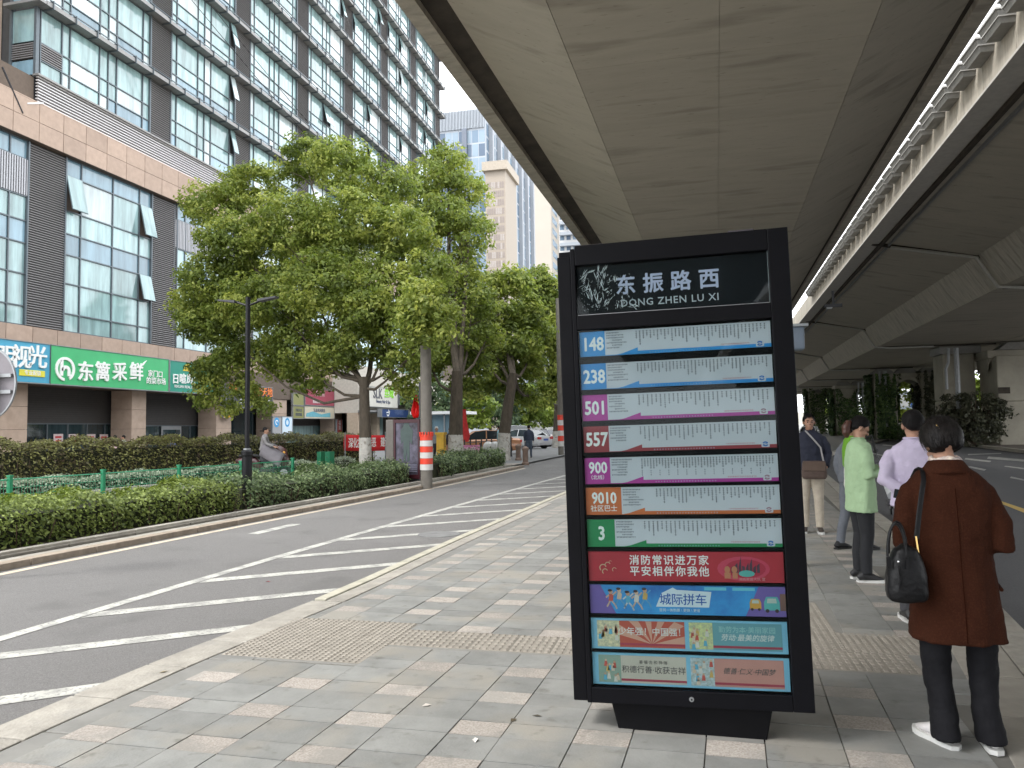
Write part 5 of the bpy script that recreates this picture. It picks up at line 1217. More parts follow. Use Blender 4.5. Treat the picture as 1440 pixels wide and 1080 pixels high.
pcar = atY(1138,610,85); car('passing_car', 'white car approaching on the right road behind the man in navy', (pcar.x,85,-.15), R(-105), (.6,.62,.63), group='cars beyond the viaduct')
pcar = atY(1163,606,120)
# scooters
def scooter(label, loc, rz, col, name='electric_scooter'):
    t = thing(name, label, 'scooter', loc, rz); m = M('scooter_%s' % label[:8].replace(' ','_'), col, .35, var=.05, coat=.5)
    for y_ in (-.62,.62):
        w_ = MB().tube([(-.05,y_,.22),(.05,y_,.22)], .22, 18).build('wheel', tyre, t, smooth=True); MB().tube([(-.055,y_,.22),(.055,y_,.22)], .12, 10).build('rim', rimm, w_)
    b = MB(); b.tube([(0,-.62,.22),(0,-.5,.6),(0,-.38,.95),(0,-.36,1.05)], .035, 8); b.build('fork', darkg, t)
    b = MB(); b.tube([(0,-.66,.45),(0,-.6,.62),(0,-.52,.9),(0,-.42,1.02)], [(.12,.06),(.17,.09),(.18,.08),(.1,.05)], 12); b.build('front_fairing', m, t, smooth=True)
    MB().box(-.15,.15,-.42,.1,.26,.34).build('footboard', darkg, t, bevel=.02)
    b = MB(); b.tube([(0,.05,.4),(0,.3,.58),(0,.7,.62),(0,.85,.6)], [(.12,.12),(.17,.16),(.16,.12),(.08,.06)], 12); b.build('rear_body', m, t, smooth=True)
    b = MB(); b.tube([(0,.08,.74),(0,.3,.78),(0,.75,.76)], [(.11,.04),(.15,.05),(.12,.05)], 12); b.build('seat', rubber, t, smooth=True)
    b = MB(); b.tube([(-.34,-.3,1.05),(-.12,-.4,1.04),(.12,-.4,1.04),(.34,-.3,1.05)], .018, 8); b.build('handlebar', darkg, t)
    for s_ in (-1,1):
        b = MB(); b.tube([(s_*.24,-.36,1.06),(s_*.3,-.4,1.22)], .008, 5); b.ball((s_*.31,-.4,1.25),(.06,.02,.04),8,6); b.build('mirror', darkg, t, smooth=True)
    b = MB(); b.ball((0,-.62,.85),(.09,.06,.07),12,8); b.build('headlight', M('amber_lamp',(.7,.35,.05),.3), t, smooth=True)
    return t
ps = atY(1158,650,14.2)
scooter('white scooter with amber lamp standing on the road behind the man in navy', (3.55,15.2,-.15), R(-10), (.6,.62,.64))
pr_ = atY(1170,600,60); scooter('dark scooter parked at the median in front of the ivy piers', (pl(MED,62)-.3,62,0), R(60), (.03,.03,.03))
# ------------------------------------------------------------ bus stop sign
S = thing('bus_stop_sign', 'tall black bus stop sign with white route panels on a tapered foot', 'bus stop sign', (-.052,4.1,0), rot=(0,-R(1.2),0))
bm = M('sign_black_steel', (.0035,.0035,.005), .5, var=.3, scale=2.5, spec=.12)
bm2 = M('sign_black_trim', (.004,.004,.005), .6, var=.2, spec=.12)
MB().prism([(-.41,.155),(.41,.155),(.37,-.02),(-.37,-.02)], .02, .17, 'y').build('foot', bm2, S, bevel=.006)
MB().box(-.6,.6,.03,.2,.155,2.585).build('body', bm, S, bevel=.004)
MB().box(-.605,-.53,-.005,.03,.155,2.55).build('left_stile', bm, S, bevel=.005)
# door frame: rails round the window opening, the glass and the panels recessed
MB().box(-.528,-.503,-.03,.03,.155,2.585).build('door_stile', bm, S, bevel=.004)
MB().box(.503,.605,-.03,.03,.155,2.6).build('door_stile', bm, S, bevel=.004)
MB().box(-.503,.503,-.03,.03,2.49,2.6).build('top_rail', bm, S, bevel=.004)
MB().box(-.503,.503,-.03,.03,.155,.235).build('bottom_rail', bm, S, bevel=.004)
MB().box(-.503,.503,-.03,.03,2.135,2.215).build('middle_rail', bm, S, bevel=.004)
MB().box(-.5,-.35,-.01,.12,2.6,2.606).box(.31,.44,-.01,.12,2.6,2.612).build('hinge_plate', M('hinge_steel',(.1,.09,.1),.5,metal=.5), S, bevel=.002)
lk = MB(); lk.tube([(0.01,-.03,.197),(0.01,-.036,.197)], .012, 16); lk = lk.build('lock', steel, S); MB().tube([(0.01,-.036,.197),(0.01,-.038,.197)], .005, 8).build('keyhole', black, lk)
# header panel
hp = MB().box(-.5,.5,.0,.012,2.222,2.485).build('header_panel', M('header_black', (.006,.007,.01), .5, var=.3, scale=3, spec=.15), S)
MB().box(-.5,.5,-.012,-.009,2.216,2.22).box(.5-.001,.5015,-.012,-.009,2.22,2.487).build('bright_edge', M('edge_alu',(.35,.35,.36),.4,metal=.7), S)
lav = M('lavender_print', (.55,.55,.72), .5, var=.02)
for k, ch in enumerate('东振路西'): text(ch, .112, lav, hp, (-.235+k*.146,-.001,2.362), (math.pi/2,0,0), .03, .0006, name='character')
text('DONG ZHEN LU XI', .054, M('grey_white_print',(.55,.56,.6),.5), hp, (-.008,-.001,2.268), (math.pi/2,0,0), .012, .0006, spacing=1.12)
# torn, peeling film at the left of the header
b = MB(); random.seed(21)
def shred(cx, cz, L_, w, a):
    c_, s_ = math.cos(a), math.sin(a); P = []
    for k in range(5):
        t_ = -L_/2+L_*k/4; o_ = random.uniform(-w,w)*.6; ww = w*(1-abs(k-2)/2.3)*random.uniform(.6,1.2); P.append((cx+c_*t_-s_*o_, cz+s_*t_+c_*o_, ww))
    for k in range(4):
        (x0,z0,w0),(x1,z1,w1) = P[k],P[k+1]; b.add([(x0-s_*-w0,-.003,z0-c_*w0),(x0+s_*-w0,-.002,z0+c_*w0),(x1+s_*-w1,-.002,z1+c_*w1),(x1-s_*-w1,-.004,z1-c_*w1)],[(0,1,2,3)])
cl_ = [(-.47,2.43,.09,R(60)),(-.46,2.38,.08,R(45)),(-.44,2.36,.09,R(100)),(-.39,2.45,.07,R(85)),(-.37,2.44,.06,R(80)),(-.37,2.39,.1,R(95)),(-.35,2.46,.06,R(60)),(-.41,2.33,.08,R(110)),(-.385,2.3,.07,R(80)),(-.34,2.35,.04,R(20)),(-.3,2.41,.05,R(70)),(-.33,2.29,.06,R(50)),(-.26,2.27,.07,R(100)),(-.2,2.25,.05,R(160)),(-.43,2.45,.07,R(20))]
for cx, cz, L_, a in cl_:
    for q in range(7): shred(cx+random.gauss(0,.012), cz+random.gauss(0,.016), L_*random.uniform(.2,.75), random.uniform(.0008,.0035), a+random.gauss(0,.35))
for q in range(120): shred(random.uniform(-.48,-.2), random.uniform(2.24,2.44), random.uniform(.004,.018), random.uniform(.0006,.002), random.uniform(0,3))
b.build('torn_film', M('torn_film', (.72,.72,.74), .6, var=.2, scale=30), hp, kind='stuff')
# route panels
ink = M('print_ink', (.04,.04,.05), .6, var=.0)
rinks = M('print_ink_red', (.5,.08,.1), .6, var=.0)
rowz = [(2.125,1.99),(1.95,1.81),(1.78,1.64),(1.61,1.47),(1.44,1.30),(1.28,1.135),(1.11,.965)]
routes = [('148',(.02,.26,.62),.095,'148 '),('238',(.02,.24,.6),.095,'238'),('501',(.42,.03,.28),.095,''),('557',(.3,.03,.04),.095,''),('900',(.42,.03,.28),.095,''),('9010',(.55,.13,.03),.15,''),('3',(.01,.22,.07),.105,'')]
wpan = M('route_panel_white', (.57,.565,.61), .5, var=.04, scale=2, rnd=.03)
tailm = {}
LX, RX = -.497, .497
for i, ((z1, z0), (num, col, wbox, _)) in enumerate(zip(rowz, routes)):
    h = z1-z0; w_ = {'9010':.19,'3':.148}.get(num, .137)
    rp_ = MB().box(LX,RX,0,.012,z0,z1).build('route_panel', wpan, S)
    cm = M('route_colour_%d' % i, col, .5, var=.06)
    MB().box(LX,LX+w_,-.001,0,z0,z1).build('number_field', cm, rp_)
    # swoosh: thin rising wedge and strip along the foot
    s0 = -.5+.25 if num != '9010' else -.3+.03
    MB().prism([(LX+w_,z0),(RX,z0),(RX,z0+.018),(RX-.035,z0+.018),(RX-.036,z0+.005),(RX-.075,z0+.005),(RX-.076,z0+.018),(-.185,z0+.018),(-.185,z0+.036),(-.27,z0+.008),(-.3,z0+.003),(LX+w_,z0+.003)], -.001, 0, 'y').build('colour_swoosh', cm, rp_)
    nt_ = text(num, .084 if num not in ('900','9010') else .07, wl, rp_, (LX+w_/2+.003,-.0015,z0+h*.47 + (.018 if num in ('900','9010') else 0)), (math.pi/2,0,0), .04, .0004, name='route_number')
    nt_.scale = (.95,1.2,1)
    if num == '900': text('（北线）', .026, wl, rp_, (LX+w_/2,-.0015,z0+.034), (math.pi/2,0,0), .01, .0004)
    if num == '9010': text('社区巴士', .036, wl, rp_, (LX+w_/2,-.0015,z0+.032), (math.pi/2,0,0), .012, .0004)
    mk = MB()
    def tick(x, z, s_): # a character of the timetable too small to read
        q = s_*.5
        mk.add([(x-q,-.0012,z+q*.7),(x-q,-.0012,z+q*.35),(x+q,-.0012,z+q*.35),(x+q,-.0012,z+q*.7)],[(0,1,2,3)]); mk.add([(x-q*.15,-.0012,z+q),(x-q*.15,-.0012,z-q),(x+q*.2,-.0012,z-q),(x+q*.2,-.0012,z+q)],[(0,1,2,3)])
        if random.random() < .7: mk.add([(x-q*.8,-.0012,z-q*.3),(x-q*.8,-.0012,z-q*.6),(x+q*.8,-.0012,z-q*.6),(x+q*.8,-.0012,z-q*.3)],[(0,1,2,3)])
    x0 = LX+w_+.006
    for r_ in range(7 if num != '557' else 6):
        n_ = random.randint(9, 14) if r_ not in (3,5) else 7
        for k in range(n_): tick(x0+.006+k*.0078+(.03 if r_ in (3,5) else 0), z1-.013-r_*.0135, .0078)
    ncol = {'148':36,'238':36,'501':30,'557':30,'900':44,'9010':32,'3':30}[num]; xs0 = -.19 if num != '9010' else -.12
    dx = (RX-.01-xs0)/ncol
    for k in range(ncol):
        L2 = random.choice((3,4,4,5,5,6,7)) if num not in ('900',) else random.choice((3,4,5))
        st_ = 0 if num != '900' else 0
        for q in range(L2): tick(xs0+k*dx, z1-.014-q*.0112, .0102)
        if num == '900' and k % 3 == 0: 
            for q in range(3): tick(xs0+k*dx, z1-.075-q*.0108, .0075)
    mk.build('printed_timetable', ink, rp_, kind='stuff')
    mk = MB()
    for k in range(17): tick(.2+k*.0085 + .05, z0+.026, .007)
    mk.build('next_stop_print', rinks, rp_, kind='stuff')
    mk = MB()
    for k in range(22): tick(-.12+k*.0145, z0+.007, .007)
    mk.build('company_print', M('faint_print',(.35,.45,.6)), rp_, kind='stuff')
    b = MB(); b.prism([(RX-.072,z0+.004),(RX-.04,z0+.004),(RX-.04,z0+.036),(RX-.072,z0+.036)],-.0014,-.001,'y'); b.build('logo_field', wpan, rp_)
    b = MB(); c0, c1 = RX-.056, z0+.02
    for a0 in (20, 200):
        for s_ in range(7):
            p, q = R(a0+s_*20), R(a0+(s_+1)*20); b.prism([(c0+.008*math.cos(p),c1+.006*math.sin(p)),(c0+.015*math.cos(p),c1+.013*math.sin(p)),(c0+.015*math.cos(q),c1+.013*math.sin(q)),(c0+.008*math.cos(q),c1+.006*math.sin(q))],-.002,-.0014,'y')
    b.prism([(c0-.01,c1-.004),(c0+.01,c1+.001),(c0+.01,c1+.004),(c0-.01,c1-.001)],-.002,-.0014,'y')
    b.build('logo', M('logo_blue',(.03,.15,.45)) if num in ('148','238','557','3') else M('logo_dim',(.35,.2,.25)), rp_)
# thin divider bars between the panels
zs_ = rowz + [(.94,.785),(.765,.615),(.59,.43),(.41,.245)]
for i in range(len(zs_)-1):
    MB().box(-.502,.502,-.006,.014,zs_[i+1][0]+.004,zs_[i][1]-.004).build('divider_bar', bm2, S)
F_ = (math.pi/2,0,0)
# red fire-safety panel
z1, z0 = .94, .785
rp_ = MB().box(LX,RX,0,.012,z0,z1).build('poster_panel', M('poster_red',(.42,.02,.035),.5,var=.1,scale=4), S, label='red panel with two lines of white characters')
for s_, z in (('消防常识进万家',z0+.108),('平安相伴你我他',z0+.05)): text(s_, .054, wl, rp_, (-.075,-.001,z), F_, .02, .0004, spacing=1.2)
text('消防救援大队 宣', .018, M('pale_pink2',(.6,.3,.3)), rp_, (.34,-.001,z0+.016), F_, 0, .0003)
def disc(b, cx, cz, rx, rz_=None, y=-.001, n=12, a=0): 
    rz_ = rz_ or rx; b.poly([(cx+rx*math.cos(2*math.pi*k/n)*math.cos(a)-rz_*math.sin(2*math.pi*k/n)*math.sin(a), y, cz+rx*math.cos(2*math.pi*k/n)*math.sin(a)+rz_*math.sin(2*math.pi*k/n)*math.cos(a)) for k in range(n)][::-1])
def pp_(name, col): return M('print_'+name, col, .55, var=.05)
b = MB(); disc(b,.3,z0+.07,.13,.062,-.001,20); b.build('printed_flame', pp_('flame',(.55,.05,.1)), rp_)
b = MB(); disc(b,.31,z0+.07,.1,.048,-.0014,20); b.build('printed_glow', pp_('glow',(.42,.02,.05)), rp_)
b = MB()
for k in range(8): x = .24+k*.018; b.quad((x,-.0018,z0+.05),(x+.014,-.0018,z0+.05),(x+.014,-.0018,z0+.075+.02*random.random()+.02*(k%3)),(x,-.0018,z0+.075+.01*(k%2)))
b.build('printed_skyline', pp_('skyline',(.06,.03,.05)), rp_)
b = MB(); disc(b,.22,z0+.065,.014,.018,-.002); disc(b,.255,z0+.065,.014,.018,-.002); b.quad((.205,-.0022,z0+.02),(.235,-.0022,z0+.02),(.235,-.0022,z0+.05),(.205,-.0022,z0+.05)); b.quad((.245,-.0022,z0+.02),(.27,-.0022,z0+.02),(.27,-.0022,z0+.05),(.245,-.0022,z0+.05)); b.build('printed_firefighter', pp_('skin',(.5,.2,.1)), rp_)
b = MB(); disc(b,.315,z0+.045,.04,.017,-.002); b.build('printed_truck', pp_('teal',(.1,.4,.36)), rp_)
b = MB()
for (cx,cz,r0) in ((-.42,z0+.07,.02),(-.395,z0+.085,.016),(-.41,z0+.05,.016),(-.38,z0+.1,.008),(-.36,z0+.06,.012)):
    for s_ in range(8):
        p, q = .4+s_*.45, .4+(s_+1)*.45; b.prism([(cx+r0*.75*math.cos(p),cz+r0*.75*math.sin(p)),(cx+r0*math.cos(p),cz+r0*math.sin(p)),(cx+r0*math.cos(q),cz+r0*math.sin(q)),(cx+r0*.75*math.cos(q),cz+r0*.75*math.sin(q))],-.002,-.001,'y')
b.build('printed_scroll', pp_('gold',(.55,.4,.25)), rp_)
# blue ride-share panel
z1, z0 = .765, .615
rp_ = MB().box(LX,RX,0,.012,z0,z1).build('poster_panel', M('poster_blue',(.03,.16,.5),.5,var=.15,scale=5,col2=(.04,.3,.6)), S, label='blue panel with running figures and a white title')
b = MB(); b.poly([(LX,-.0008,z0),(-.36,-.0008,z0),(-.44,-.0008,z1),(LX,-.0008,z1)]); b.poly([(.3,-.0008,z0),(RX,-.0008,z0),(RX,-.0008,z1),(.37,-.0008,z1)]); b.build('purple_corner', pp_('purple',(.16,.1,.34)), rp_)
random.seed(5)
cols_ = [(.5,.08,.06),(.6,.45,.35),(.1,.35,.5),(.6,.55,.5),(.55,.35,.1),(.15,.1,.1)]
for k in range(5):     # runners: head, body, arms and legs
    cx = -.385+k*.045; cz = z0+.075+.01*math.sin(k*2); b = MB()
    disc(b,cx,cz+.038,.011,.012,-.0018); b.build('printed_head', pp_('face%d'%(k%2),(.6,.4,.28) if k%2 else (.5,.3,.2)), rp_)
    b = MB(); disc(b,cx-.004,cz+.046,.012,.007,-.0022); b.build('printed_hair', pp_('hair',(.04,.02,.02)), rp_)
    b = MB(); b.poly([(cx-.014,-.0015,cz-.008),(cx+.01,-.0015,cz-.012),(cx+.015,-.0015,cz+.026),(cx-.009,-.0015,cz+.027)]); b.build('printed_shirt', pp_('shirt%d'%k, cols_[k]), rp_)
    b = MB()
    for (x0,z0_,x1,z1_) in ((cx-.005,cz-.01,cx-.022,cz-.04),(cx+.005,cz-.01,cx+.022,cz-.03),(cx+.022,cz-.03,cx+.03,cz-.05),(cx+.01,cz+.022,cx+.03,cz+.04),(cx-.01,cz+.022,cx-.026,cz+.008)):
        d = Vector((x1-x0,z1_-z0_)).normalized()*.004; b.poly([(x0-d.y,-.0017,z0_+d.x),(x0+d.y,-.0017,z0_-d.x),(x1+d.y,-.0017,z1_-d.x),(x1-d.y,-.0017,z1_+d.x)])
    b.build('printed_limbs', pp_('limb%d'%(k%3), [(.55,.38,.28),(.1,.3,.5),(.5,.5,.5)][k%3]), rp_)
b = MB(); b.poly([(-.15,-.0012,z0+.04),(.12,-.0012,z0+.04),(.135,-.0012,z0+.12),(-.04,-.0012,z0+.128),(-.06,-.0012,z0+.14),(-.12,-.0012,z0+.11)]); b.build('title_shape', pp_('white2',(.62,.68,.72)), rp_)
text('城际拼车', .062, pp_('navy',(.03,.1,.35)), rp_, (-.01,-.002,z0+.075), F_, .014, .0003, spacing=.95)
text('官网一体购票 \\ 更快 \\ 更省', .018, pp_('white2',(.62,.68,.72)), rp_, (-.03,-.0015,z0+.022), F_, .005, .0003)
b = MB()
for x in (.11,.25): b.poly([(x-.01,-.0012,z0+.128),(x+.1,-.0012,z0+.128),(x+.1,-.0012,z0+.144),(x-.01,-.0012,z0+.144)])
b.build('printed_pill', pp_('cyan',(.15,.5,.6)), rp_)
for k, (cx, cz, c_) in enumerate(((.35,z0+.06,(.6,.3,.05)),(.43,z0+.062,(.1,.4,.38)))):
    s_ = 1+.35*k; b = MB(); b.poly([(cx-.028*s_,-.0018,cz-.022*s_),(cx+.028*s_,-.0018,cz-.022*s_),(cx+.028*s_,-.0018,cz+.01),(cx+.02*s_,-.0018,cz+.028*s_),(cx-.02*s_,-.0018,cz+.028*s_),(cx-.028*s_,-.0018,cz+.01)]); b.build('printed_bus', pp_('bus%d'%k, c_), rp_)
    b = MB(); b.poly([(cx-.018*s_,-.0022,cz+.006),(cx+.018*s_,-.0022,cz+.006),(cx+.015*s_,-.0022,cz+.022*s_),(cx-.015*s_,-.0022,cz+.022*s_)]); b.build('printed_windscreen', pp_('screen',(.45,.5,.45)), rp_)
    b = MB(); disc(b,cx-.017*s_,cz-.024*s_,.007*s_,None,-.0022); disc(b,cx+.017*s_,cz-.024*s_,.007*s_,None,-.0022); b.build('printed_wheels', pp_('hair',(.04,.02,.02)), rp_)
b = MB(); b.poly([(.47,-.0017,z0+.03),(RX,-.0017,z0+.03),(RX,-.0017,z0+.115),(.47,-.0017,z0+.115)]); b.build('printed_house', pp_('house',(.2,.1,.08)), rp_)
# two rows of paired civic posters on light blue
lblue = M('poster_light_blue',(.2,.45,.62),.5,var=.08,scale=5)
def civic(z1, z0, xa, xb, bgcol, lines, tcol, art, rays=False, parent=None):
    w = xb-xa; cd_ = MB().box(xa,xb,-.002,0,z0+.012,z1-.012).build('printed_card', pp_('card_%d'%int(1000*xa+z0*77), bgcol), parent)
    ax = xa+w*.26
    b = MB(); b.quad((xa,-.0025,z0+.012),(ax,-.0025,z0+.012),(ax,-.0025,z1-.012),(xa,-.0025,z1-.012)); b.build('printed_picture', M('print_art_%d'%int(1000*xa+z0*77), (.45,.48,.4), .6, var=.35, scale=60, col2=art), cd_)
    random.seed(int(1000*xa+z0*77))
    for k in range(9):
        b = MB(); cx, cz = random.uniform(xa+.015,ax-.015), random.uniform(z0+.03,z1-.035)
        disc(b,cx,cz+.012,.006,None,-.0032); b.build('printed_head', pp_('face%d'%(k%2),(.5,.32,.22)), cd_)
        b = MB(); b.poly([(cx-.01,-.003,cz-.02),(cx+.01,-.003,cz-.02),(cx+.006,-.003,cz+.008),(cx-.006,-.003,cz+.008)]); b.build('printed_shirt', pp_('shirt%d'%(k%5), cols_[k%5]), cd_)
    if rays:
        b = MB(); cx, cz = (ax+xb)/2, z0+.03
        for k in range(12):
            a0, a1 = math.pi*2*k/12, math.pi*2*(k+.5)/12; P_ = []
            for a in (a0,a1):
                r1 = 9; dx_, dz_ = math.cos(a), math.sin(a)
                for lim, dd in (((xb-cx),dx_),((ax-cx),dx_),((z1-.012-cz),dz_),((z0+.03-cz-.0001),dz_)):
                    if abs(dd) > 1e-6 and lim/dd > 0: r1 = min(r1, lim/dd)
                P_.append((cx+dx_*r1,-.0026,cz+dz_*r1))
            b.poly([(cx,-.0026,cz),P_[0],P_[1]])
        b.build('printed_rays', pp_('rays',(.58,.3,.22)), cd_)
    b = MB(); b.quad((ax,-.003,z0+.022),(xb,-.003,z0+.022),(xb,-.003,z0+.034),(ax,-.003,z0+.034)); b.build('printed_stripe', pp_('stripe',(.35,.04,.07)), cd_)
    for s_, size, dz_, m_, sh in lines: text(s_, size, m_, cd_, ((ax+xb)/2,-.0035,(z0+z1)/2+dz_), F_, .008 if size > .03 else .003, .0003, name='lettering', shear=sh)
wp = pp_('white3',(.66,.66,.64)); dk = pp_('darkline',(.12,.1,.1))
z1, z0 = .59, .43
rp_ = MB().box(LX,RX,0,.012,z0,z1).build('poster_panel', lblue, S, label='light blue panel with a red and a teal card')
civic(z1,z0,-.465,-.01,(.45,.08,.05),[('少年强！中国强！',.044,.012,wp,0)],wp,(.6,.5,.3),True,rp_)
civic(z1,z0,.012,.47,(.13,.3,.34),[('勤劳为本·美丽家园',.034,.034,pp_('pale',(.3,.5,.5)),0),('劳动·最美的旋律',.036,-.006,wp,.2)],wp,(.5,.5,.2),False,rp_)
z1, z0 = .41, .245
rp_ = MB().box(LX,RX,0,.012,z0,z1).build('poster_panel', lblue, S, label='light blue panel with a beige and a pink card')
civic(z1,z0,-.465,-.01,(.52,.45,.38),[('积德行善·收获吉祥',.04,-.002,dk,0),('善·福·吉·和·祥·瑞',.02,.038,dk,0)],dk,(.15,.25,.2),False,rp_)
civic(z1,z0,.012,.47,(.52,.24,.2),[('德善·仁义·中国梦',.034,.008,dk,.25)],dk,(.4,.45,.5),False,rp_)
# glass door sheet in front of the panels
gs = clearmat('sign_glass')
MB().box(-.502,.502,-.016,-.013,.237,2.133).build('glass_sheet', gs, S); MB().box(-.502,.502,-.016,-.013,2.223,2.487).build('glass_sheet', gs, S)
# ------------------------------------------------------------ people
skin = M('skin', (.42,.24,.165), .5, var=.08, scale=12, spec=.4); skin2 = M('skin_tan', (.33,.18,.12), .5, var=.08, scale=12)
hairm = M('black_hair', (.006,.005,.005), .6, var=.3, scale=60, stretch=(6,6,1), spec=.2)
hairr = M('reddish_brown_hair', (.06,.02,.011), .4, var=.3, scale=60, stretch=(6,6,1))
def headmesh(b, c, s=1.0, yaw=0, tilt=0):
    """head with brow, nose, chin, ears added to b; c = centre; face looks along local +y turned by yaw"""
    m = Matrix.Translation(c) @ Euler((-tilt,0,0)).to_matrix().to_4x4() @ Euler((0,0,yaw)).to_matrix().to_4x4() if False else Matrix.Translation(c) @ (Euler((0,0,yaw)).to_matrix() @ Euler((-tilt,0,0)).to_matrix()).to_4x4()
    q = MB()
    q.ball((0,-.012*s,.022*s),(.074*s,.092*s,.088*s),18,12)      # skull
    q.ball((0,.022*s,-.035*s),(.058*s,.066*s,.075*s),16,10)      # face
    q.ball((0,.062*s,-.088*s),(.026*s,.024*s,.02*s),10,8)        # chin
    q.ball((0,.078*s,.022*s),(.05*s,.016*s,.012*s),10,6)         # brow
    q.tube([(0,.083*s,.012*s),(0,.1*s,-.018*s),(0,.106*s,-.03*s)],[.008*s,.011*s,.014*s],8)
    q.ball((0,.087*s,-.058*s),(.022*s,.01*s,.006*s),10,6); q.ball((0,.084*s,-.068*s),(.019*s,.01*s,.006*s),10,6)
    for k in (-1,1): q.ball((k*.03*s,.064*s,-.028*s),(.022*s,.02*s,.02*s),8,6)
    for k in (-1,1): q.ball((k*.078*s,-.004*s,-.012*s),(.01*s,.019*s,.031*s),10,8)
    b.add([m @ Vector(v) for v in q.v], q.f); return m
def hand(b, wr, d, up, s=1.0, curl=.5, grip=True):
    """palm, four unequal bent fingers, side thumb; wr wrist, d pointing direction, up = back of the hand"""
    d = Vector(d).normalized(); up = Vector(up); up = (up-d*up.dot(d)).normalized(); sd_ = d.cross(up)
    wr = Vector(wr); pc = wr+d*.045*s
    b.tube([wr-d*.015*s, wr+d*.02*s, wr+d*.085*s],[(.024*s,.017*s),(.034*s,.014*s),(.038*s,.012*s)],10,up=up)
    for k, L_ in enumerate((.066,.075,.07,.055)):
        o_ = wr+d*.078*s+sd_*(.029-.019*k)*s; P = [o_-d*.02*s, o_]; dirv = d.copy()
        for j in range(3):
            a = curl*(.6+.35*j); dirv = (dirv*math.cos(a)-up*math.sin(a)).normalized(); up2 = up; P.append(P[-1]+dirv*L_*s*(.46,.3,.24)[j])
        b.tube(P, [.0085*s,.0088*s,.0082*s,.0074*s,.006*s], 7)
    t0 = wr+d*.025*s+sd_*.028*s; b.tube([t0, t0+(d*.6+sd_*.75-up*.2).normalized()*.035*s, t0+(d*.6+sd_*.75-up*.2).normalized()*.035*s+(d-up*.4+sd_*.1).normalized()*.032*s],[.012*s,.01*s,.0075*s],8)
def shoe(parent, p, yaw, col, solecol, L_=.26, name='shoe'):
    c_, s_ = math.cos(yaw), math.sin(yaw); T = lambda x,y,z: (p[0]+x*c_-y*s_, p[1]+x*s_+y*c_, p[2]+z)
    b = MB(); out_ = [(-.032,-.09),(-.04,-.04),(-.04,.03),(-.047,.1),(-.038,.15),(-.01,.175),(.02,.168),(.04,.14),(.046,.09),(.038,.02),(.038,-.04),(.032,-.09),(0,-.105)]
    n = len(out_); vs = [T(x,y,0.0) for x,y in out_]+[T(x*1.02,y*1.02,.024+.01*max(0,y/.17)) for x,y in out_]
    b.add(vs, [tuple(range(n)), tuple(range(n,2*n))[::-1]]+[(i,n+i,n+(i+1)%n,(i+1)%n) for i in range(n)]).build('shoe_sole', solecol, parent)
    u = MB(); u.tube([T(0,-.092,.045),T(0,-.05,.07),T(0,.02,.062),T(0,.09,.045),T(0,.155,.033)],[(.026,.026),(.036,.042),(.037,.04),(.042,.025),(.02,.012)],12,up=(0,0,1))
    u.ball(T(0,-.03,.075),(.034,.045,.03),10,8); remeshed(u, name, col, parent, .008, 3)
def hairstrands(b, m, n, s=1.0, length=.1, bottom=-.05, seed=1, w=.0016, back=True, lift=.012):
    rs = random.Random(seed)
    for _ in range(n):
        a = rs.uniform(0, 2*math.pi); e = rs.uniform(.05, 1.45); r = 1.0
        P = []; L_ = length*rs.uniform(.5,1.2); k_ = 5; a2 = a+rs.gauss(0,.35); ee = e
        for j in range(k_):
            x = .083*s*math.cos(ee-1.5708+1.5708)*math.cos(a) if False else .084*s*math.sin(ee)*math.cos(a2)
            y = -.012*s+.1*s*math.sin(ee)*math.sin(a2); z = .022*s+.098*s*math.cos(ee)
            off = lift*rs.uniform(.1,1)*(j/k_)
            v = Vector((x,y,z)); v = v*(1+off*4)
            P.append(v); ee += L_/k_/.1; a2 += rs.gauss(0,.06)
        P = [q for q in P if not (q.y > .03*s and q.z < .05*s)]
        if len(P) < 3: continue
        P = [m @ q for q in P]
        for j in range(len(P)-1):
            d = (P[j+1]-P[j]); sd_ = d.cross(P[j]-m.translation).normalized()*w*(1-j/len(P)*.6)
            sd2 = sd_*(.7); b.add([P[j]-sd_,P[j]+sd_,P[j+1]+sd2,P[j+1]-sd2],[(0,1,2,3)])
def lofted(rings, n=40, folds=(), pw=2.2):
    """torso shell with vertical folds growing downwards: folds = (count, amplitude, phase)"""
    b = MB(); vs = []; fs = []; m = len(rings); zt_, zb_ = rings[0][2], rings[-1][2]
    for cx, cy, z, rx, ry in rings:
        g_ = max(0, (zt_-z)/(zt_-zb_))**1.6
        for k in range(n):
            a = 2*math.pi*k/n; f = 1+sum(am*g_*math.sin(c_*a+ph+2*g_) for c_,am,ph in folds); ca, sa = math.cos(a), math.sin(a)
            vs.append((cx+rx*f*math.copysign(abs(ca)**(2/pw),ca), cy+ry*f*math.copysign(abs(sa)**(2/pw),sa), z))
    for i in range(m-1):
        for k in range(n): fs.append((i*n+k,i*n+(k+1)%n,(i+1)*n+(k+1)%n,(i+1)*n+k)[::-1])
    fs += [tuple(range(n)), tuple((m-1)*n+k for k in range(n))[::-1]]
    b.add(vs, fs); return b
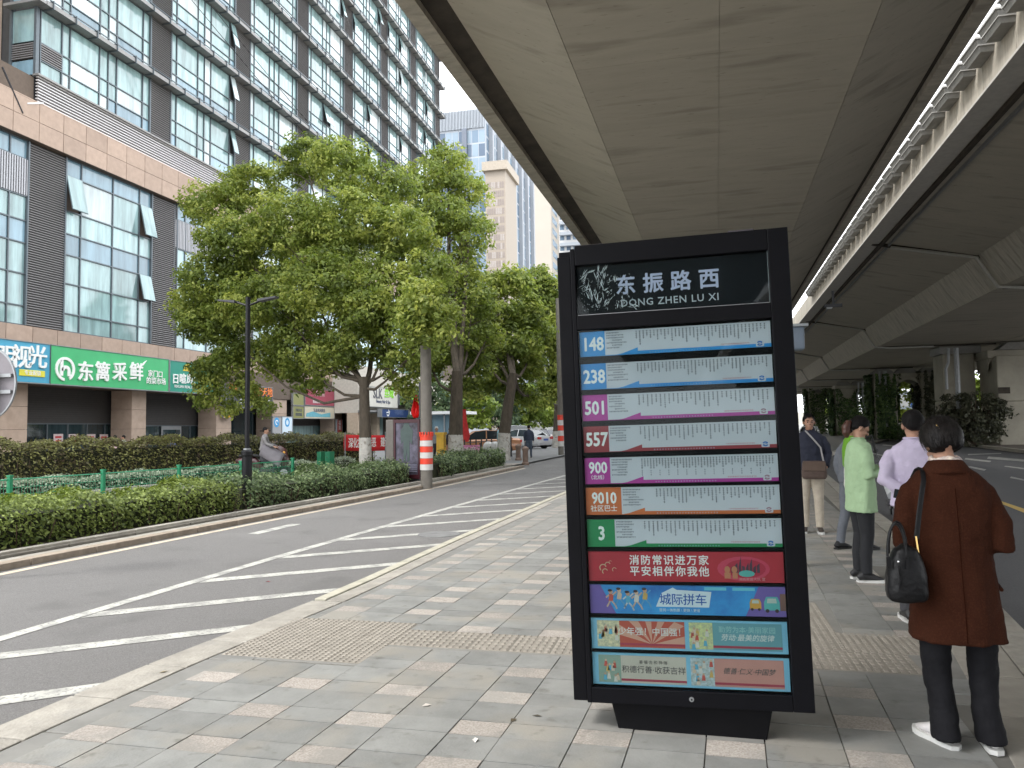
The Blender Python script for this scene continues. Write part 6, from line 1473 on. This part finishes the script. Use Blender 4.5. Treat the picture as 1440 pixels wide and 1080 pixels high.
def figure(label, loc, rz, H=1.7, top=(.2,.2,.2), legs=(.02,.02,.025), shoes=(.03,.03,.03), hair=None, armL=None, armR=None, kneeL=None, stride=0, voxel=.02, coat_len=.92, top_name='jacket', headyaw=0, headtilt=.1, sole=None, hairlen=0, sk=None, seated=False, group=None, skirt=None, waist=1.0, tm=None, lean=0, feetyaw=0, handsout=True):
    """a whole person: continuous body, garments and shoes as parts; faces local +y"""
    t = thing('person', label, 'person', loc, rz, group); k = H/1.7; V3 = Vector
    sk = sk or skin; tm = tm or M('cloth_%.2f_%.2f_%.2f'%top, top, .85, var=.1, scale=14, bump=.15)
    lm_ = M('cloth_%.2f_%.2f_%.2f'%legs, legs, .85, var=.12, scale=14, bump=.15); sm_ = M('cloth_%.2f_%.2f_%.2f'%shoes, shoes, .6, var=.1); so_ = sole or M('sole_white',(.6,.6,.58),.6)
    sh = {-1: V3((-.18,lean*.9,1.385))*1, 1: V3((.18,lean*.9,1.385))}
    A = {-1: armL or [(-.235,-.02+lean,1.12),(-.22,.05+lean,.86)], 1: armR or [(.235,-.02+lean,1.12),(.22,.05+lean,.86)]}
    hipz = .9; body = MB(); hc = V3((0,.02+lean,1.585))
    if seated: pass
    hm = headmesh(body, hc*k, k, headyaw, headtilt)
    body.tube([(0,lean*k,1.40*k),(0,(.008+lean)*k,1.5*k)],[.058*k,.052*k],12)
    body.tube([(0,0,.9*k),(0,lean*.4*k,1.1*k),(0,lean*.8*k,1.33*k),(0,lean*k,1.42*k)],[(.12*k,.08*k),(.1*k,.075*k),(.115*k,.07*k),(.05*k,.05*k)],14,up=(0,1,0))
    for s_ in (-1,1):
        e, w_ = [V3(p) for p in A[s_]]; body.tube([(sh[s_]+V3((-s_*.03,0,-.05)))*k,e*k,w_*k],[.03*k,.032*k,.025*k],10)
        if handsout: hand(body, w_*k, (w_-e), (s_*1.0,.2,.1) if (w_-e).z < -.1 else (0,0,1), k*.95, .4)
    F = {}
    for s_ in (-1,1):
        fy = stride*s_*.5; kn = V3((s_*.095,fy*.45+.02,.48)); an = V3((s_*.1,fy,.085))
        if seated: kn = V3((s_*.11,.42,.52+0)); an = V3((s_*.12,.36,.12)); 
        hp_ = V3((s_*.085,0,.9 if not seated else .62)); F[s_] = (hp_,kn,an); body.tube([hp_*k,kn*k,an*k],[.075*k,.052*k,.036*k],10)
    remeshed(body, 'body', sk, t, max(.007,voxel*.6), 3)
    # trousers
    for_l = MB(); for_l.tube([(0,0,(.84 if not seated else .56)*k),(0,0,1.02*k)],[(.15*k,.11*k),(.145*k,.1*k)],16,up=(0,1,0))
    for s_ in (-1,1):
        hp_,kn,an = F[s_]; lo = an+V3((0,-.005,0)); for_l.tube([hp_*k,(hp_.lerp(kn,.5))*k,kn*k,(kn.lerp(lo,.5)+V3((0,-.015,0)))*k,lo*k],[.095*k,.088*k,.068*k,.062*k,.056*k],14)
    remeshed(for_l, 'trousers', lm_, t, voxel*.9, 4, .006, .08)
    for s_ in (-1,1):
        an = F[s_][2]; shoe(t, (an.x*k,(an.y+.0)*k,(an.z-.085)*k), feetyaw+ (-.12*s_), sm_, so_)
    ga = lofted([(0,lean*1.0,1.475,.062,.06),(0,lean,1.445,.1,.075),(0,lean*.95,1.41,.165,.095),(0,lean*.9,1.36,.19,.11),(0,lean*.8,1.25,.18*waist,.125),(0,lean*.5,1.08,.165*waist,.125),(0,lean*.1,.98,.175*waist,.13),(0,0,coat_len,.185*waist,.135)], 36, ((5,.03,1),(9,.018,2)))
    ga.v = [(x*k,y*k,z*k) for x,y,z in ga.v]
    for s_ in (-1,1):
        e, w_ = [V3(p) for p in A[s_]]; we = e.lerp(w_,.9); ga.tube([(sh[s_]+V3((-s_*.055,0,-.03)))*k, (sh[s_]+V3((-s_*.01,0,-.045)))*k, sh[s_].lerp(e,.5)*k, e*k, e.lerp(we,.5)*k, we*k],[.045*k,.06*k,.06*k,.056*k,.05*k,.045*k],14)
    remeshed(ga, top_name, tm, t, voxel*.75, 3, .022, .075)
    co = MB(); c0 = V3((0,(lean+.0)*k,1.47*k)); P = [c0+V3((.062*k*math.cos(a),.06*k*math.sin(a),(-.012 if math.sin(a) > .5 else .008)*k)) for a in [2*math.pi*i/14 for i in range(15)]]; co.tube(P, [(.02*k,.011*k)]*15, 8, caps=False); co.build('collar', tm, t, smooth=True)
    hb_ = MB(); q = MB(); q.ball((0,-.022*k,.036*k),(.083*k,.092*k,.092*k),20,12); q.ball((0,-.052*k,-.005*k),(.07*k,.055*k,.055*k),16,10)
    hb_.add([hm @ V3(v) for v in q.v], q.f)
    if hairlen:
        tie_ = hm @ V3((0,-.1*k,.01*k)); pk = [tie_+V3(p)*k for p in ((0,.01,0),(.01,-.035,-.005),(.01,-.06,-.05),(.01,-.062,-.11),(0,-.05,-.16))]
        q2 = MB(); q2.tube(pk, [.02*k,.036*k,.046*k,.042*k,.016*k], 12); remeshed(q2, 'ponytail', hairr, t, .008, 2, .012, .02)
        q3 = MB(); q3.ball(tuple(tie_), .02*k, 8, 6); q3.build('hair_tie', rubber, t)
    ho = remeshed(hb_, 'hair', hair or hairm, t, .008 if voxel < .02 else .015, 2, .008, .02)
    if voxel < .02:
        st = MB(); hairstrands(st, hm, 500, k*1.04, .09, seed=int(H*1000)); st.build('hair_strands', hair or hairm, ho)
        ey = MB()
        for s_ in (-1,1): ey.ball(tuple(hm @ V3((s_*.03*k,.083*k,.0))), .0085*k, 8, 6)
        ey.build('eye', M('eye_dark',(.02,.015,.012),.2), t); 
        br_ = MB()
        for s_ in (-1,1): br_.tube([tuple(hm @ V3((s_*.015*k,.093*k,.024*k))),tuple(hm @ V3((s_*.045*k,.084*k,.026*k)))], .0035*k, 5)
        br_.build('eyebrow', hairm, t); 
        MB().tube([tuple(hm @ V3((-.018*k,.0965*k,-.063*k))),tuple(hm @ V3((.018*k,.0965*k,-.063*k)))], .0022*k, 5).build('mouth_line', M('lip',(.25,.1,.08),.5), t)
    return t, hm, k
# --- nearest: elderly woman in a rust brown coat, seen from behind
L0 = (1.235,4.26,0)
t = thing('person', 'person seen from behind in a long rust brown wool coat and white shoes', 'person', L0); t.scale = (.98,1,1.005)
coatm = M('brown_wool', (.041,.0135,.0072), .95, var=.14, scale=5, bump=.35, bscale=220, spec=.1, spots=(120,.5,(.065,.022,.011),.5))
lilac = M('scarf_print', (.45,.38,.5), .8, var=.5, scale=30, col2=(.6,.5,.4))
body = MB(); hm = headmesh(body, Vector((0.0,.05,1.478)), .98, .25, .45)
body.tube([(0,-.012,1.33),(0,.02,1.42)],[.058,.052],14); body.tube([(0,0,.8),(0,0,1.1),(0,0,1.28),(0,-.01,1.35)],[(.13,.09),(.12,.09),(.15,.09),(.06,.055)],14,up=(0,1,0))
for s_ in (-1,1):
    x0 = .165*s_; e = Vector((.215 if s_ > 0 else -.195,-.03,.99)); w_ = Vector((s_*.09,.26,1.05)); body.tube([(x0*.9,0,1.24),e,w_],[.038,.036,.026],10); hand(body, w_, (w_-e), (s_*.3,0,1), .95, .5)
    body.tube([(s_*.085+.02,0,.8),(s_*.1+.025,.02,.45),(s_*.105+.03,0,.08)],[.075,.05,.035],10)
remeshed(body, 'body', skin, t, .007, 3)
for s_ in (-1,1): MB().tube([tuple(hm @ Vector((s_*.08,-.004,-.03))),tuple(hm @ Vector((s_*.082,-.004,-.038)))], .004, 6).build('earring', M('gold_metal',(.6,.4,.15),.3,metal=1), t)
coat = lofted([(0,-.012,1.385,.07,.062),(0,-.012,1.365,.095,.075),(.0,-.008,1.335,.14,.09),(.003,-.005,1.30,.178,.103),(.006,-.004,1.25,.198,.115),(.008,0,1.17,.2,.125),(.01,0,1.05,.188,.13),(.012,.005,.93,.182,.135),(.015,.01,.80,.19,.145),(.017,.01,.68,.2,.152),(.02,.01,.58,.212,.158),(.02,.01,.515,.218,.16)], 64, ((4,.028,.6),(7,.02,2.1),(11,.008,.3)), 2.35)
for s_ in (-1,1):
    e = Vector((.232 if s_ > 0 else -.205,-.035,.985)); w_ = Vector((s_*.1,.25,1.04))
    coat.tube([(s_*.125,-.004,1.275),(s_*.165,-.006,1.235),(s_*.19,-.012,1.16),(e.x*.98,-.022,1.08),e,e.lerp(w_,.25)+Vector((0,0,-.012)),e.lerp(w_,.6),e.lerp(w_,.9)],[(.045,.05),(.06,.064),(.062,.066),(.062,.065),(.062,.062),(.06,.06),(.056,.056),(.052,.052)],18)
coat_o = remeshed(coat, 'coat', coatm, t, .0085, 4, .02, .1)
# turned-down collar, back seam, hem stitch line
cb = MB(); n = 48; vs = []; fs = []
prof = [(.058,.056,1.372),(.062,.06,1.40),(.07,.066,1.404),(.088,.078,1.375),(.112,.09,1.345),(.108,.086,1.338)]
for i, (rx, ry, z) in enumerate(prof):
    for k in range(n+1):
        a = R(155)+R(230)*k/n; vs.append((rx*math.cos(a)*1.06, -.012+ry*math.sin(a)*1.06, z-.018*(1-abs(math.sin(a)))*(i/5)))
for i in range(len(prof)-1):
    for k in range(n): fs.append((i*(n+1)+k,i*(n+1)+k+1,(i+1)*(n+1)+k+1,(i+1)*(n+1)+k))
co = cb.add(vs, fs).build('collar', coatm, t, smooth='all'); so = co.modifiers.new('s','SOLIDIFY'); so.thickness = .006; ss = co.modifiers.new('u','SUBSURF'); ss.levels = 1; ss.render_levels = 1
seam = MB(); seam.tube([(.004,-.125+.0,1.27),(.007,-.132,1.17),(.01,-.137,1.05),(.012,-.137,.93),(.015,-.142,.8),(.018,-.148,.68),(.02,-.152,.53)], .0016, 6); seam.build('back_seam', M('seam_brown',(.02,.006,.003),1,spec=0), t)
MB().tube([(.215,-.05,.77),(.22,.0,.78),(.215,.05,.79)], .01, 6).build('pocket_flap', coatm, t)
sc_ = MB(); sc_.tube([(.064*math.cos(a),-.006+.06*math.sin(a),1.398+.006*math.sin(3*a)) for a in [2*math.pi*i/20 for i in range(21)]], [(.016,.02)]*21, 8, caps=False)
remeshed(sc_, 'scarf', lilac, t, .006, 3, .008, .02)
trm = M('black_trouser', (.008,.008,.01), .85, var=.2, scale=12, bump=.2, spec=.2)
tr = MB(); tr.tube([(.015,0,.7),(.015,0,.9)],[(.17,.12),(.15,.1)],16,up=(0,1,0))
for s_, cx, ft in ((-1,-.085,(-.062,.02)),(1,.128,(.145,.0))):
    tr.tube([(cx*.8,0,.78),(cx,0,.5),(cx+.005,.01,.35),(cx+.01*s_*-1+.01,-.015,.18),(ft[0],-.034,.035)],[(.09,.09),(.073,.085),(.066,.078),(.062,.075),(.066,.098)],18,up=(0,1,0))
remeshed(tr, 'trousers', trm, t, .009, 3, .018, .07)
wsh = M('white_shoe', (.62,.6,.6), .55, var=.05, scale=20)
shoe(t, (-.075,.0,0), .5, wsh, M('sole_white',(.6,.6,.58),.6), name='shoe'); shoe(t, (.15,-.01,0), -.1, wsh, MATS['sole_white'], name='shoe')
hb_ = MB(); q = MB(); q.ball((0,-.018,.036),(.086,.096,.092),24,14); q.ball((-.0,-.055,.012),(.07,.05,.042),18,10); q.ball((.035,-.03,.02),(.06,.08,.08),14,10); q.ball((-.035,-.03,.02),(.06,.08,.08),14,10)
hb_.add([hm @ Vector(v) for v in q.v], q.f); ho = remeshed(hb_, 'hair', hairm, t, .006, 2, .016, .03)
st = MB(); hairstrands(st, hm, 2600, 1.12, .1, seed=3, w=.0011, lift=.03)
rs = random.Random(9)
for _ in range(1100):     # flyaway strands catching the light
    a = rs.uniform(0,6.28); e = rs.uniform(0,1.3); v = Vector((.098*math.sin(e)*math.cos(a),-.015+.105*math.sin(e)*math.sin(a),.03+.098*math.cos(e))); d = (v.normalized()+Vector((rs.gauss(0,.7),rs.gauss(0,.7),rs.gauss(.2,.4)))).normalized()
    q_ = rs.uniform(.6,1.7); P = [hm @ v, hm @ (v+d*.014*q_), hm @ (v+d*.026*q_+Vector((0,0,-.006*q_)))]
    for j in range(2): sd_ = Vector((.0007*(1-j*.4),0,0)); st.add([P[j]-sd_,P[j]+sd_,P[j+1]+sd_*.6,P[j+1]-sd_*.6],[(0,1,2,3)])
st.build('hair_strands', M('hair_strand', (.016,.013,.012), .45, var=.6, scale=40, spec=.35), ho)
MB().tube([tuple(hm @ Vector((-.055,-.1,.06))),tuple(hm @ Vector((-.05,-.108,.035)))], .003, 6).build('hair_pin', M('gold_metal',(.6,.4,.15)), ho)
# handbag
HB = thing('handbag', 'black leather bowling style handbag with two handles hanging at the hip of the brown coat', 'handbag', (L0[0]-.245,L0[1]-.17,.73)); HB.scale = (1.05,1,1.16)
lea = M('black_leather', (.005,.005,.006), .45, var=.25, scale=12, bump=.15, bscale=60, spec=.3)
b = lofted([(0,0,.235,.012,.03),(0,0,.215,.05,.045),(0,0,.17,.074,.06),(0,0,.1,.088,.068),(0,0,.04,.092,.07),(0,0,.012,.086,.064),(0,0,.0,.07,.05)], 32, ((3,.03,0),), 2.6)
remeshed(b, 'bag_body', lea, HB, .006, 3, .01, .06)
for yy_ in (-.045,.045):
    x0 = -.045 if yy_ < 0 else -.02
    b = MB(); P = [(x0+.0-.04*math.cos(math.pi*i/12)*1.0, yy_, .16+.03+.135*math.sin(math.pi*i/12)) for i in range(13)]; b.tube(P, [(.006,.009)]*13, 8, up=(0,1,0)); b.build('handle', lea, HB, smooth=True)
for x_, z_ in ((-.085,.19),(-.005,.19)):
    MB().box(x_-.008,x_+.008,-.064,-.05,z_-.05,z_).build('handle_tab', lea, HB)
MB().tube([(-.045,-.07,.15),(-.04,-.075,.1),(-.045,-.072,.06)], [(.01,.002),(.008,.002),(.012,.002)], 6).build('tassel', lea, HB)
MB().ball((-.045,-.068,.172),(.006,.006,.006),8,6).build('clasp', M('silver',(.6,.6,.6),.2,metal=1), HB)
b = MB(); b.tube([(.055,-.01,.2),(.05,-.0,.27)], .004, 6); b.build('strap_ring', M('gold_metal',(.6,.4,.15)), HB)
sx_ = -.135-(-.19)
b = MB(); P = [(.055,.01,.26),(.075,.03,.36),(.095,.045,.45),(.108,.058,.5),(.114,.09,.535),(.118,.15,.55),(.118,.21,.54),(.112,.27,.5)]
b.tube(P, [(.0115,.0022)]*len(P), 8, up=(0,-1,0)); b.build('shoulder_strap', lea, HB, smooth=True)
# --- man in the lilac shirt, hands behind his back
t, hm, k = figure('person in a lilac shirt seen from behind with hands clasped behind the back', (1.735,6.75,0), R(-6), 1.69, (.5,.42,.6), (.05,.05,.055), (.03,.03,.03), armL=[(-.235,-.09,1.14),(-.075,-.185,1.03)], armR=[(.235,-.09,1.14),(.05,-.18,1.0)], voxel=.014, coat_len=.93, top_name='shirt', headyaw=.1, headtilt=.2, waist=1.08, tm=M('lilac_cotton',(.52,.46,.6),.8,var=.06,scale=12,bump=.2,bscale=90))
ph = thing('mobile_phone', 'dark mobile phone held behind the back of the person in the lilac shirt', 'phone', (1.735-.15,6.75-.2,1.03), rot=(0,R(-78),R(10)))
MB().box(-.036,.036,-.004,.004,-.065,.065).build('case', rubber, ph, bevel=.004); MB().box(-.033,.033,-.006,-.004,-.06,.06).build('screen', carglass, ph)
# --- woman in the pale green jacket looking at her phone
gm_ = M('mint_cotton',(.33,.47,.28),.85,var=.06,scale=8,bump=.25,bscale=70)
t, hm, k = figure('person with reddish ponytail in loose pale green shirt looking down at a phone', (1.64,8.4,0), R(-80), 1.66, (.3,.5,.25), (.012,.013,.016), (.02,.02,.022), armL=[(-.22,.02,1.12),(-.1,.27,1.16)], armR=[(.24,.0,1.1),(.1,.26,1.15)], voxel=.014, coat_len=.72, top_name='long_shirt', headyaw=-.1, headtilt=.55, hairlen=1, waist=1.22, tm=gm_, feetyaw=0)
ph = thing('mobile_phone', 'black mobile phone held by the person in the pale green shirt', 'phone', (1.64+.37,8.4+.02,1.19), rot=(R(-35),0,R(-80)))
MB().box(-.036,.036,-.07,.07,-.004,.004).build('case', rubber, ph, bevel=.003); MB().box(-.033,.033,-.065,.065,.004,.006).build('screen', carglass, ph)
# --- person with lime backpack behind her
t, hm, k = figure('person in grey trousers with a lime backpack, half hidden by the green shirted one', (1.93,10.4,0), R(-60), 1.6, (.12,.13,.15), (.11,.12,.14), (.012,.012,.014), voxel=.016, coat_len=.9, stride=.25, sole=rubber, headtilt=.3)
bp = thing('backpack', 'lime green backpack on the person in grey trousers', 'backpack', (1.98-.04,10.4-.13,1.02), R(-60))
remeshed(MB().loft([(0,0,0,.13,.08),(0,0,.05,.16,.1),(0,0,.25,.16,.1),(0,0,.38,.13,.08),(0,0,.42,.06,.04)], 18), 'pack', M('lime_nylon',(.12,.3,.015),.6,var=.06), bp, .012, 3)
MB().tube([(.1,.08,.38),(.1,.2,.42),(.1,.26,.2)], .015, 6).build('strap', rubber, bp)
tb = thing('tote_bag', 'white cloth tote bag hanging beside the lime backpack', 'bag', (1.97-.08,10.4-.3,.72), R(-60))
remeshed(MB().loft([(0,0,0,.13,.03),(0,0,.1,.15,.04),(0,0,.33,.14,.03),(0,0,.36,.13,.02)], 16), 'sack', M('white_canvas',(.6,.6,.56),.85,var=.08), tb, .01, 2, .01, .05)
MB().tube([(-.07,0,.35),(-.05,0,.58),(.05,0,.58),(.07,0,.35)], .01, 6).build('handle', M('white_canvas',(.6,.6,.56)), tb)
MB().box(1.66,1.73,10.19,10.2,.2,.29).build('ankle_patch', whitep, t, world=True) if False else None
# --- man in navy facing the camera with a brown shoulder bag
t, hm, k = figure('person in navy jacket and beige trousers facing the camera beside the sign', (1.66,11.9,0), R(172), 1.74, (.012,.015,.03), (.4,.35,.28), (.05,.04,.035), armL=[(-.24,-.02,1.12),(-.2,.1,.93)], armR=[(.24,-.02,1.12),(.2,.1,.93)], voxel=.014, coat_len=.9, headyaw=.15, headtilt=.05, sk=skin2, waist=1.05, tm=M('navy_cotton',(.012,.015,.03),.85,var=.15,scale=10,bump=.15))
sb = thing('shoulder_bag', 'brown canvas shoulder bag worn in front of the person in navy', 'bag', (1.68,11.9-.2,.8), R(-6))
remeshed(MB().loft([(0,0,0,.15,.05),(0,0,.04,.175,.065),(0,0,.2,.165,.06),(0,0,.26,.15,.045)], 20, 3.0), 'bag_body', M('brown_canvas',(.075,.05,.04),.85,var=.15,scale=20,bump=.2), sb, .01, 2, .006, .05)
MB().box(-.15,.15,-.075,-.055,.12,.25).build('flap', M('brown_canvas2',(.09,.06,.045),.85,var=.1), sb, bevel=.006)
MB().tube([(.13,.02,.25),(.1,.06,.45),(.0,.06,.58),(-.1,.1,.7)], [(.012,.003)]*4, 6, up=(0,-1,0)).build('strap', M('strap_grey',(.25,.24,.24),.7), sb)
# --- small figures on the far left side
def far(label, px, py, Y, H, rz, z=0, **kw):
    p = atY(px, py, Y); return figure(label, (p.x, Y, z), rz, H, voxel=.035, handsout=True, **kw)
far('person in a black jacket and jeans with a backpack walking left of the striped pole', 585, 640, 24.5, 1.72, R(80), .06, top=(.015,.015,.02), legs=(.06,.09,.14), stride=.25)
far('person in a white cap and grey top behind the striped pole', 614, 625, 33, 1.68, R(200), .02, top=(.3,.32,.36), legs=(.03,.03,.04), hair=whitep)
far('person in dark clothes stepping beside the second tree trunk', 633.5, 630, 33, 1.62, R(60), .02, top=(.03,.02,.025), legs=(.02,.02,.025), stride=.3)
far('person in a light blue coat standing left of the leaning tree', 702, 622, 43, 1.68, R(90), .02, top=(.2,.36,.42), legs=(.1,.18,.24), coat_len=.6)
far('person walking away in a navy jacket near the kerb corner', 744, 632, 38, 1.7, R(5), .02, top=(.03,.04,.07), legs=(.06,.08,.11), stride=.15)
for k_, (px, top_, lab) in enumerate(((162,(.5,.35,.35),'person in pinkish top, head above the hedge, farther from the granite column'),(174,(.55,.55,.55),'right one of the two people above the hedge just left of the granite column'),(241,(.15,.18,.28),'person in blue inside the dark shop doorway'),(288,(.25,.2,.15),'person at the right end of the second shop front above the hedge'))):
    p = atX(px, 615, BX+.9 if k_ < 2 else SX+.4); figure(lab, (p.x, p.y, -.1), R(90+40*k_), 1.6, top=top_, voxel=.04)
# rider on an electric scooter with wind apron
rd = atY(370, 650, 21.5)
figure('rider in a grey top sitting on a scooter behind the green fence', (rd.x,21.5,.12), R(-70), 1.6, top=(.2,.19,.19), legs=(.05,.05,.06), voxel=.03, seated=True, armL=[(-.22,.14,1.15),(-.28,.42,1.05)], armR=[(.22,.14,1.15),(.28,.42,1.05)], lean=.06)
scooter('scooter with a grey wind apron under the rider behind the green fence', (rd.x,21.5+.05,.06), R(110), (.06,.02,.02), 'electric_scooter')
ap = thing('wind_apron', 'grey quilted wind apron spread over the handlebar of the rider scooter', 'apron', (rd.x+.35,21.5,.6), R(-70))
b = MB(); vs = []; fs = []
for i in range(7):
    for j in range(9): u, v = i/6, j/8; vs.append(((v-.5)*(.5+.4*u), -.25+.65*u-.25*abs(v-.5), .62-.38*u-.35*(abs(v-.5)*2)**2+.02*math.sin(v*12)))
for i in range(6):
    for j in range(8): fs.append((i*9+j,(i+1)*9+j,(i+1)*9+j+1,i*9+j+1))
o = b.add(vs, fs).build('quilt', M('grey_quilt',(.13,.12,.13),.7,var=.15), ap, smooth='all'); o.modifiers.new('s','SOLIDIFY').thickness = .02
